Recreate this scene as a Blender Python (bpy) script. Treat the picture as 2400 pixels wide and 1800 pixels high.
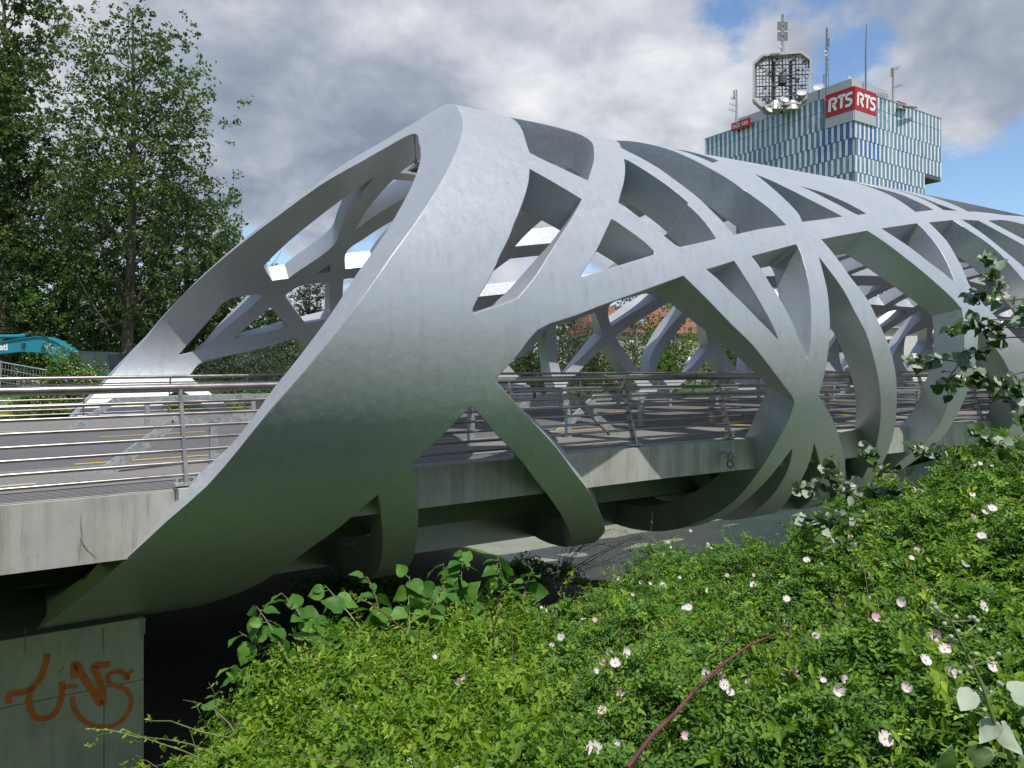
import bpy, bmesh, math, random, time
import numpy as np
from mathutils import Vector, Matrix, noise as mnoise
from mathutils.geometry import delaunay_2d_cdt
T0=time.time()
scene=bpy.context.scene
for o in list(bpy.data.objects): bpy.data.objects.remove(o,do_unlink=True)
col=scene.collection
R=math.radians
# ------------------------------------------------------------ camera (28 mm lens, level, eye at the origin)
F=1850.0; HY=870.0                      # focal length and horizon row of the 2400 x 1800 frame
cd=bpy.data.cameras.new('camera'); cam=bpy.data.objects.new('camera',cd); col.objects.link(cam)
cam.location=(0,0,0); cam.rotation_euler=(R(90),0,0)
cd.sensor_width=36; cd.lens=36*F/2400; cd.shift_y=-(900-HY)/2400; cd.clip_start=.1; cd.clip_end=6000
scene.camera=cam
# ------------------------------------------------------------ bridge frame: u along the bridge, v across, z up
TH=R(55.6); sT,cT=math.sin(TH),math.cos(TH)
def W(u,v,z): return (u*sT-v*cT, u*cT+v*sT, z)
def at(px,py,Y): return ((px-1200)/F*Y, Y, (HY-py)/F*Y)
# ------------------------------------------------------------ light
SUN=Vector((-.08*sT+.50*cT, -.08*cT-.50*sT, 1.0)).normalized()   # sun high behind the left shoulder
sl=bpy.data.lights.new('sun','SUN'); sl.energy=4.8; sl.angle=R(.5); sl.color=(1,.95,.88)
sun=bpy.data.objects.new('sun',sl); col.objects.link(sun)
sun.rotation_euler=SUN.to_track_quat('Z','Y').to_euler()
world=bpy.data.worlds.new('World'); scene.world=world; world.use_nodes=True
nt=world.node_tree; nt.nodes.clear()
def N(t,**k):
    n=nt.nodes.new(t)
    for a,b in k.items(): setattr(n,a,b)
    return n
def Lk(a,b): nt.links.new(a,b)
def M(op,a,b=None,c=None,clamp=False):
    n=N('ShaderNodeMath',operation=op); n.use_clamp=clamp
    for i,x in enumerate((a,b,c)):
        if x is None: continue
        if isinstance(x,(int,float)): n.inputs[i].default_value=x
        else: Lk(x,n.inputs[i])
    return n.outputs[0]
sky=N('ShaderNodeTexSky',sky_type='NISHITA'); sky.sun_disc=False
sky.sun_elevation=math.asin(SUN.z); sky.sun_rotation=math.atan2(SUN.x,SUN.y); sky.air_density=1.0; sky.dust_density=.6; sky.ozone_density=1.5
tc=N('ShaderNodeTexCoord'); sep=N('ShaderNodeSeparateXYZ'); Lk(tc.outputs['Generated'],sep.inputs[0])
dz=M('ADD',M('MAXIMUM',sep.outputs[2],0.0),.5)
cx=M('DIVIDE',sep.outputs[0],dz); cy=M('DIVIDE',sep.outputs[1],dz)
cmb=N('ShaderNodeCombineXYZ'); Lk(cx,cmb.inputs[0]); Lk(cy,cmb.inputs[1])
def wnoise(scale,off,detail,rough,dist=0.0):
    mp=N('ShaderNodeMapping'); mp.inputs['Location'].default_value=off; mp.inputs['Scale'].default_value=(scale,)*3
    Lk(cmb.outputs[0],mp.inputs[0]); n=N('ShaderNodeTexNoise'); n.inputs['Scale'].default_value=1; n.inputs['Detail'].default_value=detail
    n.inputs['Roughness'].default_value=rough; n.inputs['Distortion'].default_value=dist; Lk(mp.outputs[0],n.inputs[0]); return n.outputs[0]
def spot(px,py,r,amt):                      # a bank or a gap of cloud round one direction of the sky
    d=Vector(at(px,py,1)).normalized()
    dn=N('ShaderNodeVectorMath',operation='DISTANCE'); Lk(tc.outputs['Generated'],dn.inputs[0]); dn.inputs[1].default_value=d
    mr=N('ShaderNodeMapRange',interpolation_type='SMOOTHSTEP'); Lk(dn.outputs['Value'],mr.inputs[0])
    mr.inputs[1].default_value=0; mr.inputs[2].default_value=r; mr.inputs[3].default_value=amt; mr.inputs[4].default_value=0
    return mr.outputs[0]
def total(base,spots):
    s=base
    for q in spots: s=M('ADD',s,spot(*q))
    return s
big=wnoise(2.3,(3.1,1.7,0),3,.55)
fine=wnoise(7,(7.3,2.9,0),8,.62,.25)
dens=M('ADD',M('MULTIPLY',big,.55),M('MULTIPLY',fine,.75))
dens=total(dens,[(1690,30,.085,-.30),(1960,190,.10,-.16),(1905,330,.05,-.2),(2120,340,.05,-.1),(2400,470,.20,-.42),(600,600,.10,-.26),(880,650,.13,-.20),(1300,610,.08,-.12),
                 (1200,120,.45,.30),(500,250,.4,.25),(2250,250,.13,.16),(2300,100,.2,.2),(1560,180,.12,.12),(1820,130,.05,.06)])
cover=N('ShaderNodeMapRange',interpolation_type='SMOOTHSTEP'); Lk(dens,cover.inputs[0])
cover.inputs[1].default_value=.56; cover.inputs[2].default_value=.74; cover.inputs[3].default_value=0; cover.inputs[4].default_value=1
shade1=M('ADD',M('MULTIPLY',wnoise(3.6,(11.2,5.5,0),4,.55,.2),.75),M('MULTIPLY',wnoise(11,(4.2,9.5,0),9,.6,.25),.45))
shade=total(M('ADD',M('MULTIPLY',shade1,1.55),-.44),[(1000,430,.22,-.12),(700,450,.24,-.20),(450,200,.25,-.06),(2330,60,.2,-.16),(2250,210,.10,-.16),(1560,240,.14,.26),(1330,60,.18,.12),(2250,330,.1,.25),(1230,240,.1,.16),(60,80,.2,.15),(1650,280,.08,.1),(700,640,.15,.1)])
cr=N('ShaderNodeValToRGB'); Lk(shade,cr.inputs[0])
e=cr.color_ramp.elements; e[0].position=.10; e[0].color=(.235,.28,.37,1); e[1].position=.88; e[1].color=(.84,.85,.88,1)
m1=cr.color_ramp.elements.new(.36); m1.color=(.36,.405,.49,1)
m2=cr.color_ramp.elements.new(.58); m2.color=(.55,.575,.64,1)
SKY=.13
sc=N('ShaderNodeVectorMath',operation='SCALE'); Lk(cr.outputs[0],sc.inputs[0]); sc.inputs['Scale'].default_value=1.0/SKY
tint=N('ShaderNodeMix',data_type='RGBA',blend_type='MULTIPLY'); tint.inputs[0].default_value=1; Lk(sky.outputs[0],tint.inputs[6]); tint.inputs[7].default_value=(1.02,1.12,1.22,1)
mix=N('ShaderNodeMix',data_type='RGBA'); Lk(cover.outputs[0],mix.inputs[0]); Lk(tint.outputs[2],mix.inputs[6]); Lk(sc.outputs[0],mix.inputs[7])
bg=N('ShaderNodeBackground'); bg.inputs['Strength'].default_value=SKY; Lk(mix.outputs[2],bg.inputs[0])
ow=N('ShaderNodeOutputWorld'); Lk(bg.outputs[0],ow.inputs[0])
vs=scene.view_settings; vs.view_transform='Standard'; vs.look='None'; vs.exposure=0.1; vs.gamma=1.0; vs.use_curve_mapping=False
scene.render.engine='CYCLES'; scene.cycles.max_bounces=6; scene.cycles.transparent_max_bounces=6

# ------------------------------------------------------------ helpers
def put(o,parent=None):
    col.objects.link(o)
    if parent is not None: o.parent=parent
    return o
def tag(o,label=None,cat=None,group=None,kind=None):
    for k,v in (('label',label),('category',cat),('group',group),('kind',kind)):
        if v: o[k]=v
    return o
def thing(name,label,cat,loc=(0,0,0),group=None):
    o=bpy.data.objects.new(name,None); o.empty_display_size=.3; o.location=loc; put(o); return tag(o,label,cat,group)
def root_of(o):
    while o.parent is not None: o=o.parent
    return o
class MB:
    def __init__(s): s.v=[]; s.f=[]
    def add(s,vs,fs):
        b=len(s.v); s.v+= [tuple(p) for p in vs]; s.f+=[tuple(b+i for i in f) for f in fs]; return s
    def hexa(s,p): # 8 points: bottom ring 4, top ring 4
        return s.add(p,[(3,2,1,0),(4,5,6,7),(0,1,5,4),(1,2,6,5),(2,3,7,6),(3,0,4,7)])
    def box(s,c,sz,ax=None):
        c=Vector(c); X,Y,Z=ax if ax else ((1,0,0),(0,1,0),(0,0,1)); X,Y,Z=Vector(X)*sz[0]/2,Vector(Y)*sz[1]/2,Vector(Z)*sz[2]/2
        return s.hexa([c-X-Y-Z,c+X-Y-Z,c+X+Y-Z,c-X+Y-Z,c-X-Y+Z,c+X-Y+Z,c+X+Y+Z,c-X+Y+Z])
    def ubox(s,u0,u1,v0,v1,z0,z1):   # box along the bridge axes
        return s.hexa([W(u0,v0,z0),W(u1,v0,z0),W(u1,v1,z0),W(u0,v1,z0),W(u0,v0,z1),W(u1,v0,z1),W(u1,v1,z1),W(u0,v1,z1)])
    def tube(s,pts,r,n=8,cap=True):
        pts=[Vector(p) for p in pts]; rs=r if isinstance(r,(list,tuple)) else [r]*len(pts)
        ring=[]; a=None
        for i,p in enumerate(pts):
            t=(pts[min(i+1,len(pts)-1)]-pts[max(i-1,0)])
            if t.length<1e-9: t=Vector((0,0,1))
            t.normalize()
            if a is None:
                a=Vector((0,0,1)) if abs(t.z)<.9 else Vector((1,0,0))
            a=(a-t*a.dot(t))
            if a.length<1e-6: a=t.orthogonal()
            a.normalize(); b=t.cross(a)
            ring.append([p+(a*math.cos(k*2*math.pi/n)+b*math.sin(k*2*math.pi/n))*rs[i] for k in range(n)])
        vs=[q for g in ring for q in g]; fs=[]
        for i in range(len(pts)-1):
            for k in range(n):
                k2=(k+1)%n; fs.append((i*n+k,i*n+k2,(i+1)*n+k2,(i+1)*n+k))
        if cap: fs+= [tuple(range(n))[::-1],tuple((len(pts)-1)*n+k for k in range(n))]
        return s.add(vs,fs)
    def prism(s,poly,d):             # planar polygon (3-D points) pushed along d
        d=Vector(d); n=len(poly); a=[Vector(p) for p in poly]; b=[p+d for p in a]
        return s.add(a+b,[tuple(range(n))[::-1],tuple(range(n,2*n))]+[(i,(i+1)%n,n+(i+1)%n,n+i) for i in range(n)])
    def ngon(s,poly): return s.add(poly,[tuple(range(len(poly)))])
    def build(s,name,mat,parent=None,smooth=False,angle=40,loc=None):
        me=bpy.data.meshes.new(name); o0=Vector((0,0,0))
        if parent is not None: o0=root_of(parent).location
        elif loc is not None: o0=Vector(loc)
        me.from_pydata([(p[0]-o0.x,p[1]-o0.y,p[2]-o0.z) for p in s.v],[],s.f)
        me.materials.append(mat); me.update()
        bm=bmesh.new(); bm.from_mesh(me); bmesh.ops.recalc_face_normals(bm,faces=bm.faces); bm.to_mesh(me); bm.free()
        if smooth:
            me.shade_smooth(); me.set_sharp_from_angle(angle=R(angle))
        o=bpy.data.objects.new(name,me); put(o,parent)
        if parent is None and loc is not None: o.location=loc
        return o
def fastmesh(name,verts,faces_flat,nside,mat,parent=None,attrs=None,smooth=False,loc=None):
    """numpy mesh: verts (n,3), faces all with nside corners"""
    me=bpy.data.meshes.new(name); v=np.asarray(verts,np.float32).copy(); fl=np.asarray(faces_flat,np.int32).ravel()
    if parent is not None: v-=np.array(root_of(parent).location,np.float32)
    elif loc is not None: v-=np.array(loc,np.float32)
    nf=len(fl)//nside
    me.vertices.add(len(v)); me.vertices.foreach_set('co',v.ravel())
    me.loops.add(len(fl)); me.loops.foreach_set('vertex_index',fl)
    me.polygons.add(nf); me.polygons.foreach_set('loop_start',np.arange(0,nf*nside,nside,dtype=np.int32))
    if smooth: me.polygons.foreach_set('use_smooth',np.ones(nf,bool))
    me.update(calc_edges=True)
    for k,a in (attrs or {}).items():
        at_=me.attributes.new(k,'FLOAT','POINT'); at_.data.foreach_set('value',np.asarray(a,np.float32))
    me.materials.append(mat)
    o=bpy.data.objects.new(name,me); put(o,parent)
    if parent is None and loc is not None: o.location=loc
    return o
# ------------------------------------------------------------ materials
def new_mat(name):
    m=bpy.data.materials.new(name); m.use_nodes=True; t=m.node_tree; t.nodes.clear()
    out=t.nodes.new('ShaderNodeOutputMaterial'); p=t.nodes.new('ShaderNodeBsdfPrincipled'); t.links.new(p.outputs[0],out.inputs[0]); return m,t,p
def nd(t,ty,**k):
    n=t.nodes.new(ty)
    for a,b in k.items(): setattr(n,a,b)
    return n
def tnoise(t,scale,detail=5,rough=.55,stretch=(1,1,1),coord='Object',dist=0):
    c=nd(t,'ShaderNodeTexCoord'); mp=nd(t,'ShaderNodeMapping'); mp.inputs['Scale'].default_value=stretch
    t.links.new(c.outputs[coord],mp.inputs[0]); n=nd(t,'ShaderNodeTexNoise'); n.inputs['Scale'].default_value=scale; n.inputs['Detail'].default_value=detail
    n.inputs['Roughness'].default_value=rough; n.inputs['Distortion'].default_value=dist; t.links.new(mp.outputs[0],n.inputs[0]); return n.outputs[0]
def ramp(t,src,stops):
    r=nd(t,'ShaderNodeValToRGB'); t.links.new(src,r.inputs[0]); el=r.color_ramp.elements
    el[0].position,el[0].color=stops[0][0],(*stops[0][1],1); el[1].position,el[1].color=stops[-1][0],(*stops[-1][1],1)
    for p,c in stops[1:-1]:
        q=el.new(p); q.color=(*c,1)
    return r.outputs[0]
def mixc(t,fac,a,b,mode='MIX'):
    m=nd(t,'ShaderNodeMix',data_type='RGBA',blend_type=mode)
    for i,x in ((0,fac),(6,a),(7,b)):
        if isinstance(x,(int,float)): m.inputs[i].default_value=x
        elif isinstance(x,tuple): m.inputs[i].default_value=(*x,1)
        else: t.links.new(x,m.inputs[i])
    return m.outputs[2]
def mrange(t,src,a,b,c=0,d=1):
    m=nd(t,'ShaderNodeMapRange'); t.links.new(src,m.inputs[0])
    for i,x in enumerate((a,b,c,d)): m.inputs[i+1].default_value=x
    return m.outputs[0]
def bump(t,p,src,strength=.2,dist=.02):
    b=nd(t,'ShaderNodeBump'); b.inputs['Strength'].default_value=strength; b.inputs['Distance'].default_value=dist
    t.links.new(src,b.inputs['Height']); t.links.new(b.outputs[0],p.inputs['Normal'])
def simple(name,c,rough=.6,metal=0.0,var=.15,scale=6,bmp=0.0,spec=.5):
    m,t,p=new_mat(name); n=tnoise(t,scale)
    lo=tuple(x*(1-var) for x in c); hi=tuple(min(1,x*(1+var)) for x in c)
    t.links.new(ramp(t,n,[(.3,lo),(.7,hi)]),p.inputs['Base Color']); p.inputs['Roughness'].default_value=rough; p.inputs['Metallic'].default_value=metal
    p.inputs['Specular IOR Level'].default_value=spec
    if bmp: bump(t,p,n,bmp,.01)
    return m
MT={}
def steel_paint():
    m,t,p=new_mat('weathered_steel_paint')
    a=tnoise(t,.55,6,.6); b=tnoise(t,7,6,.65,(1,1,1),dist=1.2); c=tnoise(t,9,4,.6,(1,1,.05)); d=tnoise(t,30,4,.7)
    k=ramp(t,a,[(.3,(.385,.412,.445)),(.7,(.445,.468,.495))])
    k=mixc(t,mrange(t,b,.45,.8,0,.28),k,(.50,.51,.52))
    k=mixc(t,mrange(t,c,.52,.8,0,.34),k,(.21,.23,.235))
    k=mixc(t,mrange(t,d,.62,.75,0,.18),k,(.25,.26,.26))
    t.links.new(k,p.inputs['Base Color']); t.links.new(mrange(t,b,.3,.7,.36,.46),p.inputs['Roughness'])
    p.inputs['Metallic'].default_value=.40
    bv=nd(t,'ShaderNodeBevel',samples=4); bv.inputs['Radius'].default_value=.022
    ad=nd(t,'ShaderNodeMath',operation='MULTIPLY_ADD'); t.links.new(tnoise(t,.9,3,.5),ad.inputs[0]); ad.inputs[1].default_value=1.6; t.links.new(tnoise(t,6,4,.55),ad.inputs[2])
    bu=nd(t,'ShaderNodeBump'); bu.inputs['Strength'].default_value=.10; bu.inputs['Distance'].default_value=.06; t.links.new(ad.outputs[0],bu.inputs['Height']); t.links.new(bv.outputs[0],bu.inputs['Normal']); t.links.new(bu.outputs[0],p.inputs['Normal']); return m
def concrete(name,c,stain=.5,green=0):
    m,t,p=new_mat(name); a=tnoise(t,1.3,7,.65); b=tnoise(t,5,6,.7,(1,1,.12)); f=tnoise(t,60,3,.6)
    k=ramp(t,a,[(.3,tuple(x*.82 for x in c)),(.7,tuple(x*1.12 for x in c))])
    k=mixc(t,mrange(t,b,.44,.75,0,stain),k,(c[0]*.30,c[1]*.33,c[2]*.24)); k=mixc(t,mrange(t,tnoise(t,14,5,.75,(1,1,.07)),.56,.74,0,stain*.8),k,(c[0]*.2,c[1]*.2,c[2]*.17)); k=mixc(t,mrange(t,tnoise(t,2.2,6,.7,dist=1),.55,.7,0,.35),k,tuple(x*1.25 for x in c))
    k=mixc(t,mrange(t,f,.35,.65,0,.25),k,tuple(x*.7 for x in c))
    t.links.new(k,p.inputs['Base Color']); p.inputs['Roughness'].default_value=.85; bump(t,p,f,.25,.006); return m
def stainless(name='stainless_steel',c=(.31,.285,.265)):
    m,t,p=new_mat(name); a=tnoise(t,3,5,.6)
    t.links.new(ramp(t,a,[(.3,tuple(x*.75 for x in c)),(.7,tuple(x*1.15 for x in c))]),p.inputs['Base Color'])
    p.inputs['Metallic'].default_value=.85; t.links.new(mrange(t,a,.3,.7,.25,.42),p.inputs['Roughness']); return m
def galvanised():
    m,t,p=new_mat('galvanised_steel'); c=nd(t,'ShaderNodeTexCoord'); v=nd(t,'ShaderNodeTexVoronoi'); v.inputs['Scale'].default_value=22; t.links.new(c.outputs['Object'],v.inputs[0])
    k=ramp(t,v.outputs['Color'],[(.2,(.25,.28,.29)),(.8,(.42,.45,.46))]); k=mixc(t,mrange(t,tnoise(t,3,5),.45,.7,0,.4),k,(.2,.22,.23))
    t.links.new(k,p.inputs['Base Color']); p.inputs['Metallic'].default_value=.35; p.inputs['Roughness'].default_value=.5; return m
def asphalt(name,c):
    m,t,p=new_mat(name); f=tnoise(t,55,4,.75); a=tnoise(t,.7,6,.6); s=tnoise(t,2.0,5,.6,(1,1,1),dist=1.5)
    k=ramp(t,f,[(.32,tuple(x*.55 for x in c)),(.5,c),(.68,tuple(x*1.75 for x in c))])
    k=mixc(t,mrange(t,a,.35,.7,0,.4),k,tuple(x*.7 for x in c)); k=mixc(t,mrange(t,s,.6,.8,0,.35),k,tuple(x*.5 for x in c))
    t.links.new(k,p.inputs['Base Color']); p.inputs['Roughness'].default_value=.85; bump(t,p,f,.5,.006); return m
MT['steel']=steel_paint(); MT['concrete']=concrete('deck_concrete',(.38,.375,.335),.75); MT['inox']=stainless(); MT['galv']=galvanised()
MT['road']=asphalt('road_asphalt',(.10,.10,.105)); MT['walk']=asphalt('walk_asphalt',(.17,.165,.16))
MT['yellow']=simple('yellow_road_paint',(.55,.36,.04),.7,var=.25,scale=25); MT['cream']=simple('worn_cream_paint',(.45,.38,.25),.8,var=.3,scale=30)
MT['dark']=simple('dark_fitting',(.03,.032,.035),.5); MT['white']=simple('white_paint',(.75,.76,.78),.45,var=.06)
HOLES=[[[6.24,26.4],[6.07,23.2],[5.91,20.5],[5.73,17.6],[5.54,14.6],[5.4,12.1],[5.21,9.1],[5.02,5.5],[4.86,3.0],[4.79,1.7],[4.76,1.0],[4.76,0.6],[4.79,0.5],[5.35,2.7],[5.4,3.0],[5.52,4.4],[5.72,6.8],[5.94,9.8],[6.24,13.6],[6.59,17.7],[6.88,21.2]],
[[6.49,31],[6.59,33.5],[6.77,37],[7.1,43],[7.4,49],[7.72,56],[8.05,57.5],[8.45,53],[8.68,48],[8.54,43],[8.04,36],[7.77,32.5],[7.48,29],[7.24,26],[7.07,27],[6.91,28],[6.6,30]],
[[7.26,17.9],[7.07,15.5],[6.77,11.5],[6.56,8.9],[6.42,7.1],[6.43,6.9],[7.85,12.1],[7.86,12.6],[7.71,14.4],[7.52,16.0],[7.34,17.5]],
[[9.75,54],[9.49,46],[9.19,42.6],[9.14,41.7],[9.19,39.2],[9.32,34.5],[9.38,31.2],[9.46,28.7],[9.54,26.6],[9.61,23.9],[9.7,21.3],[9.75,19.7],[9.8,18.1],[10.52,20.1],[11.41,22.2],[11.36,24.0],[11.3,26.6],[11.2,29.0],[11.1,32.2],[11.07,35.8],[11.01,38.2],[11.01,43.6],[11.12,50],[11.2,56],[11.45,66],[11.3,76],[10.7,73],[10.1,62]],
[[8.66,35.9],[8.47,33.3],[8.15,29.1],[7.93,26.3],[7.72,23.7],[7.58,21.8],[7.59,21.6],[7.67,21.1],[7.78,19.8],[7.89,18.7],[8.02,17.5],[8.17,16.2],[8.23,15.5],[8.35,14.4],[8.42,14.1],[8.76,15.1],[9.33,16.8],[9.33,17.0],[9.3,18.7],[9.23,21.6],[9.13,24.1],[9.19,24.7],[9.05,28.4],[8.93,31.1],[8.81,33.8],[8.73,35.6]],
[[11.56,43],[11.59,47],[11.7,53],[11.95,62],[12.5,70],[12.75,68],[12.5,58],[12.2,52],[12.18,49],[12.12,46]],
[[12.42,40.3],[12.62,37.9],[12.81,34.7],[13.03,31.7],[13.26,29.5],[13.53,27.2],[12.25,24.3],[11.97,23.7],[12.06,25.5],[12.1,27.8],[12.12,30.1],[12.18,33.5],[12.28,36.9]],
[[13.43,37.5],[13.71,37.0],[13.97,36.2],[14.24,34.3],[14.42,32.4],[14.62,29.7],[14.2,28.6],[14.1,29.3],[13.94,31.1],[13.74,33.5],[13.58,36.1]],
[[17.09,34],[17.25,38],[17.45,42],[17.6,48],[17.7,54],[18.05,52],[18.45,46],[18.41,42],[18.42,39],[18.39,37]],
[[19.0,38],[19.2,42],[19.4,47],[19.5,53],[19.7,52],[19.65,47],[19.57,42],[19.87,39]],
[[20.6,40],[20.75,44],[20.95,50],[21.1,57],[22.5,58],[24.5,56],[26.5,53],[27.5,51],[25.5,47.5],[23.09,43],[21.16,41]],
[[8.84,10.3],[9.53,12.5],[9.64,9.9],[9.78,7.1],[9.97,3.7],[10.17,0.5],[10.31,-2.0],[10.29,-2.0],[10.07,-0.2],[9.82,1.7],[9.51,4.4],[9.25,6.6],[9.06,8.5]],
[[9.99,13.8],[11.31,17.5],[11.34,16.9],[11.29,13.4],[11.22,8.4],[11.16,3.6],[11.13,-0.3],[11.11,-5.3],[11.08,-5.4],[10.85,-2.4],[10.67,0.9],[10.49,4.0],[10.34,6.5],[10.21,8.9],[10.1,11.6]],
[[11.79,15.1],[11.95,11.9],[12.17,8.0],[12.35,4.2],[12.66,-0.3],[12.99,-5.8],[13.29,-10.2],[13.69,-15.7],[14.14,-21.4],[14.69,-27.8],[15.31,-34.5],[16.33,-43.2],[15.75,-42.1],[14.99,-37.5],[14.41,-33.6],[13.78,-28.9],[13.06,-23.6],[12.46,-18.9],[11.99,-15.4],[11.67,-13.2],[11.65,-11.3],[11.64,-7.8],[11.63,-5.2],[11.63,-2.2],[11.64,1.1],[11.65,3.7],[11.69,7.8],[11.73,12.0]],
[[12.16,19.5],[13.96,23.7],[13.96,23.7],[14.25,21.0],[14.6,17.5],[14.92,14.7],[15.28,11.7],[15.77,7.9],[16.03,5.6],[16.04,3.3],[16.05,-1.5],[16.08,-5.5],[16.12,-9.6],[16.16,-13.7],[16.18,-16.8],[16.4,-22.1],[16.45,-27.1],[16.42,-30.1],[16.44,-34.8],[17.05,-42.5],[16.82,-44.0],[16.22,-38.5],[15.42,-30.3],[14.77,-22.6],[14.35,-17.4],[13.97,-11.8],[13.64,-6.7],[13.44,-3.6],[13.11,1.1],[12.8,6.7],[12.48,11.2],[12.36,14.0],[12.26,16.7]],
[[14.58,25.0],[16.39,28.9],[16.39,28.4],[16.35,25.9],[16.29,22.1],[16.21,18.6],[16.14,15.1],[16.08,12.1],[16.04,12.2],[15.76,14.5],[15.48,16.4],[15.25,18.6],[15.05,20.6],[14.78,23.0]],
[[17.01,30],[18.53,33],[18.62,29],[18.81,26],[18.94,23],[19.02,20],[19.2,15],[19.45,11],[20.2,4],[20.0,-3],[18.8,-3],[18.3,-1],[17.57,3],[16.95,7],[16.78,9],[16.62,12],[16.67,15],[16.72,18],[16.78,20.5],[16.9,24],[16.94,27]],
[[16.6,1.6],[17.12,-2.0],[17.66,-5.5],[18.3,-10.0],[18.94,-14.3],[19.54,-19.0],[20.3,-30],[21.5,-50],[20.5,-60],[17.6,-52],[17.1,-38],[17.05,-25.3],[16.97,-23.3],[16.84,-18.8],[16.7,-13.6],[16.64,-8.4],[16.6,-2.9]],
[[19.09,34],[20.09,35],[20.32,31],[21.0,25],[23.2,10],[23.6,0],[22.9,-8],[21.2,4],[19.9,14.5],[19.64,19],[19.41,22],[19.27,25]],
[[20.76,36],[22.4,38.3],[24.2,35],[25.2,26],[24.6,20],[21.29,29],[20.98,32]],
[[8.32,8.7],[8.03,7.6],[7.48,5.5],[6.74,2.7],[6.28,0.8],[5.69,-1.6],[5.46,-4.7],[5.14,-8.9],[5.54,-12.8],[5.98,-16.7],[6.41,-20.4],[6.99,-25.8],[7.48,-30.0],[8.01,-35.0],[8.63,-40.8],[9.23,-46.7],[9.7,-52.4],[10.7,-64],[12.3,-84],[14.2,-84],[13.0,-64],[12.42,-55.8],[12.27,-50.3],[11.99,-42.7],[11.52,-33.0],[11.29,-26.1],[11.15,-19.4],[11.15,-17.9],[11.09,-14.7],[11.08,-14.3],[10.68,-11.0],[10.31,-8.1],[9.95,-5.1],[9.7,-3.0],[9.19,0.8],[8.85,3.8],[8.53,6.7]],
[[4.86,-12.8],[4.79,-13.9],[4.59,-16.9],[4.42,-19.5],[4.28,-21.4],[4.41,-24.0],[4.58,-27.6],[4.72,-30.8],[4.88,-34.4],[5.24,-42.5],[5.53,-48.7],[6.2,-65],[7.0,-84],[11.5,-84],[10.3,-66],[9.21,-55.2],[8.35,-45.8],[7.64,-38.6],[6.92,-31.8],[6.27,-25.8],[5.76,-20.9],[5.41,-17.9],[4.97,-13.6]],
[[4.01,-26.4],[3.9,-28.2],[3.72,-32.2],[3.5,-36.4],[3.27,-43.3],[3.15,-47.6],[2.9,-54],[2.65,-66],[2.6,-84],[6.2,-84],[5.6,-66],[5.25,-55],[4.86,-45.7],[4.49,-37.3],[4.23,-31.5]],
[[11.8,-25.0],[12.14,-29.1],[12.7,-36.6],[13.68,-48.8],[15.0,-60],[17.2,-84],[15.6,-84],[14.0,-66],[13.11,-56.2],[12.79,-49.6],[12.3,-41.0],[11.98,-33.0],[11.83,-27.2]],
[[12.35,-24.2],[13.06,-29.6],[13.89,-35.6],[14.95,-44.6],[16.92,-59.3],[16.09,-60.4],[13.95,-43.5],[13.1,-33.9],[12.64,-28.0]],
[[7.13,141.3],[7.54,147.0],[8.01,145.6],[8.85,129.6],[8.7,122.5],[8.46,112.5],[8.32,104.4],[8.13,97.2],[8.1,104.0],[8.02,110.6],[7.94,114.9],[7.77,121.8],[7.55,128.7],[7.3,136.2]],
[[9.15,122.5],[8.99,115.1],[8.83,106.1],[8.62,96.8],[9.47,96.0],[9.74,96.2],[9.67,100.6]],
[[8.51,93],[8.46,91],[8.36,85],[8.3,78],[8.4,70],[8.75,66],[9.3,74],[9.6,84],[9.42,92],[9.19,92.6]],
[[9.37,131.7],[9.61,126.0],[9.84,120.1],[10.13,112.0],[10.08,109.5],[10.64,123.6],[10.56,130.7],[10.52,138.0],[9.65,139.9]],
[[8.81,142.6],[9.09,137.9],[9.22,141.7]],
[[8.07,153.4],[8.24,150.7],[8.43,148.7],[9.34,146.0],[9.59,155.1],[9.77,163.0],[8.96,165.7]],
[[9.76,144.6],[10.6,142.0],[11.08,157.3],[10.1,157.7]],
[[5.11,182.4],[5.61,172.7],[5.99,164.8],[6.41,156.1],[6.56,155.3],[7.21,153.2],[7.4,153.8],[7.13,158.7],[6.42,169.5],[5.72,179.5]],
[[7.72,158.9],[8.42,167.6],[6.72,174.3],[6.88,171.5]],
[[5.42,191.5],[5.79,185.6],[6.45,182.8],[7.69,178.2],[8.68,172.8],[9.13,179.2],[9.63,190.1],[10.04,202.9],[10.34,213.3],[6.52,208.5],[6.31,205.2],[5.99,200.9],[5.69,196.4],[5.49,193.9]],
[[5.05,198.2],[5.37,201.3],[5.87,208.4],[4.46,207.8],[4.71,201.3]],
[[17.0,187.9],[18.13,178.5],[18.74,167.4],[18.96,181.7],[18.98,193.7],[18.93,203.7],[18.27,205.3],[17.79,201.0]],
[[19.18,165.1],[20.9,157.1],[21.35,163.2],[21.77,170.7],[20.91,181.2],[20.1,189.1],[19.49,195.0],[19.48,192.6],[19.43,185.0],[19.37,175.3]],
[[21.5,152],[21.5,154.5],[22.09,165],[22.7,159],[24.0,147],[23.2,145.5],[22,148]],
[[22.45,170.9],[23.54,161.0],[24.57,150.6],[25.0,145.5],[25.97,151.3],[25.61,161.8],[25.08,173.0],[24.63,182.6],[24.32,193.8],[23.69,192.0],[23.12,181.0]],
[[26.42,154.9],[27.23,157.9],[27.87,166.2],[28.37,176.6],[27.09,189.6],[26.13,195.6],[24.72,194.2],[25.2,183.4],[25.69,174.6],[26.16,165.0]],
[[22.07,176.0],[23.11,194.5],[23.38,202.7],[23.17,206.7],[19.33,205.3],[19.55,200.1],[20.29,193.6]],
[[28.64,181.8],[29.12,192.3],[29.61,202.3],[29.46,208.4],[24.65,207.1],[25.88,201.5],[27.47,192.3]],
[[9.6,172],[10.4,166.5],[13.2,163],[13.8,168],[12.6,186],[11.3,200],[10.7,203]],
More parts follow.
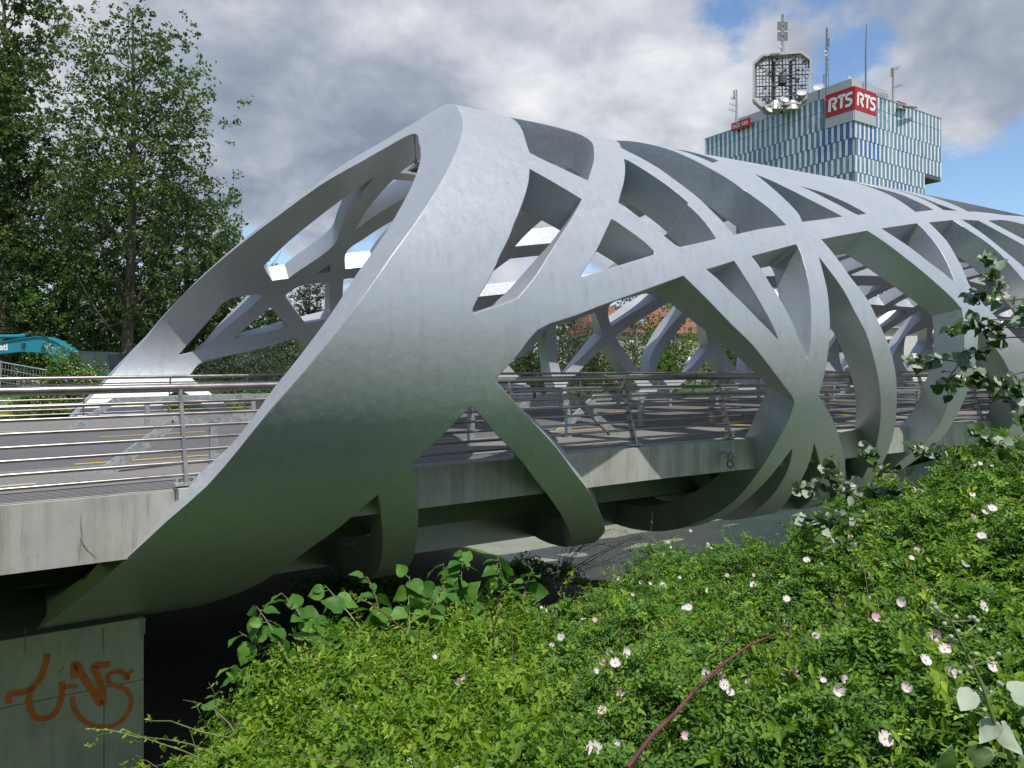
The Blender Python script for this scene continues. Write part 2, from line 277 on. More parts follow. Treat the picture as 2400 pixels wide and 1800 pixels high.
[[14.2,162],[17.6,158],[18.2,160.5],[17.9,166],[17.0,175],[15.6,186],[14.4,190],[13.5,186],[14.4,170]],
[[11.6,156.9],[12.7,154.7],[13.8,152.7],[14.7,132.1],[13.5,134.6],[12.3,137.1]],
[[14.55,151.4],[15.8,149.2],[17.05,147.1],[17.95,124.4],[16.6,127.6],[15.25,130.9]],
[[14.95,124.6],[16.95,119.6],[16.15,95],[15.65,94],[14.25,94]],
[[14.45,88],[16.15,88],[16.85,75],[17.25,62],[15.45,62],[14.85,75]],
[[17.8,145.9],[19.2,143.6],[20.6,141.3],[21.5,117.0],[20.0,119.4],[18.5,123.1]],
[[18.2,116.8],[20.5,111.0],[19.7,95],[19.2,94],[17.5,94]],
[[17.7,88],[19.7,88],[20.4,75],[20.8,62],[18.7,62],[18.1,75]],
[[21.35,140.1],[22.45,138.4],[23.55,137.0],[24.45,113.6],[23.25,115.0],[22.05,116.4]],
[[21.75,109.8],[23.45,107.7],[22.65,95],[22.15,94],[21.05,94]],
[[21.25,88],[22.65,88],[23.35,75],[23.75,62],[22.25,62],[21.65,75]],
[[24.3,136.0],[25.55,134.4],[26.8,132.8],[27.7,109.8],[26.35,111.4],[25.0,113.0]],
[[24.7,106.3],[26.7,103.9],[25.9,95],[25.4,94],[24.0,94]],
[[24.2,88],[25.9,88],[26.6,75],[27.0,62],[25.2,62],[24.6,75]],
[[27.55,131.9],[28.95,130.1],[30.35,128.7],[31.25,108.1],[29.75,108.8],[28.25,109.4]],
[[27.95,102.6],[30.25,101.5],[29.45,94.5],[28.95,94],[27.25,94]],
[[27.45,88],[29.45,88],[30.15,75],[30.55,62],[28.45,62],[27.85,75]],
[[31.1,127.9],[32.2,126.8],[33.3,125.7],[34.2,106.8],[33.0,107.4],[31.8,107.9]],
[[31.5,101.0],[33.2,100.2],[32.4,92.7],[31.9,94],[30.8,94]],
[[31.0,88],[32.4,88],[33.1,75],[33.5,62],[32.0,62],[31.4,75]],
[[34.05,124.9],[35.3,123.8],[36.55,123.0],[37.45,106.2],[36.1,106.4],[34.75,106.6]],
[[34.45,99.7],[36.45,99.3],[35.65,91.4],[35.15,94],[33.75,94]],
[[33.95,88],[35.65,88],[36.35,75],[36.75,62],[34.95,62],[34.35,75]],
[[37.3,122.6],[38.7,121.7],[40.1,120.8],[41.0,105.8],[39.5,105.9],[38.0,106.1]],
[[37.7,99.2],[40.0,98.9],[39.2,90.7],[38.7,94],[37.0,94]],
[[37.2,88],[39.2,88],[39.9,75],[40.3,62],[38.2,62],[37.6,75]],
[[40.85,120.3],[41.95,119.7],[43.05,119.0],[43.95,105.6],[42.75,105.5],[41.55,105.7]],
[[41.25,98.7],[42.95,98.5],[42.15,90.3],[41.65,94],[40.55,94]],
[[40.75,88],[42.15,88],[42.85,75],[43.25,62],[41.75,62],[41.15,75]],
[[43.8,119.5],[45.05,120.3],[46.3,121.1],[47.2,106.0],[45.85,105.9],[44.5,105.7]],
[[44.2,98.7],[46.2,98.9],[45.4,90.1],[44.9,94],[43.5,94]],
[[43.7,88],[45.4,88],[46.1,75],[46.5,62],[44.7,62],[44.1,75]],
[[47.05,121.5],[48.45,122.4],[49.85,123.3],[50.75,106.5],[49.25,106.3],[47.75,106.1]],
[[47.45,99.1],[49.75,99.4],[48.95,90.5],[48.45,94],[46.75,94]],
[[46.95,88],[48.95,88],[49.65,75],[50.05,62],[47.95,62],[47.35,75]],
[[50.6,123.8],[51.7,124.7],[52.8,125.8],[53.7,107.7],[52.5,107.1],[51.3,106.6]],
[[51.0,99.5],[52.7,100.3],[51.9,91.0],[51.4,94],[50.3,94]],
[[50.5,88],[51.9,88],[52.6,75],[53.0,62],[51.5,62],[50.9,75]],
[[53.55,126.6],[54.8,127.8],[56.05,129.1],[56.95,109.0],[55.6,108.5],[54.25,107.9]],
[[53.95,100.8],[55.95,101.7],[55.15,92.1],[54.65,94],[53.25,94]],
[[53.45,88],[55.15,88],[55.85,75],[56.25,62],[54.45,62],[53.85,75]],
[[56.8,129.8],[58.2,131.5],[59.6,133.3],[60.5,112.4],[59.0,110.7],[57.5,109.3]],
[[57.2,102.2],[59.5,104.4],[58.7,93.5],[58.2,94],[56.5,94]],
[[56.7,88],[58.7,88],[59.4,75],[59.8,62],[57.7,62],[57.1,75]],
[[60.35,134.3],[61.45,135.7],[62.55,137.1],[63.45,115.9],[62.25,114.5],[61.05,113.1]],
[[60.75,105.7],[62.45,107.8],[61.65,95],[61.15,94],[60.05,94]],
[[60.25,88],[61.65,88],[62.35,75],[62.75,62],[61.25,62],[60.65,75]],
[[63.3,138.1],[64.55,139.9],[65.8,142.0],[66.7,121.1],[65.35,117.9],[64.0,116.5]],
[[63.7,109.2],[65.7,112.0],[64.9,95],[64.4,94],[63.0,94]],
[[63.2,88],[64.9,88],[65.6,75],[66.0,62],[64.2,62],[63.6,75]],
[[66.55,143.2],[67.95,145.5],[69.35,147.8],[70.25,129.7],[68.75,126.1],[67.25,122.5]],
[[66.95,114.7],[69.25,120.5],[68.45,95],[67.95,94],[66.25,94]],
[[66.45,88],[68.45,88],[69.15,75],[69.55,62],[67.45,62],[66.85,75]],
[[70.1,149.0],[71.2,150.9],[72.3,152.9],[73.2,136.1],[72.0,133.6],[70.8,131.0]],
[[70.5,123.3],[72.2,127.2],[71.4,95],[70.9,94],[69.8,94]],
[[70.0,88],[71.4,88],[72.1,75],[72.5,62],[71.0,62],[70.4,75]],
[[29.5,143.2],[31.6,143.2],[32.2,134.4],[30.3,136.3]],
[[32.4,143.2],[34.5,143.2],[35.1,131.5],[33.2,133.4]],
[[35.3,143.2],[37.4,143.2],[38.0,129.7],[36.1,130.9]],
[[38.2,143.2],[40.3,143.2],[40.9,127.9],[39.0,129.1]],
[[41.1,143.2],[43.2,143.2],[43.8,127.1],[41.9,127.3]],
[[44.0,143.2],[46.1,143.2],[46.7,128.9],[44.8,127.7]],
[[46.9,143.2],[49.0,143.2],[49.6,130.7],[47.7,129.5]],
[[49.8,143.2],[51.9,143.2],[52.5,133.1],[50.6,131.3]],
[[52.7,143.2],[54.8,143.2],[55.4,136.0],[53.5,134.1]],
[[55.6,143.2],[57.7,143.2],[58.3,139.3],[56.4,137.0]],
[[9.9,86],[9.7,79],[10.2,77],[10.9,80],[11.6,82],[12.1,88],[11,88]],
[[9.9,108],[10.0,97],[11.3,93.5],[12.2,95],[11.9,112],[11.2,118],[10.5,116]],
[[10.7,122],[11.6,120],[12.6,116],[13,120],[12.6,129],[11.2,131.5]],
[[6.4,215],[9.4,213],[10.8,240],[11.0,264],[8.6,264],[7.6,240]],
[[10.6,215],[13.6,213],[15.0,240],[15.2,264],[12.8,264],[11.8,240]],
[[14.8,215],[17.8,213],[19.2,240],[19.4,264],[17.0,264],[16.0,240]],
[[19.0,215],[22.0,213],[23.4,240],[23.6,264],[21.2,264],[20.2,240]],
[[23.2,215],[26.2,213],[27.6,240],[27.8,264],[25.4,264],[24.4,240]],
[[27.4,215],[30.4,213],[31.8,240],[32.0,264],[29.6,264],[28.6,240]],
[[31.6,215],[34.6,213],[36.0,240],[36.2,264],[33.8,264],[32.8,240]],
[[35.8,215],[38.8,213],[40.2,240],[40.4,264],[38.0,264],[37.0,240]],
[[40.0,215],[43.0,213],[44.4,240],[44.6,264],[42.2,264],[41.2,240]],
[[44.2,215],[47.2,213],[48.6,240],[48.8,264],[46.4,264],[45.4,240]],
[[48.4,215],[51.4,213],[52.8,240],[53.0,264],[50.6,264],[49.6,240]],
[[52.6,215],[55.6,213],[57.0,240],[57.2,264],[54.8,264],[53.8,240]],
[[56.8,215],[59.8,213],[61.2,240],[61.4,264],[59.0,264],[58.0,240]],
[[61.0,215],[64.0,213],[65.4,240],[65.6,264],[63.2,264],[62.2,240]],
[[65.2,215],[68.2,213],[69.6,240],[69.8,264],[67.4,264],[66.4,240]],
[[69.4,215],[72.4,213],[73.8,240],[74.0,264],[71.6,264],[70.6,240]],
[[16.2,-47],[16.9,-50],[17.3,-58],[19.0,-84],[18.2,-84],[17.9,-70]],
[[21.8,-16],[23.2,-14],[24.2,-26],[23.8,-50],[22.8,-54],[22.0,-40]],
[[22.1,-60],[23.6,-58],[24.4,-84],[22.8,-84]],
[[27.3,-12],[26.1,-4],[27.7,10],[28.7,19],[29.1,8],[28.5,-6]],
[[25.1,-16],[26.5,-14],[27.5,-26],[27.1,-50],[26.1,-54],[25.3,-40]],
[[26.1,26],[27.5,24],[28.0,30],[27.1,36],[25.7,34]],
[[25.4,-60],[26.9,-58],[27.7,-84],[26.1,-84]],
[[30.6,-12],[29.4,-4],[31.0,10],[32.0,19],[32.4,8],[31.8,-6]],
[[28.4,-16],[29.8,-14],[30.8,-26],[30.4,-50],[29.4,-54],[28.6,-40]],
[[29.4,26],[30.8,24],[31.3,30],[30.4,36],[29.0,34]],
[[28.7,-60],[30.2,-58],[31.0,-84],[29.4,-84]],
[[33.9,-12],[32.7,-4],[34.3,10],[35.3,19],[35.7,8],[35.1,-6]],
[[31.7,-16],[33.1,-14],[34.1,-26],[33.7,-50],[32.7,-54],[31.9,-40]],
[[32.7,26],[34.1,24],[34.6,30],[33.7,36],[32.3,34]],
[[32.0,-60],[33.5,-58],[34.3,-84],[32.7,-84]],
[[37.2,-12],[36.0,-4],[37.6,10],[38.6,19],[39.0,8],[38.4,-6]],
[[35.0,-16],[36.4,-14],[37.4,-26],[37.0,-50],[36.0,-54],[35.2,-40]],
[[36.0,26],[37.4,24],[37.9,30],[37.0,36],[35.6,34]],
[[35.3,-60],[36.8,-58],[37.6,-84],[36.0,-84]],
[[40.5,-12],[39.3,-4],[40.9,10],[41.9,19],[42.3,8],[41.7,-6]],
[[38.3,-16],[39.7,-14],[40.7,-26],[40.3,-50],[39.3,-54],[38.5,-40]],
[[39.3,26],[40.7,24],[41.2,30],[40.3,36],[38.9,34]],
[[38.6,-60],[40.1,-58],[40.9,-84],[39.3,-84]],
[[43.8,-12],[42.6,-4],[44.2,10],[45.2,19],[45.6,8],[45.0,-6]],
[[41.6,-16],[43.0,-14],[44.0,-26],[43.6,-50],[42.6,-54],[41.8,-40]],
[[42.6,26],[44.0,24],[44.5,30],[43.6,36],[42.2,34]],
[[41.9,-60],[43.4,-58],[44.2,-84],[42.6,-84]],
[[47.1,-12],[45.9,-4],[47.5,10],[48.5,19],[48.9,8],[48.3,-6]],
[[44.9,-16],[46.3,-14],[47.3,-26],[46.9,-50],[45.9,-54],[45.1,-40]],
[[45.9,26],[47.3,24],[47.8,30],[46.9,36],[45.5,34]],
[[45.2,-60],[46.7,-58],[47.5,-84],[45.9,-84]],
[[50.4,-12],[49.2,-4],[50.8,10],[51.8,19],[52.2,8],[51.6,-6]],
[[48.2,-16],[49.6,-14],[50.6,-26],[50.2,-50],[49.2,-54],[48.4,-40]],
[[49.2,26],[50.6,24],[51.1,30],[50.2,36],[48.8,34]],
[[48.5,-60],[50.0,-58],[50.8,-84],[49.2,-84]],
[[53.7,-12],[52.5,-4],[54.1,10],[55.1,19],[55.5,8],[54.9,-6]],
[[51.5,-16],[52.9,-14],[53.9,-26],[53.5,-50],[52.5,-54],[51.7,-40]],
[[52.5,26],[53.9,24],[54.4,30],[53.5,36],[52.1,34]],
[[51.8,-60],[53.3,-58],[54.1,-84],[52.5,-84]],
[[57.0,-12],[55.8,-4],[57.4,10],[58.4,19],[58.8,8],[58.2,-6]],
[[54.8,-16],[56.2,-14],[57.2,-26],[56.8,-50],[55.8,-54],[55.0,-40]],
[[55.8,26],[57.2,24],[57.7,30],[56.8,36],[55.4,34]],
[[55.1,-60],[56.6,-58],[57.4,-84],[55.8,-84]],
[[58.1,-16],[59.5,-14],[60.5,-26],[60.1,-50],[59.1,-54],[58.3,-40]],
[[58.4,-60],[59.9,-58],[60.7,-84],[59.1,-84]],
[[61.4,-16],[62.8,-14],[63.8,-26],[63.4,-50],[62.4,-54],[61.6,-40]],
[[61.7,-60],[63.2,-58],[64.0,-84],[62.4,-84]],
[[29,42],[31.2,43],[31.0,56],[29.5,57]],
[[32,42],[34.2,43],[34.0,56],[32.5,57]],
[[35,42],[37.2,43],[37.0,56],[35.5,57]],
[[38,42],[40.2,43],[40.0,56],[38.5,57]],
[[41,42],[43.2,43],[43.0,56],[41.5,57]],
[[44,42],[46.2,43],[46.0,56],[44.5,57]],
[[47,42],[49.2,43],[49.0,56],[47.5,57]],
[[50,42],[52.2,43],[52.0,56],[50.5,57]],
[[53,42],[55.2,43],[55.0,56],[53.5,57]],
[[28.85,170.9],[29.94,161.0],[30.97,150.6],[31.4,145.5],[32.37,151.3],[32.01,161.8],[31.48,173.0],[31.03,182.6],[30.72,193.8],[30.09,192.0],[29.52,181.0]],
[[27.9,152],[27.9,154.5],[28.49,165],[29.1,159],[30.4,147],[29.6,145.5],[28.4,148]],
[[35.25,170.9],[36.34,161.0],[37.37,150.6],[37.8,145.5],[38.77,151.3],[38.41,161.8],[37.88,173.0],[37.43,182.6],[37.12,193.8],[36.49,192.0],[35.92,181.0]],
[[34.3,152],[34.3,154.5],[34.89,165],[35.5,159],[36.8,147],[36.0,145.5],[34.8,148]],
[[31.98,165.1],[33.7,157.1],[34.15,163.2],[34.57,170.7],[33.71,181.2],[32.9,189.1],[32.29,195.0],[32.28,192.6],[32.23,185.0],[32.17,175.3]],
[[34.87,176.0],[35.91,194.5],[36.18,202.7],[35.97,206.7],[32.13,205.3],[32.35,200.1],[33.09,193.6]],
[[41.65,170.9],[42.74,161.0],[43.77,150.6],[44.2,145.5],[45.17,151.3],[44.81,161.8],[44.28,173.0],[43.83,182.6],[43.52,193.8],[42.89,192.0],[42.32,181.0]],
[[40.7,152],[40.7,154.5],[41.29,165],[41.9,159],[43.2,147],[42.4,145.5],[41.2,148]],
[[38.38,165.1],[40.1,157.1],[40.55,163.2],[40.97,170.7],[40.11,181.2],[39.3,189.1],[38.69,195.0],[38.68,192.6],[38.63,185.0],[38.57,175.3]],
[[41.27,176.0],[42.31,194.5],[42.58,202.7],[42.37,206.7],[38.53,205.3],[38.75,200.1],[39.49,193.6]],
[[48.05,170.9],[49.14,161.0],[50.17,150.6],[50.6,145.5],[51.57,151.3],[51.21,161.8],[50.68,173.0],[50.23,182.6],[49.92,193.8],[49.29,192.0],[48.72,181.0]],
[[47.1,152],[47.1,154.5],[47.69,165],[48.3,159],[49.6,147],[48.8,145.5],[47.6,148]],
[[44.78,165.1],[46.5,157.1],[46.95,163.2],[47.37,170.7],[46.51,181.2],[45.7,189.1],[45.09,195.0],[45.08,192.6],[45.03,185.0],[44.97,175.3]],
[[47.67,176.0],[48.71,194.5],[48.98,202.7],[48.77,206.7],[44.93,205.3],[45.15,200.1],[45.89,193.6]],
[[53.5,152],[53.5,154.5],[54.09,165],[54.7,159],[56.0,147],[55.2,145.5],[54.0,148]],
[[51.18,165.1],[52.9,157.1],[53.35,163.2],[53.77,170.7],[52.91,181.2],[52.1,189.1],[51.49,195.0],[51.48,192.6],[51.43,185.0],[51.37,175.3]],
[[54.07,176.0],[55.11,194.5],[55.38,202.7],[55.17,206.7],[51.33,205.3],[51.55,200.1],[52.29,193.6]],
[[79.76,26.4],[79.93,23.2],[80.09,20.5],[80.27,17.6],[80.46,14.6],[80.6,12.1],[80.79,9.1],[80.98,5.5],[81.14,3.0],[81.21,1.7],[81.24,1.0],[81.24,0.6],[81.21,0.5],[80.65,2.7],[80.6,3.0],[80.48,4.4],[80.28,6.8],[80.06,9.8],[79.76,13.6],[79.41,17.7],[79.12,21.2]],
[[79.51,31],[79.41,33.5],[79.23,37],[78.9,43],[78.6,49],[78.28,56],[77.95,57.5],[77.55,53],[77.32,48],[77.46,43],[77.96,36],[78.23,32.5],[78.52,29],[78.76,26],[78.93,27],[79.09,28],[79.4,30]],
[[78.74,17.9],[78.93,15.5],[79.23,11.5],[79.44,8.9],[79.58,7.1],[79.57,6.9],[78.15,12.1],[78.14,12.6],[78.29,14.4],[78.48,16.0],[78.66,17.5]],
[[76.25,54],[76.51,46],[76.81,42.6],[76.86,41.7],[76.81,39.2],[76.68,34.5],[76.62,31.2],[76.54,28.7],[76.46,26.6],[76.39,23.9],[76.3,21.3],[76.25,19.7],[76.2,18.1],[75.48,20.1],[74.59,22.2],[74.64,24.0],[74.7,26.6],[74.8,29.0],[74.9,32.2],[74.93,35.8],[74.99,38.2],[74.99,43.6],[74.88,50],[74.8,56],[74.55,66],[74.7,76],[75.3,73],[75.9,62]],
[[77.34,35.9],[77.53,33.3],[77.85,29.1],[78.07,26.3],[78.28,23.7],[78.42,21.8],[78.41,21.6],[78.33,21.1],[78.22,19.8],[78.11,18.7],[77.98,17.5],[77.83,16.2],[77.77,15.5],[77.65,14.4],[77.58,14.1],[77.24,15.1],[76.67,16.8],[76.67,17.0],[76.7,18.7],[76.77,21.6],[76.87,24.1],[76.81,24.7],[76.95,28.4],[77.07,31.1],[77.19,33.8],[77.27,35.6]],
[[74.44,43],[74.41,47],[74.3,53],[74.05,62],[73.5,70],[73.25,68],[73.5,58],[73.8,52],[73.82,49],[73.88,46]],
[[73.58,40.3],[73.38,37.9],[73.19,34.7],[72.97,31.7],[72.74,29.5],[72.47,27.2],[73.75,24.3],[74.03,23.7],[73.94,25.5],[73.9,27.8],[73.88,30.1],[73.82,33.5],[73.72,36.9]],
[[72.57,37.5],[72.29,37.0],[72.03,36.2],[71.76,34.3],[71.58,32.4],[71.38,29.7],[71.8,28.6],[71.9,29.3],[72.06,31.1],[72.26,33.5],[72.42,36.1]],
[[68.91,34],[68.75,38],[68.55,42],[68.4,48],[68.3,54],[67.95,52],[67.55,46],[67.59,42],[67.58,39],[67.61,37]],
[[67.0,38],[66.8,42],[66.6,47],[66.5,53],[66.3,52],[66.35,47],[66.43,42],[66.13,39]],
[[65.4,40],[65.25,44],[65.05,50],[64.9,57],[63.5,58],[61.5,56],[59.5,53],[58.5,51],[60.5,47.5],[62.91,43],[64.84,41]],
[[77.16,10.3],[76.47,12.5],[76.36,9.9],[76.22,7.1],[76.03,3.7],[75.83,0.5],[75.69,-2.0],[75.71,-2.0],[75.93,-0.2],[76.18,1.7],[76.49,4.4],[76.75,6.6],[76.94,8.5]],
[[76.01,13.8],[74.69,17.5],[74.66,16.9],[74.71,13.4],[74.78,8.4],[74.84,3.6],[74.87,-0.3],[74.89,-5.3],[74.92,-5.4],[75.15,-2.4],[75.33,0.9],[75.51,4.0],[75.66,6.5],[75.79,8.9],[75.9,11.6]],
[[74.21,15.1],[74.05,11.9],[73.83,8.0],[73.65,4.2],[73.34,-0.3],[73.01,-5.8],[72.71,-10.2],[72.31,-15.7],[71.86,-21.4],[71.31,-27.8],[70.69,-34.5],[69.67,-43.2],[70.25,-42.1],[71.01,-37.5],[71.59,-33.6],[72.22,-28.9],[72.94,-23.6],[73.54,-18.9],[74.01,-15.4],[74.33,-13.2],[74.35,-11.3],[74.36,-7.8],[74.37,-5.2],[74.37,-2.2],[74.36,1.1],[74.35,3.7],[74.31,7.8],[74.27,12.0]],
[[73.84,19.5],[72.04,23.7],[72.04,23.7],[71.75,21.0],[71.4,17.5],[71.08,14.7],[70.72,11.7],[70.23,7.9],[69.97,5.6],[69.96,3.3],[69.95,-1.5],[69.92,-5.5],[69.88,-9.6],[69.84,-13.7],[69.82,-16.8],[69.6,-22.1],[69.55,-27.1],[69.58,-30.1],[69.56,-34.8],[68.95,-42.5],[69.18,-44.0],[69.78,-38.5],[70.58,-30.3],[71.23,-22.6],[71.65,-17.4],[72.03,-11.8],[72.36,-6.7],[72.56,-3.6],[72.89,1.1],[73.2,6.7],[73.52,11.2],[73.64,14.0],[73.74,16.7]],
[[71.42,25.0],[69.61,28.9],[69.61,28.4],[69.65,25.9],[69.71,22.1],[69.79,18.6],[69.86,15.1],[69.92,12.1],[69.96,12.2],[70.24,14.5],[70.52,16.4],[70.75,18.6],[70.95,20.6],[71.22,23.0]],
[[68.99,30],[67.47,33],[67.38,29],[67.19,26],[67.06,23],[66.98,20],[66.8,15],[66.55,11],[65.8,4],[66.0,-3],[67.2,-3],[67.7,-1],[68.43,3],[69.05,7],[69.22,9],[69.38,12],[69.33,15],[69.28,18],[69.22,20.5],[69.1,24],[69.06,27]],
[[69.4,1.6],[68.88,-2.0],[68.34,-5.5],[67.7,-10.0],[67.06,-14.3],[66.46,-19.0],[65.7,-30],[64.5,-50],[65.5,-60],[68.4,-52],[68.9,-38],[68.95,-25.3],[69.03,-23.3],[69.16,-18.8],[69.3,-13.6],[69.36,-8.4],[69.4,-2.9]],
[[66.91,34],[65.91,35],[65.68,31],[65.0,25],[62.8,10],[62.4,0],[63.1,-8],[64.8,4],[66.1,14.5],[66.36,19],[66.59,22],[66.73,25]],
[[65.24,36],[63.6,38.3],[61.8,35],[60.8,26],[61.4,20],[64.71,29],[65.02,32]],
[[77.68,8.7],[77.97,7.6],[78.52,5.5],[79.26,2.7],[79.72,0.8],[80.31,-1.6],[80.54,-4.7],[80.86,-8.9],[80.46,-12.8],[80.02,-16.7],[79.59,-20.4],[79.01,-25.8],[78.52,-30.0],[77.99,-35.0],[77.37,-40.8],[76.77,-46.7],[76.3,-52.4],[75.3,-64],[73.7,-84],[71.8,-84],[73.0,-64],[73.58,-55.8],[73.73,-50.3],[74.01,-42.7],[74.48,-33.0],[74.71,-26.1],[74.85,-19.4],[74.85,-17.9],[74.91,-14.7],[74.92,-14.3],[75.32,-11.0],[75.69,-8.1],[76.05,-5.1],[76.3,-3.0],[76.81,0.8],[77.15,3.8],[77.47,6.7]],
[[81.14,-12.8],[81.21,-13.9],[81.41,-16.9],[81.58,-19.5],[81.72,-21.4],[81.59,-24.0],[81.42,-27.6],[81.28,-30.8],[81.12,-34.4],[80.76,-42.5],[80.47,-48.7],[79.8,-65],[79.0,-84],[74.5,-84],[75.7,-66],[76.79,-55.2],[77.65,-45.8],[78.36,-38.6],[79.08,-31.8],[79.73,-25.8],[80.24,-20.9],[80.59,-17.9],[81.03,-13.6]],
[[81.99,-26.4],[82.1,-28.2],[82.28,-32.2],[82.5,-36.4],[82.73,-43.3],[82.85,-47.6],[83.1,-54],[83.35,-66],[83.4,-84],[79.8,-84],[80.4,-66],[80.75,-55],[81.14,-45.7],[81.51,-37.3],[81.77,-31.5]],
[[74.2,-25.0],[73.86,-29.1],[73.3,-36.6],[72.32,-48.8],[71.0,-60],[68.8,-84],[70.4,-84],[72.0,-66],[72.89,-56.2],[73.21,-49.6],[73.7,-41.0],[74.02,-33.0],[74.17,-27.2]],
[[73.65,-24.2],[72.94,-29.6],[72.11,-35.6],[71.05,-44.6],[69.08,-59.3],[69.91,-60.4],[72.05,-43.5],[72.9,-33.9],[73.36,-28.0]],
[[78.87,141.3],[78.46,147.0],[77.99,145.6],[77.15,129.6],[77.3,122.5],[77.54,112.5],[77.68,104.4],[77.87,97.2],[77.9,104.0],[77.98,110.6],[78.06,114.9],[78.23,121.8],[78.45,128.7],[78.7,136.2]],
[[76.85,122.5],[77.01,115.1],[77.17,106.1],[77.38,96.8],[76.53,96.0],[76.26,96.2],[76.33,100.6]],
[[77.49,93],[77.54,91],[77.64,85],[77.7,78],[77.6,70],[77.25,66],[76.7,74],[76.4,84],[76.58,92],[76.81,92.6]],
[[76.63,131.7],[76.39,126.0],[76.16,120.1],[75.87,112.0],[75.92,109.5],[75.36,123.6],[75.44,130.7],[75.48,138.0],[76.35,139.9]],
[[77.19,142.6],[76.91,137.9],[76.78,141.7]],
[[77.93,153.4],[77.76,150.7],[77.57,148.7],[76.66,146.0],[76.41,155.1],[76.23,163.0],[77.04,165.7]],
[[76.24,144.6],[75.4,142.0],[74.92,157.3],[75.9,157.7]],
[[80.89,182.4],[80.39,172.7],[80.01,164.8],[79.59,156.1],[79.44,155.3],[78.79,153.2],[78.6,153.8],[78.87,158.7],[79.58,169.5],[80.28,179.5]],
[[78.28,158.9],[77.58,167.6],[79.28,174.3],[79.12,171.5]],
[[80.58,191.5],[80.21,185.6],[79.55,182.8],[78.31,178.2],[77.32,172.8],[76.87,179.2],[76.37,190.1],[75.96,202.9],[75.66,213.3],[79.48,208.5],[79.69,205.2],[80.01,200.9],[80.31,196.4],[80.51,193.9]],
[[80.95,198.2],[80.63,201.3],[80.13,208.4],[81.54,207.8],[81.29,201.3]],
[[69.0,187.9],[67.87,178.5],[67.26,167.4],[67.04,181.7],[67.02,193.7],[67.07,203.7],[67.73,205.3],[68.21,201.0]],
[[66.82,165.1],[65.1,157.1],[64.65,163.2],[64.23,170.7],[65.09,181.2],[65.9,189.1],[66.51,195.0],[66.52,192.6],[66.57,185.0],[66.63,175.3]],
[[64.5,152],[64.5,154.5],[63.91,165],[63.3,159],[62.0,147],[62.8,145.5],[64,148]],
[[63.55,170.9],[62.46,161.0],[61.43,150.6],[61.0,145.5],[60.03,151.3],[60.39,161.8],[60.92,173.0],[61.37,182.6],[61.68,193.8],[62.31,192.0],[62.88,181.0]],
[[59.58,154.9],[58.77,157.9],[58.13,166.2],[57.63,176.6],[58.91,189.6],[59.87,195.6],[61.28,194.2],[60.8,183.4],[60.31,174.6],[59.84,165.0]],
[[63.93,176.0],[62.89,194.5],[62.62,202.7],[62.83,206.7],[66.67,205.3],[66.45,200.1],[65.71,193.6]],
[[57.36,181.8],[56.88,192.3],[56.39,202.3],[56.54,208.4],[61.35,207.1],[60.12,201.5],[58.53,192.3]],
[[76.4,172],[75.6,166.5],[72.8,163],[72.2,168],[73.4,186],[74.7,200],[75.3,203]],
[[71.8,162],[68.4,158],[67.8,160.5],[68.1,166],[69.0,175],[70.4,186],[71.6,190],[72.5,186],[71.6,170]]]
# ============================================================ THE BRIDGE: a steel tube of elliptical section, cut into a lattice
V0,EA,EZ,EB,TK=16.75,9.0,.63,4.74,.6      # axis, half width, centre height, half height, shell thickness
LEN=86.0
def dd(u):
    u=np.minimum(u,LEN-u); return .0165*np.clip(np.minimum(u,22.5)-9,0,None)+.006*np.clip(u-22.5,0,None)+.004
def outer(u,ph):                          # ph in degrees: 0 near flank, 90 crown, 180 far flank, -90/270 keel
    p=np.radians(ph); d=dd(u); return np.stack([u,V0-EA*np.cos(p),EZ+d+(EB+d)*np.sin(p)],-1)
def normal(u,ph):
    p=np.radians(ph); b=EB+dd(u); n=np.stack([0*u,-b*np.cos(p),EA*np.sin(p)],-1); return n/np.linalg.norm(n,axis=-1,keepdims=True)
CP=[-90,-61,-51,-43,-36,-28,-22,-13,-6,0,8,16,23,35,46,58,70,79,90,104,119,129,141,154,168,175,192,204,211,230,241,270]
CV=[4.3,4.16,3.79,3.58,3.41,3.23,3.16,2.89,2.76,2.65,2.5,2.42,2.35,2.24,2.12,2.2,2.37,2.49,2.56,2.53,2.62,2.65,2.72,2.85,3.1,3.26,3.42,3.48,3.6,3.7,4.16,4.3]
def u_cut(ph):                            # the raked mouth of the tube: u = z + const
    ph=np.asarray(ph,float); z=EZ+.004+(EB+.004)*np.sin(np.radians(ph)); return np.interp(ph,CP,CV)+z
SEAM=[(2.5,-90),(2.9,-54),(4.0,-26),(4.3,-20),(4.85,-13),(5.12,-9),(4.78,2),(5.4,12),(6.25,27),(7.15,43),(7.85,57),(8.33,78),(8.08,97),(7.93,115),(7.1,141),(6.45,156),(5.6,173),(5.1,182),(5.1,198),(4.5,208),(3.4,230),(2.5,270)]
SS=.1204
def densify(pts,step,closed):
    out=[]
    n=len(pts)
    for i in range(n if closed else n-1):
        a=np.array(pts[i]); b=np.array(pts[(i+1)%n]); L=math.hypot(b[0]-a[0],(b[1]-a[1])*SS); k=max(1,int(math.ceil(L/step)))
        for j in range(k): out.append(tuple(a+(b-a)*j/k))
    if not closed: out.append(tuple(pts[-1]))
    return out
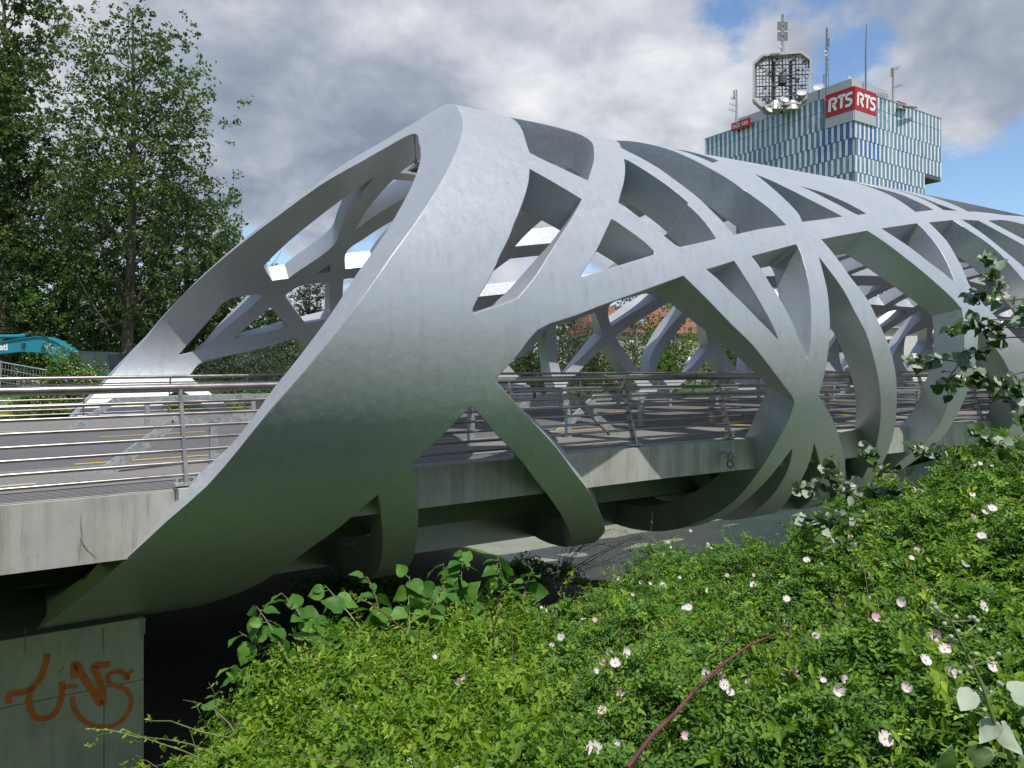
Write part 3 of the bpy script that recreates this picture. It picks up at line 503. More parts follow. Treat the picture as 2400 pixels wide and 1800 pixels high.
def smooth_outline(pts,step):                # soft bends become curves, hard corners stay
    P=[np.array((u,p*SS)) for u,p in pts]; n=len(P); d=[P[(i+1)%n]-P[i] for i in range(n)]; L=[max(1e-6,float(np.hypot(*x))) for x in d]; e=[x/l for x,l in zip(d,L)]; out=[]
    soft=[math.degrees(math.acos(max(-1,min(1,float(e[i-1]@e[i])))))<38 for i in range(n)]
    tan=[(lambda q:q/max(1e-6,float(np.hypot(*q))))(e[i-1]+e[i]) for i in range(n)]
    for i in range(n):
        j=(i+1)%n; a=tan[i] if soft[i] else e[i]; b=tan[j] if soft[j] else e[i]; k=max(1,int(math.ceil(L[i]/step)))
        for q in range(k):
            t=q/k; h=(2*t**3-3*t*t+1)*P[i]+(t**3-2*t*t+t)*L[i]*a+(-2*t**3+3*t*t)*P[j]+(t**3-t*t)*L[i]*b; out.append((float(h[0]),float(h[1])/SS))
    return out
def inside(poly,P):
    P=np.asarray(P); x,y=P[:,0],P[:,1]; r=np.zeros(len(P),bool); n=len(poly)
    for i in range(n):
        (x1,y1),(x2,y2)=poly[i],poly[(i+1)%n]
        if y1==y2: continue
        c=((y1<=y)!=(y2<=y))&(x<x1+(y-y1)/(y2-y1)*(x2-x1)); r^=c
    return r
bridge=thing('lattice_bridge','silver grey steel tube bridge with twisting lattice bands over the road','bridge',W(0,V0,-1.3))
def build_shell():
    holes=HOLES
    verts=[];edges=[]
    def chain(pts,closed):
        b=len(verts); verts.extend((u,p*SS) for u,p in pts); n=len(pts)
        edges.extend((b+i,b+(i+1)%n) for i in range(n if closed else n-1))
    phs=np.linspace(-90,270,145)
    left=[(float(u_cut(p)),float(p)) for p in phs]; right=[(LEN-u,p) for u,p in left]
    bot=densify([left[0],right[0]],.6,False); top=densify([right[-1],left[-1]],.6,False)
    chain(left[::-1][:-1]+bot[:-1]+right[:-1]+top[:-1],True)
    hp=[smooth_outline(h,.26) for h in holes]
    for h in hp: chain(h,True)
    seam=densify(SEAM,.4,False)[1:-1]; chain(seam,False); chain([(LEN-u,p) for u,p in seam],False)
    gu=np.arange(-.3,LEN+.4,.55); gp=np.arange(-86.3,270,4.6)
    G=np.array([(a+(j%2)*.27,b) for j,b in enumerate(gp) for a in gu]); uc=u_cut(G[:,1])
    G=G[(G[:,0]>uc+.15)&(G[:,0]<LEN-uc-.15)]
    keep=np.ones(len(G),bool)
    for h in holes:
        a=np.array(h); m=(G[:,0]>a[:,0].min())&(G[:,0]<a[:,0].max())&(G[:,1]>a[:,1].min())&(G[:,1]<a[:,1].max())
        if m.any(): keep[np.where(m)[0][inside(h,G[m])]]=False
    verts.extend((float(a),float(b)*SS) for a,b in G[keep])
    ov,oe,of,_,_,_=delaunay_2d_cdt([Vector(v) for v in verts],edges,[],0,1e-5)
    P=np.array([(v.x,v.y/SS) for v in ov]); Fc=np.array([f for f in of if len(f)==3],int)
    C=P[Fc].mean(1); lu=np.interp(C[:,1],phs,[q[0] for q in left]); ok=(C[:,0]>lu)&(C[:,0]<LEN-lu)
    for h in hp:
        a=np.array(h); m=ok&(C[:,0]>a[:,0].min())&(C[:,0]<a[:,0].max())&(C[:,1]>a[:,1].min())&(C[:,1]<a[:,1].max())
        if m.any(): ok[np.where(m)[0][inside(h,C[m])]]=False
    Fc=Fc[ok]; C=C[ok]
    O=outer(P[:,0],P[:,1]); nn=normal(P[:,0],P[:,1]); I=O-TK*nn
    ucv=np.interp(P[:,1],phs,[q[0] for q in left])            # the mouth is cut in one raked plane
    mo=np.abs(P[:,0]-ucv)<1e-3; I[mo,0]-=TK*nn[mo,2]
    mo2=np.abs(P[:,0]-(LEN-ucv))<1e-3; I[mo2,0]+=TK*nn[mo2,2]
    # blend the shift a little way in so that inner faces stay clean
    def tow(A): return np.stack([A[:,0]*sT-A[:,1]*cT,A[:,0]*cT+A[:,1]*sT,A[:,2]],-1)
    Ow,Iw=tow(O),tow(I); Nw=tow(nn)
    sp=[p for _,p in SEAM]; su=[u for u,_ in SEAM]
    part=np.where(C[:,0]<np.interp(C[:,1],sp,su),0,np.where(C[:,0]>LEN-np.interp(C[:,1],sp,su),1,2))
    # open edges of the whole sheet = the cut faces
    E=np.sort(np.concatenate([Fc[:,[0,1]],Fc[:,[1,2]],Fc[:,[2,0]]]),1); dirE=np.concatenate([Fc[:,[0,1]],Fc[:,[1,2]],Fc[:,[2,0]]]); own=np.tile(np.arange(len(Fc)),3)
    key=E[:,0].astype(np.int64)*len(P)+E[:,1]; _,idx,cnt=np.unique(key,return_index=True,return_counts=True); bi=idx[cnt==1]
    seamline=(np.abs(P[:,1]+90)<.02)|(np.abs(P[:,1]-270)<.02)
    bi=bi[~(seamline[dirE[bi,0]]&seamline[dirE[bi,1]])]
    org=np.array(bridge.location)
    for pid,name in ((0,'portal_arch'),(1,'portal_arch'),(2,'lattice_shell')):
        f=Fc[part==pid]; used=np.unique(f); mp=np.full(len(P),-1); mp[used]=np.arange(len(used)); k=len(used)
        V=[Ow[used]-org,Iw[used]-org]; NV=[Nw[used],-Nw[used]]
        faces=[tuple(t) for t in mp[f]]+[tuple(t) for t in (mp[f][:,::-1]+k)]
        b=bi[part[own[bi]]==pid]; wv=[];wf=[];wm={}
        def wi(i):
            if i not in wm: wm[i]=2*k+2*len(wm); wv.append(Ow[i]-org); wv.append(Iw[i]-org)
            return wm[i]
        for a_,b_ in dirE[b]:
            ia,ib=wi(a_),wi(b_); wf.append((ib,ia,ia+1,ib+1))
        me=bpy.data.meshes.new(name); allv=np.concatenate(V+([np.array(wv)] if wv else []))
        me.from_pydata(allv.tolist(),[],faces+wf); me.materials.append(MT['steel']); me.update()
        me.shade_smooth(); me.set_sharp_from_angle(angle=R(28))
        cn=np.zeros((len(me.loops),3)); lv=np.zeros(len(me.loops),int); me.loops.foreach_get('vertex_index',lv)
        me.corner_normals.foreach_get('vector',cn.ravel()) if False else None
        base=np.array([c.vector[:] for c in me.corner_normals])
        base[lv<k]=Nw[used][lv[lv<k]]; s=(lv>=k)&(lv<2*k); base[s]=-Nw[used][lv[s]-k]
        me.normals_split_custom_set(base.tolist())
        o=bpy.data.objects.new(name,me); put(o,bridge)
build_shell()
print('shell',time.time()-T0)
# ============================================================ GROUND, RIVER, ROAD
def zd(u): return -1.30+.012*min(max(u,-5),9)+.002*max(0,min(u-9,34))-.002*max(0,u-52)
def sstep(a,b,x): 
    t=np.clip((x-a)/(b-a),0,1); return t*t*(3-2*t)
def ground_h(u,v):
    top=-1.52+0*u
    low=-5.35-4.2*sstep(9.0,25,u)-.3*sstep(20,30,u)               # towpath under the bridge, then the river bed
    near=1-sstep(.6,5.6,v); near=near*(1-sstep(1,9,u))               # the camera's bank drops to the towpath
    far=sstep(25.5,31,v)*(1-sstep(2,14,u))
    back=1-sstep(-11,-6,u)
    k=np.maximum(np.maximum(near,far),back)
    h=low*(1-k)+top*k
    rb=sstep(82,86.5,u); h=h*(1-rb)+(-1.6)*rb
    return h
def ground_material():
    m,t,p=new_mat('bank_soil_and_grass'); a=tnoise(t,.35,6,.6); b=tnoise(t,6,6,.7); g=tnoise(t,1.1,6,.6,dist=.6)
    soil=ramp(t,b,[(.3,(.026,.022,.017)),(.7,(.075,.064,.05))]); grass=ramp(t,b,[(.3,(.035,.085,.012)),(.7,(.085,.17,.028))])
    c=nd(t,'ShaderNodeTexCoord'); d=nd(t,'ShaderNodeVectorMath',operation='DOT_PRODUCT'); t.links.new(c.outputs['Object'],d.inputs[0]); d.inputs[1].default_value=(-cT,sT,0)
    w=nd(t,'ShaderNodeMath',operation='MULTIPLY_ADD'); t.links.new(g,w.inputs[0]); w.inputs[1].default_value=6; t.links.new(d.outputs['Value'],w.inputs[2])   # plants thin out under the deck
    under=nd(t,'ShaderNodeMath',operation='MULTIPLY'); t.links.new(mrange(t,w.outputs[0],12.2,13.6),under.inputs[0]); t.links.new(mrange(t,w.outputs[0],29,27),under.inputs[1])
    k=mixc(t,under.outputs[0],grass,soil); k=mixc(t,mrange(t,g,.62,.68,0,.7),k,soil); t.links.new(k,p.inputs['Base Color']); p.inputs['Roughness'].default_value=.95; bump(t,p,b,.6,.05); return m
MT['ground']=ground_material()
def build_ground():
    us=np.concatenate([np.array([-900,-400,-200,-120,-70,-45]),np.arange(-32,30,.8),np.arange(30,78,4.),np.arange(78,92,.8),np.array([96,105,130,180,300,600,1500])])
    vs=np.concatenate([np.array([-900,-300,-120,-50,-25]),np.arange(-12,40,.8),np.array([44,50,60,80,120,200,400,900,2500])])
    U,V=np.meshgrid(us,vs,indexing='ij'); H=ground_h(U,V)
    rr=np.random.default_rng(3); H=H+rr.normal(0,.05,H.shape)*((np.abs(U)<40)&(V<45))*(H<-1.6)
    X=U*sT-V*cT; Y=U*cT+V*sT; n,m=U.shape
    vv=np.stack([X,Y,H],-1).reshape(-1,3); i=np.arange(n-1)[:,None]*m+np.arange(m-1)[None]; 
    f=np.stack([i,i+m,i+m+1,i+1],-1).reshape(-1,4)
    o=fastmesh('ground',vv,f,4,MT['ground'],smooth=True); tag(o,kind='structure')
build_ground()
def water_material():
    m,t,p=new_mat('river_water'); p.inputs['Roughness'].default_value=.13; p.inputs['IOR'].default_value=1.33
    a=tnoise(t,1.5,4,.6,(1,.45,1)); b=tnoise(t,5,5,.65,(1,.55,1),dist=.5)
    ad=nd(t,'ShaderNodeMath',operation='MULTIPLY_ADD'); t.links.new(a,ad.inputs[0]); ad.inputs[1].default_value=1.6; t.links.new(b,ad.inputs[2]); bump(t,p,ad.outputs[0],.35,.08)
    t.links.new(ramp(t,tnoise(t,.35,5,.6),[(.35,(.20,.215,.165)),(.65,(.27,.28,.225))]),p.inputs['Base Color']); return m
w=MB().add([W(8,-900,-8.6),W(92,-900,-8.6),W(92,2500,-8.6),W(8,2500,-8.6)],[(0,1,2,3)]).build('river',water_material()); tag(w,kind='structure')
# the deck follows a gentle camber, so everything that runs along it is lofted over these stations
ST=[-60,-30,-12,-5,0,3,6,9]+list(range(14,90,6))+[92,110,140]
def loft(mb,v0,v1,a,b,u0=-60,u1=140):
    s=[u0]+[x for x in ST if u0+.01<x<u1-.01]+[u1]
    vs=[];fs=[]
    for x in s: vs+=[W(x,v0,zd(x)+a),W(x,v1,zd(x)+a),W(x,v1,zd(x)+b),W(x,v0,zd(x)+b)]
    for i in range(len(s)-1):
        for k in range(4): fs.append((i*4+k,i*4+(k+1)%4,i*4+4+(k+1)%4,i*4+4+k))
    fs+=[(0,1,2,3),tuple(len(s)*4-4+k for k in (3,2,1,0))]
    return mb.add(vs,fs)
tag(loft(MB(),12.42,19.22,-.4,-.034).build('road',MT['road']),kind='structure')
tag(loft(MB(),9.46,12.40,-.4,-.03).build('pavement',MT['walk']),kind='structure')
tag(loft(MB(),19.24,24.04,-.4,-.03).build('pavement',MT['walk']),kind='structure')
def mark(name,u0,u1,v0,v1,m,lift=.004):
    b=MB(); s=np.linspace(u0,u1,4); z=lambda u:zd(u)-.034+lift
    for i in range(3): b.add([W(s[i],v0,z(s[i])),W(s[i+1],v0,z(s[i+1])),W(s[i+1],v1,z(s[i+1])),W(s[i],v1,z(s[i]))],[(0,1,2,3)])
    return b.build(name,m)
for k,u in enumerate(np.arange(-7.2,84,4.2)):
    for v,d in ((12.66,0.0),(17.5,.9)):
        tag(mark('lane_dash',u+d,u+d+2.0,v,v+.12,MT['yellow']),kind='structure')
for v in np.arange(12.9,18.6,.95): tag(mark('crossing_bar',-4.4,-.62,v,v+.48,MT['yellow'],.008),kind='structure')
for u0,u1,v in ((-2.6,.62,10.75),(-3.0,1.0,20.3),(13.6,16.4,11.75),(15.2,17.5,12.05)): tag(mark('path_mark',u0,u1,v,v+.12,MT['cream'] if u0<9 else MT['yellow'],.009),kind='structure')
# ============================================================ DECK parts of the bridge
eb=loft(MB(),9.08,9.44,-.53,0,1.85,84.2).build('edge_beam',MT['concrete'],bridge)
loft(MB(),24.06,24.42,-.53,0,1.85,84.2).build('edge_beam',MT['concrete'],bridge)
MT['fascia']=concrete('abutment_concrete',(.36,.35,.325),.65)
for v0,v1 in ((9.25,9.47),(24.03,24.25)):
    s=[-14,-5,0]; P=[[W(u,v,zd(u)+z) for v,z in ((v0,-.71),(v1,-.71),(v1,-.03),(v0,-.03))] for u in s]+[[W(1.5,v0,-2.0),W(1.5,v1,-2.0),W(2.05,v1,-1.31),W(2.05,v0,-1.31)]]
    b=MB(); b.add([q for r_ in P for q in r_],[(i*4+k,i*4+(k+1)%4,i*4+4+(k+1)%4,i*4+4+k) for i in range(3) for k in range(4)]+[(0,1,2,3),(15,14,13,12)]); b.build('edge_beam',MT['fascia'],bridge)
loft(MB(),9.47,24.03,-.60,-.41,-14,84.2).build('deck_slab',MT['concrete'],bridge)
MT['girder']=simple('green_grey_girder',(.10,.12,.105),.55,var=.2,scale=1.5)
g=MB()
for u in np.arange(4.5,82,4.3): g.ubox(u,u+.5,11.2,22.4,-2.3,-1.86)
g.build('cross_girder',MT['girder'],bridge)
for v in (11.6,16.2,20.8): loft(MB(),v,v+1.2,-1.35,-.62,2.2,83).build('box_girder',MT['girder'],bridge)
MB().add([W(6.62,9.075,-1.30),W(7.05,9.075,-1.30),W(7.05,9.075,-1.46),W(6.60,9.075,-1.46)],[(0,1,2,3)]).build('repair_patch',simple('pale_repair_patch',(.42,.5,.48),.8),bridge)
# a rusty stain and the crack below the kerb of the abutment beam
rust=simple('rust_and_lime_streak',(.20,.165,.13),.9,var=.4,scale=30)
def on_plane(v,pts): # pixels of the photograph on the vertical plane at distance v
    out=[]
    for x,y in pts:
        X=(x-1200)/F; d=-X*cT+sT; s=v/d; out.append(W((X*sT+cT)*s,v,(HY-y)/F*s))
    return out
def ribbon(mb,pts,w,nrm):
    nrm=Vector(nrm); pts=[Vector(p) for p in pts]; ws=w if isinstance(w,list) else [w]*len(pts); vs=[]
    for i,p in enumerate(pts):
        t=(pts[min(i+1,len(pts)-1)]-pts[max(i-1,0)]).normalized(); s=t.cross(nrm).normalized(); vs+=[p-s*ws[i]/2,p+s*ws[i]/2]
    return mb.add(vs,[(2*i,2*i+1,2*i+3,2*i+2) for i in range(len(pts)-1)])
PV=Vector((-cT,sT,0))
b=MB(); ribbon(b,on_plane(9.242,[(189,1208),(190,1235),(192,1262),(194,1274),(204,1288),(216,1298),(226,1308)]),[.004,.012,.014,.010,.008,.006,.004],PV); ribbon(b,on_plane(9.242,[(189,1262),(187,1290),(186,1315)]),[.012,.007,.004],PV)
b.build('crack_stain',rust,bridge)
# ============================================================ PIER with its spray paint
pier=thing('concrete_pier','olive grey concrete pier with an orange spray painted tag under the left end of the bridge','pier',W(-3,13,-6.2))
MT['pier']=concrete('olive_pier_concrete',(.40,.41,.29),.3)  # even olive base tint over the whole pier, streaks on top
core=MB().ubox(-9.5,1.84,11.58,22,-7,-3.3).build('pier_core',MT['pier'],pier)
def pgrid(u): return u
lay=[(-9.5,1.9,-4.12,-3.3)]+[(a,b_,-5.3,-4.13) for a,b_ in ((-9.5,-1.42),(-1.41,.04),(.05,1.42),(1.43,1.9))]+[(a,b_,-7,-5.31) for a,b_ in ((-9.5,-1.42),(-1.41,1.9))]
for a,b_,z0,z1 in lay: MB().ubox(a,b_,11.5,11.62,z0,z1).build('formwork_panel',MT['pier'],pier)
def sm(pts,n=6):                          # smooth a stroke (Catmull-Rom)
    P=[np.array(p,float) for p in pts]; P=[2*P[0]-P[1]]+P+[2*P[-1]-P[-2]]; o=[]
    for i in range(1,len(P)-2):
        for k in range(n):
            t=k/n; a,b_,c,d=P[i-1:i+3]; o.append(tuple(.5*((2*b_)+(c-a)*t+(2*a-5*b_+4*c-d)*t*t+(3*b_-a-3*c+d)*t**3)))
    o.append(tuple(P[-2])); return o
gz=lambda L:[(x*.3617,1300+y*.3617) for x,y in L]
gr=MB()
for s,w in (([(60,965),(55,920),(75,897),(140,893),(200,865),(250,820),(285,740),(310,640)],.075),([(215,850),(190,920),(190,980),(215,1035),(260,1062),(320,1052),(370,1010),(395,940),(403,870),(402,820)],.07),
            ([(410,862),(455,853),(505,855)],.05),([(487,800),(478,720),(500,715),(540,790),(600,880),(655,965),(668,900),(640,800),(610,725),(660,715),(718,708)],.085),
            ([(470,920),(475,970),(500,1030),(550,1080),(620,1112),(700,1115),(760,1095),(810,1050),(845,985),(850,930),(820,880),(770,855),(720,835),(697,800),(715,770),(770,755),(810,775),(825,805),(835,775),(862,745)],.06),([(392,748),(399,752)],.085)):
    ribbon(gr,on_plane(11.495,sm(gz(s))),w,PV)
m,t,p=new_mat('orange_spray_paint'); k=ramp(t,tnoise(t,9,5,.6),[(.3,(.42,.10,.02)),(.7,(.60,.17,.03))]); t.links.new(k,p.inputs['Base Color']); p.inputs['Roughness'].default_value=.6
gr.build('graffiti',m,pier)
for x0,x1 in ((58,60),(241,243)):
    b=MB(); q=on_plane(11.496,[(x0,1472),(x1,1472),(x1,1532),(x0,1532)]); b.add(q,[(0,1,2,3)]); b.build('rust_streak',rust,pier)
MB().tube(on_plane(11.47,[(338,1448),(338,1484),(334,1490)]),.012,6).build('drain_pipe',MT['galv'],pier)
# ============================================================ RAILINGS
def railing(v,lean,u0,u1,u_first,label,step=2.24):
    r=thing('railing',label,'railing',W((u0+u1)/2,v,-1.3),'stainless railings along both edges of the deck')
    vt=v+lean*.3
    def line(off,k): return [W(u,v+lean*.3*k,zd(u)+off) for u in [u0]+[x for x in ST if u0<x<u1]+[u1]]
    MB().tube(line(1.09,1.05),.047,10).build('top_rail',MT['inox'],r,True,60)
    for k in range(7):
        off=.13+.133*k; MB().tube(line(off,off/1.04),.019,8).build('rail_bar',MT['inox'],r,True,60)
    def at_u(mb,u): return mb
    proto=None; z0=zd(u_first)
    a=MB(); 
    def sh(q): return q
    dv=Vector((-cT,sT,0)); du=Vector((sT,cT,0)); B=Vector(W(u_first,v,z0))
    p0=B+Vector((0,0,.05)); p1=B+dv*(lean*.29)+Vector((0,0,1.07))
    for s in (0,):
        x=du*.019; y=dv*.055; a.hexa([p0-x-y,p0+x-y,p0+x+y,p0-x+y,p1-x-y*.62,p1+x-y*.62,p1+x+y*.62,p1-x+y*.62])
    post=a.build('post',MT['inox'],r)
    bp=MB(); bp.box(B+Vector((0,0,.035)),(.24,.13,.028),(du,dv,(0,0,1)))
    for q in (-.09,.09): bp.tube([B+du*q,B+du*q+Vector((0,0,.095))],.014,6)
    bpo=bp.build('base_plate',MT['galv'],post)
    u=u_first
    lst=[x for x in np.concatenate([np.arange(u_first-step,u0,-step),np.arange(u_first+step,u1,step)])]
    for x in lst:
        c=post.copy(); col.objects.link(c); c.parent=r; d=Vector(W(x,v,zd(x)))-B; c.location=d
        e=bpo.copy(); col.objects.link(e); e.parent=c
    return r
railing(9.22,1,-14,84,1.95,'stainless steel railing with horizontal bars on the near edge of the deck')
railing(24.28,-1,-14,84,2.5,'stainless steel railing with horizontal bars on the far edge of the deck',2.16)
# ============================================================ GUARD RAILS beside the carriageway
def guard(v,ua,ub,label,dn=True,pstep=2.0,close=True,off=0):
    g=thing('guard_rail',label,'guard rail',W(ua,v,-1.3),'galvanised guard rails beside the carriageway')
    us=[ua+1.05]+[x for x in ST if ua+1.3<x<ub-1.3]+[ub-1.05]
    b=MB(); vs=[];fs=[]
    for x in us:
        z=zd(x); vs+=[W(x,v-.03,z+.56),W(x,v+.05,z+.56),W(x,v+.05,z+.69),W(x,v-.03,z+.69)]
    for i in range(len(us)-1):
        for k in range(4): fs.append((i*4+k,i*4+(k+1)%4,i*4+4+(k+1)%4,i*4+4+k))
    fs+=[(3,2,1,0),tuple(len(us)*4-4+k for k in range(4))]; b.add(vs,fs).build('beam',MT['galv'],g)
    for e,s in ((ua,1),(ub,-1)):
        zt=zd(e+s*1.05); z0=zd(e)-.03; t=e+s*1.047
        poly=[(e,z0),(e+s*.28,z0),(t,zt+.56),(t,zt+.69),(t-s*.02,zt+.69)]
        MB().prism([W(x,v-.035,z) for x,z in poly],PV*.085).build('end_ramp',MT['galv'],g)
        MB().tube([W(t-s*.09,v-.045,zt+.6),W(t-s*.09,v-.03,zt+.6)],.014,6).build('bolt',MT['dark'],g)
    x0=ua+1.5+off; B=W(x0,v+.01,zd(x0))
    a=MB(); a.ubox(x0-.05,x0+.05,v-.02,v+.025,zd(x0)-.04,zd(x0)+.555); a.ubox(x0-.05,x0+.05,v+.03,v+.07,zd(x0)-.04,zd(x0)+.553); post=a.build('post',MT['galv'],g)
    x=x0+pstep
    while x<ub-1.2:
        c=post.copy(); col.objects.link(c); c.parent=g; c.location=(Vector(W(x,v+.01,zd(x)))-Vector(B)); x+=pstep
    j=None; x=ua+3.7
    while x<min(ub-2,45):
        q=MB(); z=zd(x)
        q.ubox(x-.004,x+.004,v-.034,v-.0305,z+.562,z+.688)
        for s1 in (-.05,.05,):
            for h in (.6,.65): q.tube([W(x+s1,v-.04,z+h),W(x+s1,v-.03,z+h)],.011,5)
        q.build('joint',MT['dark'],g); x+=4.0
guard(11.4,1.28,10.35,'galvanised guard rail beside the near pavement with both ends sloping down',pstep=2.1)
guard(12.85,9.9,85,'galvanised guard rail starting behind the near lattice, nearer side of the carriageway',pstep=2.3,off=.9)
guard(19.2,1.55,85,'galvanised guard rail along the far side of the carriageway',pstep=2.35,off=.2)
# ============================================================ FITTINGS on the bridge
def floodlight(u,v,z,label,aim,mt):
    f=thing('floodlight',label,'floodlight',W(u,v,z),'floodlights fixed to the edge beam')
    c=Vector(W(u,v,z)); a=Vector(aim).normalized()
    MB().tube([c-a*.07,c-a*.05,c+a*.06,c+a*.075],[.05,.062,.066,.07],12).build('housing',mt,f,True,35)
    MB().tube([c+a*.076,c+a*.08],.058,12).build('lens',simple('floodlight_glass',(.25,.3,.36),.1),f)
    q=MB(); q.box(c+Vector((0,0,.09))+PV*.02,(.22,.05,.02),((sT,cT,0),PV,(0,0,1))); q.box(c+PV*.12+Vector((0,0,.06)),(.05,.22,.03),((sT,cT,0),PV,(0,0,1))); q.build('bracket',MT['galv'],f)
    MB().tube([c+Vector((.02,0,-.06)),c+Vector((.05,0,-.14)),c+Vector((0,0,-.19)),c+Vector((-.06,0,-.15)),c+Vector((-.05,0,-.07))],.012,6).build('cable',MT['dark'],f)
floodlight(10.52,8.86,-1.44,'grey floodlight on the edge beam beside the crossing lattice ring',(.55,-.35,.55),MT['galv'])
floodlight(13.35,8.86,-1.42,'small floodlight with a blue lens between two lattice rings',(-.5,-.8,.2),MT['dark'])
floodlight(19.2,8.8,-1.36,'white floodlight on the edge beam behind the poplar twigs',(-.3,-.9,.1),MT['white'])
def luminaire(c,label):
    f=thing('luminaire',label,'lamp',c,'luminaires hung from the crown of the tube'); c=Vector(c); ax=((sT,cT,0),PV,(0,0,1))
    X,Y,Z=[Vector(q) for q in ax]
    MB().hexa([c-X*.28-Y*.16,c+X*.28-Y*.16,c+X*.28+Y*.16,c-X*.28+Y*.16,c-X*.16-Y*.1+Z*.13,c+X*.18-Y*.1+Z*.13,c+X*.18+Y*.1+Z*.13,c-X*.16+Y*.1+Z*.13]).build('housing',simple('aluminium_housing',(.5,.48,.45),.4,.3),f)
    MB().box(c-Z*.012,(.42,.24,.02),ax).build('lamp_glass',MT['dark'],f)
    MB().tube([c-X*.18+Z*.1,c-X*.2+Z*.62],.014,6).build('rod',MT['galv'],f)
    MB().tube([c-X*.2+Z*.13,c-X*.2+Z*.2],.05,8).build('joint',MT['galv'],f)
luminaire(at(994,401,14.6),'floodlight luminaire hung inside the mouth of the tube below its crown')
luminaire(at(1706,492,17.6),'luminaire hung in the lattice window below the third band')
bn=thing('litter_bin','stainless litter bin on the far pavement half hidden by the portal','bin',W(6.35,21,zd(6)))
MB().ubox(6.1,6.6,20.85,21.15,zd(6)+.16,zd(6)+.56).build('body',MT['inox'],bn); MB().ubox(6.06,6.64,20.82,21.18,zd(6)+.565,zd(6)+.63).build('lid',MT['dark'],bn); MB().ubox(6.3,6.4,20.95,21.05,zd(6)-.03,zd(6)+.155).build('leg',MT['galv'],bn)
# ============================================================ TREES
def leaf_material(name,stops,trans=.35,rough=.55,gloss=.35):
    m=bpy.data.materials.new(name); m.use_nodes=True; t=m.node_tree; t.nodes.clear()
    out=t.nodes.new('ShaderNodeOutputMaterial'); p=t.nodes.new('ShaderNodeBsdfPrincipled'); tr=t.nodes.new('ShaderNodeBsdfTranslucent'); mx=t.nodes.new('ShaderNodeMixShader')
    a=nd(t,'ShaderNodeAttribute',attribute_name='tint'); k=ramp(t,a.outputs['Fac'],stops)
    t.links.new(k,p.inputs['Base Color']); p.inputs['Roughness'].default_value=rough; p.inputs['Specular IOR Level'].default_value=gloss
    tk=mixc(t,1.0,k,(1.15,1.25,.55),'MULTIPLY'); t.links.new(tk,tr.inputs[0]); mx.inputs[0].default_value=trans
    t.links.new(p.outputs[0],mx.inputs[1]); t.links.new(tr.outputs[0],mx.inputs[2]); t.links.new(mx.outputs[0],out.inputs[0]); return m
MT['leaf_poplar']=leaf_material('poplar_leaves',[(0,(0.029,0.056,0.016)),(.5,(0.066,0.116,0.030)),(1,(0.166,0.220,0.078))])
MT['leaf_dark']=leaf_material('dark_leaves',[(0,(0.021,0.042,0.016)),(.5,(0.049,0.088,0.028)),(1,(0.105,0.166,0.049))])
MT['leaf_bright']=leaf_material('fresh_leaves',[(0,(0.039,0.085,0.016)),(.5,(0.096,0.185,0.028)),(1,(0.194,0.299,0.047))])
MT['leaf_grey']=leaf_material('grey_green_leaves',[(0,(0.034,0.054,0.034)),(.5,(0.074,0.105,0.068)),(1,(0.162,0.196,0.142))])
def bark(name,c):
    m,t,p=new_mat(name); n=tnoise(t,6,6,.7,(1,1,.15)); t.links.new(ramp(t,n,[(.3,tuple(x*.4 for x in c)),(.7,tuple(x*1.3 for x in c))]),p.inputs['Base Color']); p.inputs['Roughness'].default_value=.9; bump(t,p,n,.7,.05); return m
MT['bark']=bark('grey_brown_bark',(.13,.10,.08)); MT['bark_pale']=bark('pale_bark',(.30,.28,.25)); MT['bark_dark']=bark('dark_bark',(.05,.04,.032))
def leaf_quads(C,size,rng,updir=.35,aspect=.62,nrm=None):
    """one folded rhombus per leaf centre: returns verts (4n,3) and quads"""
    n=len(C); d=rng.normal(size=(n,3)); d[:,2]+=.0; d/=np.linalg.norm(d,axis=1,keepdims=True)
    w=rng.normal(size=(n,3)); w[:,2]+=updir*2.2
    if nrm is not None: w=w*.55+nrm*1.1
    w-=d*(w*d).sum(1,keepdims=True); w/=np.linalg.norm(w,axis=1,keepdims=True)+1e-9
    s=np.cross(w,d); L=(size*rng.uniform(.65,1.35,n))[:,None]
    v=np.stack([C-d*L*.5,C+s*L*aspect*.5+w*L*.06,C+d*L*.5,C-s*L*aspect*.5+w*L*.06],1)
    return v.reshape(-1,3),np.arange(4*n).reshape(-1,4)
def bez(a,b,sag,rng,n=6,wob=.06):
    a,b=np.array(a,float),np.array(b,float); L=np.linalg.norm(b-a); o=[]
    off=rng.normal(size=3)*wob*L
    for i in range(n+1):
        t=i/n; o.append(a+(b-a)*t+off*math.sin(math.pi*t)+np.array([0,0,sag*L*math.sin(math.pi*t)]))
    return o
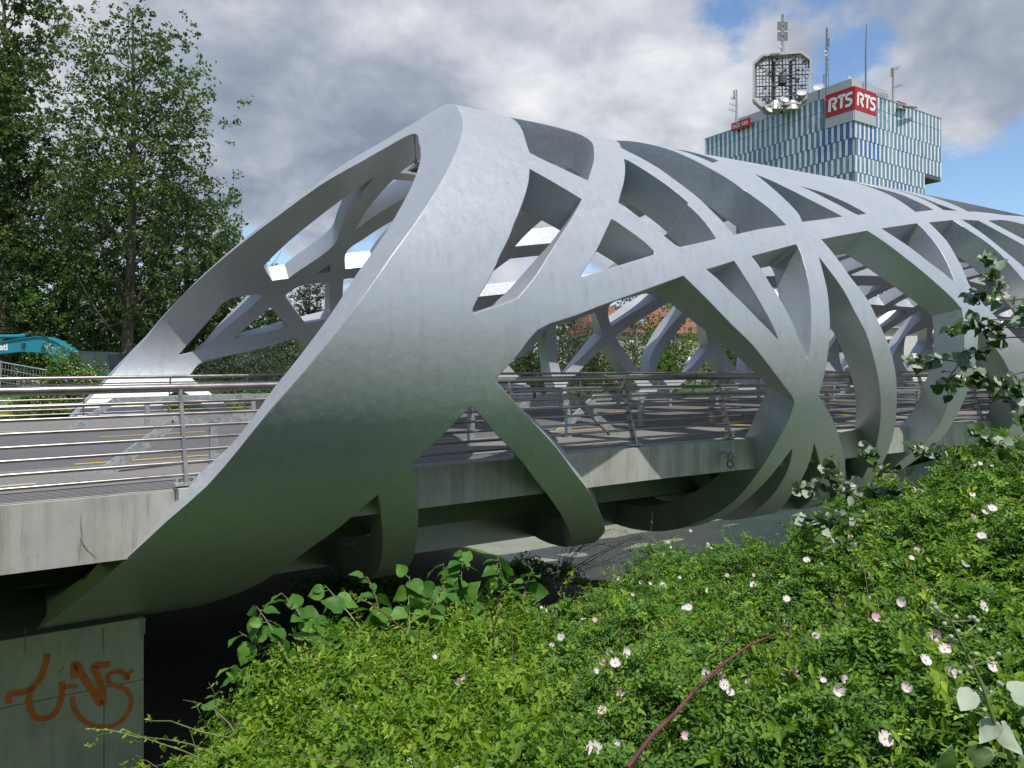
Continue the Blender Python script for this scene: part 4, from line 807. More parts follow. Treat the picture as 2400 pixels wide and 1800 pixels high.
def tree(label,px,Y,top,rpx,name='tree',seed=1,mat='leaf_poplar',bk='bark',leaf=.21,nl=9000,limbs=26,trunk=.3,low=.22,shape=(.55,1.0,.85,.35),clump=.62,ascend=.55,lean=0,ground=-1.55,group='trees on the banks',dead=0,conif=False,dx=0):
    rng=np.random.default_rng(seed); x=(px-1200)/F*Y; zt=(HY-top)/F*Y; H=zt-ground; Rm=rpx/F*Y
    t=thing(name,label,'tree',(x,Y,ground),group)
    base=np.array([x,Y,ground-.2]); tip=np.array([x+lean,Y,zt-.04*H])
    tp=bez(base,tip,0,rng,10,.015)
    MB().tube(tp,[max(.02,trunk*(1-.88*i/10)+(.12*trunk if i==0 else 0)) for i in range(11)],9,False).build('trunk',MT[bk],t,True,70)
    def tpos(h):
        f=h*10; i=min(9,int(f)); return np.array(tp[i])+(np.array(tp[i+1])-np.array(tp[i]))*(f-i)
    br=MB(); cent=[]; 
    for k in range(limbs):
        h=low+(1-low)*((k+rng.uniform(0,1))/limbs)*.97; a=k*2.399+rng.uniform(-.5,.5)
        r=Rm*np.interp(h,np.linspace(low,1,len(shape)),shape)*rng.uniform(.62,1.12)
        up=(-.15 if conif else ascend)*r*(1.2-.3*h)
        p0=tpos(max(.05,h-up/H*1.0)) if not conif else tpos(h); p1=tpos(h)*[1,1,0]+np.array([math.cos(a)*r,math.sin(a)*r,ground+h*H+rng.uniform(-.03,.05)*H*.5])
        lp=bez(p0,p1,-.05,rng,5,.07); r0=max(.02,trunk*.42*(1-h*.75))
        br.tube(lp,[r0*(1-.15*i) for i in range(6)],5,False)
        cent.append((np.array(lp[-1]),r*.34)); cent.append((np.array(lp[4]),r*.34)); cent.append((np.array(lp[3]),r*.28))
        for j in range(3):
            q0=np.array(lp[2+j%3]); dirn=rng.normal(size=3); dirn[2]=abs(dirn[2])*.5; q1=q0+dirn/np.linalg.norm(dirn)*r*rng.uniform(.25,.5)
            br.tube(bez(q0,q1,0,rng,3,.1),[r0*.4,r0*.3,r0*.2,r0*.1],4,False); cent.append((q1,r*.26))
    cent.append((tip,Rm*.22))
    for k in range(dead):                                   # bare dead limbs
        h=rng.uniform(.34,.6); p0=tpos(h-.08); r=Rm*rng.uniform(1.0,1.5); p1=p0+np.array([r,rng.normal()*.3*r,r*rng.uniform(.05,.5)]); lp=bez(p0,p1,.03,rng,6,.08)
        br.tube(lp,[.09,.075,.06,.05,.035,.02,.01],5,False)
        for j in range(7):
            q0=np.array(lp[2+j%5]); d=rng.normal(size=3)*.5+(p1-p0)/np.linalg.norm(p1-p0); q1=q0+d*r*rng.uniform(.12,.3); br.tube(bez(q0,q1,0,rng,3,.1),[.03,.022,.015,.006],4,False)
    br.build('branches',MT[bk],t,True,70)
    w=np.array([c[1] for c in cent])**2; w/=w.sum(); pick=rng.choice(len(cent),nl,p=w); cc=np.array([c[0] for c in cent])[pick]; cr_=np.array([c[1] for c in cent])[pick]
    sub=rng.normal(size=(len(cent),9,3)); sc=sub[pick,rng.integers(0,9,nl)]
    off=sc*cr_[:,None]*.72+rng.normal(size=(nl,3))*cr_[:,None]*.145*clump/.62; off[:,2]*=.75
    C=cc+off; v,f=leaf_quads(C,leaf,rng)
    ct=rng.uniform(0,1,(len(cent),9)); tint=np.clip(.3*ct[pick,0]+.3*ct[pick,3]+.4*rng.uniform(0,1,nl),0,1)
    o=fastmesh('crown',v,f,4,MT[mat],t,{'tint':np.repeat(tint,4)}); tag(o,kind='stuff'); return t
P4=(.35,.8,1.0,.45)
tree('tall poplar with a bare grey lower trunk, tallest tree right of the frame edge',292,48,-5,178,'poplar_tree',11,nl=30000,limbs=46,trunk=.38,low=.26,shape=(.75,.95,1.05,1.0,.9,.55),ascend=.9,leaf=.235,lean=.5)
tree('very tall leafy poplar cut off by the top left corner of the view',5,51,-170,125,'poplar_tree',12,nl=42000,limbs=52,trunk=.40,low=.12,shape=(.9,1.0,1.0,.95,.8,.5),ascend=.85,leaf=.235)
tree('dark tall tree filling the left frame edge behind the excavator boom',-70,56,60,150,'poplar_tree',13,nl=26000,limbs=40,low=.06,shape=(.9,1.0,.9,.6),mat='leaf_dark')
tree('broad mid green tree with dense foliage left of the bare poplar trunk',150,53,300,150,'broadleaf_tree',14,nl=30000,limbs=42,low=.06,shape=(.9,1.0,.9,.5),mat='leaf_dark')
tree('fresh green bushy tree in front of the tall poplars above the excavator cab',190,50,600,115,'broadleaf_tree',15,nl=14000,limbs=24,low=.05,shape=(.9,1.0,.85,.5),mat='leaf_bright',leaf=.14,trunk=.15)
tree('leafy tree with dead bare limbs reaching right towards the portal',440,56,385,140,'broadleaf_tree',16,nl=24000,limbs=34,low=.15,shape=(.9,1.0,.9,.6),dead=9)
tree('dark dense tree right behind the raked far leg of the portal',520,60,560,95,'broadleaf_tree',17,nl=12000,limbs=24,low=.08,shape=(.9,1,.9,.5),mat='leaf_dark',dead=3)
tree('dark shrubby tree behind the excavator cab',330,62,610,140,'broadleaf_tree',18,nl=15000,limbs=26,low=.04,shape=(1,1,.9,.5),mat='leaf_dark')
tree('grey green willowy tree seen through the lowest gaps of the far portal leg',570,46,765,115,'broadleaf_tree',19,nl=16000,limbs=26,low=.02,shape=(1,1,.9,.6),mat='leaf_grey',leaf=.13,trunk=.12)
tree('round olive green tree seen through the far lattice triangle left of the big arch',725,66,655,75,'broadleaf_tree',20,nl=12000,limbs=24,low=.08,shape=(.9,1,.95,.6),mat='leaf_grey')
tree('dark tree just left of the big near arch behind the far railing',640,58,715,85,'broadleaf_tree',21,nl=11000,limbs=24,low=.03,shape=(1,1,.9,.5),mat='leaf_dark')
tree('slim dark conifer peeping out left of the big arch',832,80,640,42,'conifer_tree',22,nl=7000,limbs=34,low=.1,shape=(1,.7,.45,.12),mat='leaf_dark',conif=True,leaf=.2)
tree('dark green tree behind the first curved rib of the far lattice',1240,78,760,70,'broadleaf_tree',23,nl=10000,limbs=24,low=.05,shape=(1,1,.9,.5),mat='leaf_dark',leaf=.2)
tree('airy tall tree with reddish gaps in front of the red tiled roof',1345,84,690,75,'broadleaf_tree',24,nl=8000,limbs=26,low=.12,shape=(.8,1,.8,.4),mat='leaf_grey',leaf=.2)
tree('thin tree with a pale trunk beside the red tiled roof',1490,88,668,62,'birch_tree',25,nl=6500,limbs=24,low=.2,shape=(.7,1,.8,.4),mat='leaf_poplar',bk='bark_pale',leaf=.2)
tree('bright green maple in front of the right end of the red roof',1585,76,700,58,'broadleaf_tree',26,nl=9000,limbs=22,low=.08,shape=(.9,1,.9,.5),mat='leaf_bright',leaf=.19)
tree('low bright green tree under the red roof between two curved ribs',1545,70,815,48,'broadleaf_tree',27,nl=7000,limbs=20,low=.03,shape=(1,1,.9,.5),mat='leaf_bright',leaf=.17)
tree('dense mid green tree right of the second far cross',1700,82,775,62,'broadleaf_tree',28,nl=9000,limbs=22,low=.05,shape=(1,1,.9,.5),mat='leaf_poplar',leaf=.2)
tree('leafy tree standing low behind the first far cross',1400,72,800,70,'broadleaf_tree',29,nl=9000,limbs=22,low=.03,shape=(1,1,.9,.5),mat='leaf_dark',leaf=.18)
tree('tree behind the far railing left of the first curved rib',1130,70,745,90,'broadleaf_tree',30,nl=9000,limbs=22,low=.03,shape=(1,1,.9,.5),mat='leaf_dark',leaf=.18)
tree('tree hidden behind the big near arch, its crown above the far railing',960,66,735,100,'broadleaf_tree',31,nl=9000,limbs=22,low=.03,shape=(1,1,.9,.5),mat='leaf_dark',leaf=.18)
# far-off wood that closes the horizon: one mass
rng=np.random.default_rng(5); n=42000
X=rng.uniform(-190,110,n); Yw=rng.uniform(118,150,n); hh=4.5+3.2*np.sin(X*.11)+2.2*np.sin(X*.31+1)+1.5*np.sin(X*.83); Z=-1.6+(hh+4)*rng.uniform(0,1,n)**.8
v,f=leaf_quads(np.stack([X,Yw,Z],1),.75,rng); o=fastmesh('distant_wood',v,f,4,MT['leaf_dark'],None,{'tint':np.repeat(rng.uniform(0,1,n),4)}); tag(o,'dark band of distant woodland closing the view behind the river','wood',kind='stuff')
# ------------------------------------------------------------ shrubs of the left bank
def shrub(label,c,rad,name='shrub',seed=1,mat='leaf_bright',leaf=.08,nl=9000,flowers=0,group=None,fsize=.07,cat='shrub'):
    rng=np.random.default_rng(seed); t=thing(name,label,cat,c,group); c=np.array(c,float); rad=np.array(rad,float)
    b=MB()
    for k in range(14):
        d=rng.normal(size=3); d[2]=abs(d[2])+.3; d/=np.linalg.norm(d); b.tube(bez(c,c+d*rad*.9,.0,rng,4,.1),[.03,.025,.02,.012,.006],4,False)
    b.build('stems',MT['bark_dark'],t)
    d=rng.normal(size=(nl,3)); d[:,2]=np.abs(d[:,2]); d/=np.linalg.norm(d,axis=1,keepdims=True)
    lump=1+.16*np.sin(d[:,0]*7+seed)+.14*np.sin(d[:,1]*9+2*seed)+.12*np.sin(d[:,2]*11+d[:,0]*5)
    C=c+d*rad*(lump*rng.uniform(.72,1.05,nl))[:,None]; v,f=leaf_quads(C,leaf,rng,nrm=d); ti=np.clip(rng.normal(.45,.22,nl),0,1)
    tag(fastmesh('foliage',v,f,4,MT[mat],t,{'tint':np.repeat(ti,4)}),kind='stuff')
    if flowers:
        d=rng.normal(size=(flowers,3)); d[:,2]=np.abs(d[:,2])*1.2; d/=np.linalg.norm(d,axis=1,keepdims=True)
        lump=1+.16*np.sin(d[:,0]*7+seed)+.14*np.sin(d[:,1]*9+2*seed)+.12*np.sin(d[:,2]*11+d[:,0]*5)
        C=c+d*rad*(lump*rng.uniform(.98,1.08,flowers))[:,None]; v,f=leaf_quads(C,fsize,rng,nrm=d,aspect=.9)
        tag(fastmesh('blossom',v,f,4,MT['cream_petal'],t,{'tint':np.repeat(rng.uniform(0,1,flowers),4)}),kind='stuff')
    return t
MT['cream_petal']=leaf_material('cream_blossom',[(0,(.30,.30,.14)),(.5,(.50,.47,.28)),(1,(.62,.60,.45))],.2)
shrub('flowering shrub with cream blossom behind the far railing, in front of the excavator',at(175,968,25.5),(1.15,1.0,1.75),'blossom_shrub',3,nl=16000,flowers=900,leaf=.075,fsize=.05,group='cream flowering shrubs by the far railing')
shrub('low cream flowering shrub spreading left towards the mesh fence',at(100,978,26.5),(.95,.9,1.0),'blossom_shrub',4,nl=9000,flowers=600,leaf=.075,fsize=.05,group='cream flowering shrubs by the far railing')
shrub('cream flowering shrub showing between the legs of the far portal',at(450,985,28),(2.3,1.0,1.15),'blossom_shrub',6,nl=14000,flowers=700,leaf=.075,fsize=.05,group='cream flowering shrubs by the far railing')
shrub('sunny green shrub behind the far railing beside the litter bin',at(610,985,29),(1.3,.9,1.05),'shrub',7,nl=9000,leaf=.08)
# ============================================================ TEXT
def text_poly(s,size,wide=1.0,bold=0.0):
    c=bpy.data.curves.new('t','FONT'); c.body=s; c.size=size; c.offset=bold; c.resolution_u=3; o=bpy.data.objects.new('t',c); col.objects.link(o)
    bpy.context.view_layer.update(); me=o.evaluated_get(bpy.context.evaluated_depsgraph_get()).to_mesh(); v=[(p.co.x*wide,p.co.y) for p in me.vertices]; f=[tuple(p.vertices) for p in me.polygons]
    o.to_mesh_clear(); bpy.data.objects.remove(o); return v,f
def text_on(name,s,size,org,X,Z,mat,parent,wide=1.0,bold=0.0,skew=0,maxw=None):
    v,f=text_poly(s,size,wide,bold); w=max(a for a,_ in v)
    if maxw: v=[(a*maxw/w,b) for a,b in v]
    X,Z,org=Vector(X),Vector(Z),Vector(org); b=MB(); b.add([org+X*(a+skew*bb)+Z*bb for a,bb in v],f); 
    me=b; return me.build(name,mat,parent)
# ============================================================ BROADCAST TOWER
YT=168.0
def ang(px): return math.atan((px-1200)/F)
C0=Vector(((2001-1200)/F*YT,YT,0)); aL,aR=R(-31.2),R(55.4)
DL=Vector((math.sin(aL),math.cos(aL),0)); DR=Vector((math.sin(aR),math.cos(aR),0)); UP=Vector((0,0,1))
NL=Vector((-math.cos(aL),math.sin(aL),0)); NR=Vector((math.cos(aR),-math.sin(aR),0))    # outward normals of the two faces
if NL.y>0: NL=-NL
if NR.y>0: NR=-NR
zp=lambda y:(HY-y)/F*YT
tower=thing('office_tower','tall glass office tower with blue and white striped facades and roof antennas','tower',(C0.x,C0.y,-1.6))
def glass(name,c,rough=.08):
    m,t,p=new_mat(name); t.links.new(ramp(t,tnoise(t,.35,3),[(.3,tuple(x*.7 for x in c)),(.7,tuple(x*1.2 for x in c))]),p.inputs['Base Color']); p.inputs['Roughness'].default_value=rough; p.inputs['Specular IOR Level'].default_value=.8; return m
MT['pane']=[glass('teal_pane',(.11,.235,.32)),glass('steel_blue_pane',(.10,.20,.29)),glass('deep_blue_pane',(.045,.13,.34)),glass('grey_blue_pane',(.17,.28,.33))]
m,t,p=new_mat('mirror_white_panel'); k=ramp(t,tnoise(t,.8,6,.75,(1,1,.25),dist=2),[(.36,(.42,.47,.66)),(.46,(.74,.73,.75)),(.8,(.84,.81,.81))]); t.links.new(k,p.inputs['Base Color']); p.inputs['Roughness'].default_value=.3; MT['wpanel']=m
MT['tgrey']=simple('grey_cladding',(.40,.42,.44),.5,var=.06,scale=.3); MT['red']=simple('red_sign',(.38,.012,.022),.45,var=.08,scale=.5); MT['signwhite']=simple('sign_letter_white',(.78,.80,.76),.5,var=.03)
MT['mast']=simple('antenna_steel',(.17,.18,.175),.55,.3,var=.2); MT['dish']=simple('dish_white',(.52,.52,.50),.5,var=.08); MT['frame']=simple('antenna_frame_metal',(.46,.43,.41),.4,.3,var=.15,scale=.5); MT['tdark']=simple('dark_soffit',(.06,.06,.065),.6)
WL,WR,WT=43.5,28.6,36.2          # lengths: left face, right face, right face with the overhang
rows=[(60.2,57.45),(57.35,53.45)]
z=53.35
while z>0: rows.append((z,z-3.5)); z-=3.63
core=MB()
def slab(mb,a,b_,z0,z1,inset=.25):      # solid body behind the panes, from the corner a along the left face and b along the right
    o=C0-NL*inset-NR*inset; P=[o,o+DL*a,o+DL*a+DR*b_,o+DR*b_]; mb.add([q+UP*z0 for q in P]+[q+UP*z1 for q in P],[(3,2,1,0),(4,5,6,7),(0,1,5,4),(1,2,6,5),(2,3,7,6),(3,0,4,7)])
slab(core,WL,WR,-1.6,45.75); core.build('tower_core',MT['tgrey'],tower)
c2=MB(); slab(c2,WL,WT,45.8,60.0); c2.build('upper_core',MT['tgrey'],tower)
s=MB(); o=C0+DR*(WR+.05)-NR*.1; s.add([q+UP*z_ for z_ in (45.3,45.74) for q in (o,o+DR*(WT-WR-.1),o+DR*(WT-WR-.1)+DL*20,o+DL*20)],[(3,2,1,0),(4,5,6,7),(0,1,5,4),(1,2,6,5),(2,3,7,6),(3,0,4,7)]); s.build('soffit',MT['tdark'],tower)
def panel(mb,D,Nn,x0,x1,z0,z1,d=.06,out=.0):
    a=C0+D*x0+Nn*out; b_=C0+D*x1+Nn*out; return mb.add([a+UP*z0,b_+UP*z0,b_+UP*z1,a+UP*z1,a-Nn*d+UP*z0,b_-Nn*d+UP*z0,b_-Nn*d+UP*z1,a-Nn*d+UP*z1],[(0,1,2,3),(7,6,5,4),(0,4,5,1),(1,5,6,2),(2,6,7,3),(3,7,4,0)])
rng=random.Random(4); npane=0
extra=[MB() for _ in range(5)]
for D,Nn,Wd,pitch,pw in ((DL,NL,WL,1.50,.88),(DR,NR,WR,1.62,.95)):
    for ri,(z1,z0) in enumerate(rows):
        wide=WT if (Nn is NR and ri<=3) else Wd
        x=.02-pitch*(0,0,.34,.62,.28,.8,.5,.15,.45,.7,.3,.6,.1,.5,.8,.35,.2,.6)[ri%18]
        while x<wide-.2:
            a,b_=max(.02,x),min(wide,x+pw); c_=min(wide,x+pitch-.02)
            insign=ri<2 and ((Nn is NL and x<6.6) or (Nn is NR and x<7.9))
            if not insign and z0>-.5:
                vis=(z0>38 or (Nn is NR and 8<z0<24 and x<20))
                dist=x; deep=ri in (2,3) and dist<9
                mi=2 if (deep and rng.random()<.7) or (z0<42 and rng.random()<.35) else rng.choice([0,0,1,1,3] if ri<2 else [0,1,1,1,3])
                if b_-a>.1:
                    if npane<300 and vis: panel(MB_:=MB(),D,Nn,a,b_,z0,z1).build('window_pane',MT['pane'][mi],tower); npane+=1
                    else: panel(extra[mi],D,Nn,a,b_,z0,z1)
                if c_-b_>.06 and b_>=0: panel(extra[4],D,Nn,max(.02,b_+.025),c_,z0,z1,.09,.04)
            x+=pitch
for k,e_ in enumerate(extra):
    if e_.f: tag(e_.build('white_panel' if k==4 else 'window_pane',MT['wpanel'] if k==4 else MT['pane'][k],tower),kind='stuff')
b=MB()
for D,Nn,L_ in ((DL,NL,WL),(DR,NR,WT)): panel(b,D,Nn,-.05,L_+.1,60.22,60.5,.3,.12)
b.build('roof_edge',MT['frame'],tower)
pb=MB(); o=C0+DL*1.5+DR*1.6; P=[o,o+DL*32,o+DL*32+DR*14,o+DR*14]; pb.add([q+UP*60.02 for q in P]+[q+UP*63.2 for q in P],[(3,2,1,0),(4,5,6,7),(0,1,5,4),(1,2,6,5),(2,3,7,6),(3,0,4,7)]); pb.build('roof_plant_room',MT['tgrey'],tower)
# corner sign
for D,Nn,L_,nm in ((DL,NL,6.75,0),(DR,NR,8.0,1)):
    panel(MB(),D,Nn,-.12,L_,53.35,55.55,.5,.32).build('sign_base',MT['tgrey'],tower)
    rp=panel(MB(),D,Nn,-.12,L_,55.6,60.6,.5,.34).build('sign_panel',MT['red'],tower)
    # letters R T S drawn as strokes
    st={'R':[[(0,0),(0,1)],[(0,.95),(.42,.95),(.58,.86),(.60,.70),(.50,.55),(.28,.50)],[(.30,.5),(.62,0)]],'T':[[(0,.95),(.70,.95)],[(.36,.95),(.34,0)]],'S':[[(.62,.93),(.22,.93),(.06,.82),(.08,.62),(.22,.53),(.44,.47),(.54,.36),(.52,.16),(.38,.05),(0,.05)]]}
    for ch,x0 in (('R',.12),('T',.42),('S',.70)):
        m_=MB(); hgt=2.75; wsc=L_*.245/.62
        for line in st[ch]:
            pts=[]
            for a,c_ in line:
                xx=x0*L_+a*wsc+c_*.12
                if nm==0: xx=L_-.2-xx
                pts.append(C0+D*xx+Nn*(.36+.004*len(pts)*0)+UP*(56.7+c_*hgt))
            line_n=Nn
            ribbon(m_,pts,[.62 if len(line)>2 else .66]*len(pts),line_n)
        m_.v=[tuple(Vector(q)+Nn*.002*i_) for i_,q in enumerate(m_.v)] if False else m_.v
        mm=m_.build('letter',MT['signwhite'],rp)
# ------------------------------------------------------------ things on the tower roof
def up_at(px,py,D=YT): return Vector(at(px,py,D))
GR='antennas on the tower roof'
def lattice_mast(label,px,y0,y1,D,w,name='lattice_mast',arms=()):
    a,b_=up_at(px,y0,D),up_at(px,y1,D); t=thing(name,label,'antenna mast',a,GR); m_=MB(); H=b_.z-a.z
    for i in range(3):
        q=2*math.pi*i/3; o=Vector((math.cos(q)*w,math.sin(q)*w,0)); m_.tube([a+o,b_+o*.6],w*.18,4)
    n=int(H/(w*3))
    for k in range(n):
        for i in range(3):
            q=2*math.pi*i/3; q2=2*math.pi*(i+1)/3; f0=1-.4*k/n; p0=a+UP*H*k/n+Vector((math.cos(q)*w,math.sin(q)*w,0))*f0; p1=a+UP*H*(k+1)/n+Vector((math.cos(q2)*w,math.sin(q2)*w,0))*f0; m_.tube([p0,p1],w*.1,3,False)
    m_.build('mast',MT['mast'],t)
    for (yy,dx,kind) in arms:
        c=up_at(px,yy,D); m2=MB()
        if kind=='yagi':
            e=c+Vector((dx,0,abs(dx)*.3)); m2.tube([c,e],.05,4)
            for j in range(5): g_=c+(e-c)*(.3+.17*j); m2.tube([g_+Vector((0,-.4,.45-.05*j)),g_+Vector((0,.4,-.45+.05*j))],.03,3)
            m2.build('aerial',MT['mast'],t)
        elif kind=='panel': m2.box(c+Vector((dx,-.2,0)),(.28,.2,1.9)); m2.tube([c,c+Vector((dx,-.1,.5))],.04,3); m2.tube([c,c+Vector((dx,-.1,-.5))],.04,3); m2.build('aerial_panel',MT['mast'],t)
        else: m2.tube([c+Vector((dx,-.25,0)),c+Vector((dx,-.02,0))],[.42,.42],10); m2.build('drum_aerial',MT['dish'],t)
    return t
arms=[]
for yy in (62,86):
    for dx in (-1.05,-.7,.62,.95,-.35,.3): arms.append((yy,dx,'panel'))
arms+=[(110,-.55,'drum'),(92,-.6,'drum')]
lattice_mast('lattice mast with panel aerials standing on the octagonal antenna frame',1834,122,33,178,.34,arms=arms)
lattice_mast('tall slim lattice mast between the octagonal frame and the corner sign',1938,226,64,174,.34,arms=[(123,-.35,'drum'),(128,-.3,'drum'),(185,-.7,'panel'),(100,.35,'panel')])
lattice_mast('mast with side aerials right of the corner sign',2093,238,158,172,.24,arms=[(163,1.3,'yagi'),(205,2.0,'yagi'),(170,-.4,'panel')])
lattice_mast('short mast with yagi aerials above the small red sign on the left',1726,300,210,182,.26,arms=[(233,-1.3,'yagi'),(248,-1.6,'yagi'),(262,-1.8,'yagi'),(222,-.6,'panel')])
tp_=thing('flagpole','thin bare pole rising behind the corner sign','pole',up_at(2029,216,172)); MB().tube([up_at(2029,216,172),up_at(2029,120,172),up_at(2031,56,172)],[.2,.16,.1],8).build('pole',MT['mast'],tp_)
# octagonal antenna frame
fr=thing('antenna_frame','octagonal metal frame filled with a dark lattice of antennas on the tower roof','antenna frame',up_at(1834,256,180),GR)
oc=[(1764,147),(1786,127),(1881,120),(1903,137),(1900,222),(1878,243),(1784,250),(1763,231)]
off=Vector((1.1,3.2,0)); ctr=up_at(1832,185,180)
for i in range(8):
    a,b_=up_at(*oc[i],180),up_at(*oc[(i+1)%8],180); ia=ctr+(a-ctr)*.93; ib=ctr+(b_-ctr)*.93
    MB().add([a,b_,b_+off,a+off,ia,ib,ib+off,ia+off],[(0,1,2,3),(7,6,5,4),(0,4,5,1),(3,2,6,7),(0,3,7,4),(1,5,6,2)]).build('frame_plate',MT['frame'],fr)
MT['grid']=simple('antenna_grid',(.075,.085,.08),.6,.2,var=.3)
gb=MB(); r2=random.Random(8)
def inoct(x,y): return inside([(a*.9+1832*.1,b_*.9+185*.1) for a,b_ in oc],[(x,y)])[0]
for D_ in (180.4,182.2):
    for k in range(17):
        x=1772+k*7.7
        ys=[y for y in range(124,248,2) if inoct(x,y)]
        if ys: gb.tube([up_at(x,ys[0],D_),up_at(x,ys[-1],D_)],.07 if k%4 else .15,4)
    for k in range(15):
        y=128+k*8.2; xs=[x for x in range(1764,1903,2) if inoct(x,y)]
        if xs: gb.tube([up_at(xs[0],y+1,D_),up_at(xs[-1],y-3,D_)],.07 if k%3 else .16,4)
for k in range(90):
    x,y=r2.uniform(1775,1892),r2.uniform(132,240)
    if inoct(x,y): gb.tube([up_at(x,y,181),up_at(x+r2.choice([-14,14]),y+12,181.5)],.07,3)
for k in range(30):
    x,y=r2.uniform(1778,1888),r2.uniform(135,236)
    if inoct(x,y): gb.box(up_at(x,y,181.2),(r2.uniform(.3,.8),.4,r2.uniform(.2,.5)))
tag(gb.build('aerial_grid',MT['grid'],fr),kind='stuff')
for x in (1812,1853): MB().box(up_at(x,192,182.8),(.7,.5,9.2)).build('column',simple('column_grey_green',(.20,.22,.20),.6),fr)
MB().tube([up_at(1834,178,180),up_at(1834,197,180)],1.0,10).build('drum',MT['grid'],fr)
for x in (1813,1853):
    MB().tube([up_at(x,262,182),up_at(x,240,182)],[2.4,1.7],14).build('pedestal',simple('pedestal_metal',(.40,.38,.37),.4,.3),fr)
def dish(label,px,py,D,r,yaw,foot):
    c=up_at(px,py,D); t=thing('satellite_dish',label,'satellite dish',c,'satellite dishes along the tower roof edge'); d=Vector((math.sin(yaw)*.8,-math.cos(yaw)*.8,.55)).normalized(); a=d.orthogonal().normalized(); b_=d.cross(a); m_=MB(); rings=[]
    for i in range(5):
        q=r*i/4; rings.append([c+d*(.28*q*q/r)+(a*math.cos(k*math.pi/7)+b_*math.sin(k*math.pi/7))*q for k in range(14)] )
    vs=[q for g_ in rings for q in g_]; fs=[(i*14+k,i*14+(k+1)%14,(i+1)*14+(k+1)%14,(i+1)*14+k) for i in range(4) for k in range(14)]; m_.add(vs,fs).build('bowl',MT['dish'],t,True,60)
    MB().tube([c+d*r*.8,c-b_*r*.9],.05,4).build('feed_arm',MT['mast'],t); MB().tube([c-d*.1,c-d*.3-UP*foot],.16,6).build('stand',MT['mast'],t)
for i,a_ in enumerate([('dish on the roof edge just left of the tall slim mast',1919,206,172,1.05,-.5,2.4),('highest dish, above the left part of the corner sign',1994,188,172,.95,.5,2.6),('dish in front of the lower right of the octagonal frame',1880,219,173,1.0,-.3,2.6),('dish in front of the foot of the octagonal frame',1838,235,175,1.0,.2,2.4),('dish leaning below the frame pedestal',1824,249,176,.95,.9,1.8),('lowest dish at the left end of the row',1800,258,178,1.0,.5,1.7),('small dish left behind the tall slim mast',1960,209,180,.8,.2,1.5)]):
    dish('white satellite '+a_[0],*a_[1:])
def red_sign(label,px0,px1,yt,yb,D,Dv,Nn,txt,slope):
    a=up_at(px0,yb,D); t=thing('roof_sign',label,'sign',a,'small red roof signs'); w=(px1-px0)/F*D/abs(Dv.x)*(.9); h=(yb-yt)/F*D; b_=MB(); b_.add([a,a+Dv*w,a+Dv*w+UP*h,a+UP*h]+[q-Nn*.4 for q in (a,a+Dv*w,a+Dv*w+UP*h,a+UP*h)],[(0,1,2,3),(7,6,5,4),(0,4,5,1),(1,5,6,2),(2,6,7,3),(3,7,4,0)]); b_.build('panel',MT['red'],t)
    text_on('lettering',txt,h*.62,a+Dv*w*.07+UP*h*.27+Nn*.03,Dv,UP,MT['signwhite'],t,bold=.02,maxw=w*.86)
red_sign('small red SRG SSR sign on the left end of the tower roof',1714,1746,290,308,196,-DL,NL,'SRG SSR',0)
red_sign('small red SRG SSR sign half hidden behind the right roof edge',2105,2137,236,249,180,DR,NR,'SRG SSR',0)
gd=thing('maintenance_crane','folded window cleaning crane lying on the right roof edge','crane',up_at(2120,250,176)); MB().tube([up_at(2118,250,176),up_at(2148,252,180)],[.35,.2],6).build('jib',MT['mast'],gd); MB().hexa([up_at(2102,252,176),up_at(2124,256,178),up_at(2124,256,180),up_at(2102,252,178),up_at(2108,241,176),up_at(2122,247,178),up_at(2122,247,180),up_at(2108,241,178)]).build('cover',MT['tgrey'],gd)
rl=thing('roof_railing','thin roof railing right of the corner sign','railing',up_at(2060,230,171)); m_=MB()
for k in range(4): m_.tube([up_at(2058+k*7,228+k*2,172),up_at(2058+k*7,217+k*1.5,172)],.05,4)
for d_ in (0,5): m_.tube([up_at(2056,217+d_,172),up_at(2082,222+d_,172)],.05,4)
tag(m_.build('bars',MT['mast'],rl),kind='stuff')
# ============================================================ STATION BUILDING at the far end of the bridge
DS=102.0
st_=thing('station_building','cream stone building with tall arched windows and slate roof across the river','building',at(2200,925,DS))
MT['cream_wall']=simple('cream_render',(.60,.575,.53),.8,var=.06,scale=.6); MT['stone']=simple('stone_trim',(.46,.42,.37),.85,var=.1,scale=1); MT['slate']=simple('slate_roof',(.075,.072,.085),.6,var=.25,scale=1.5); MT['wglass']=glass('dark_window_glass',(.05,.06,.065),.1)
Xs=Vector((.995,-.10,0)).normalized(); Ns=Vector((-.10,-.995,0)).normalized()
def sp(x,z,o=0.0): # facade coordinates: x metres along from pixel column 2045, z height
    return Vector(at(2040,HY,DS))+Xs*x+UP*z+Ns*o
def quad(mb,x0,x1,z0,z1,o,d): 
    p=[sp(x0,z0,o),sp(x1,z0,o),sp(x1,z1,o),sp(x0,z1,o)]; return mb.add(p+[q-Ns*d for q in p],[(0,1,2,3),(7,6,5,4),(0,4,5,1),(1,5,6,2),(2,6,7,3),(3,7,4,0)])
Ws=34.0; ez=5.75; wins=[1.5+k*4.15+.95 for k in range(8)]
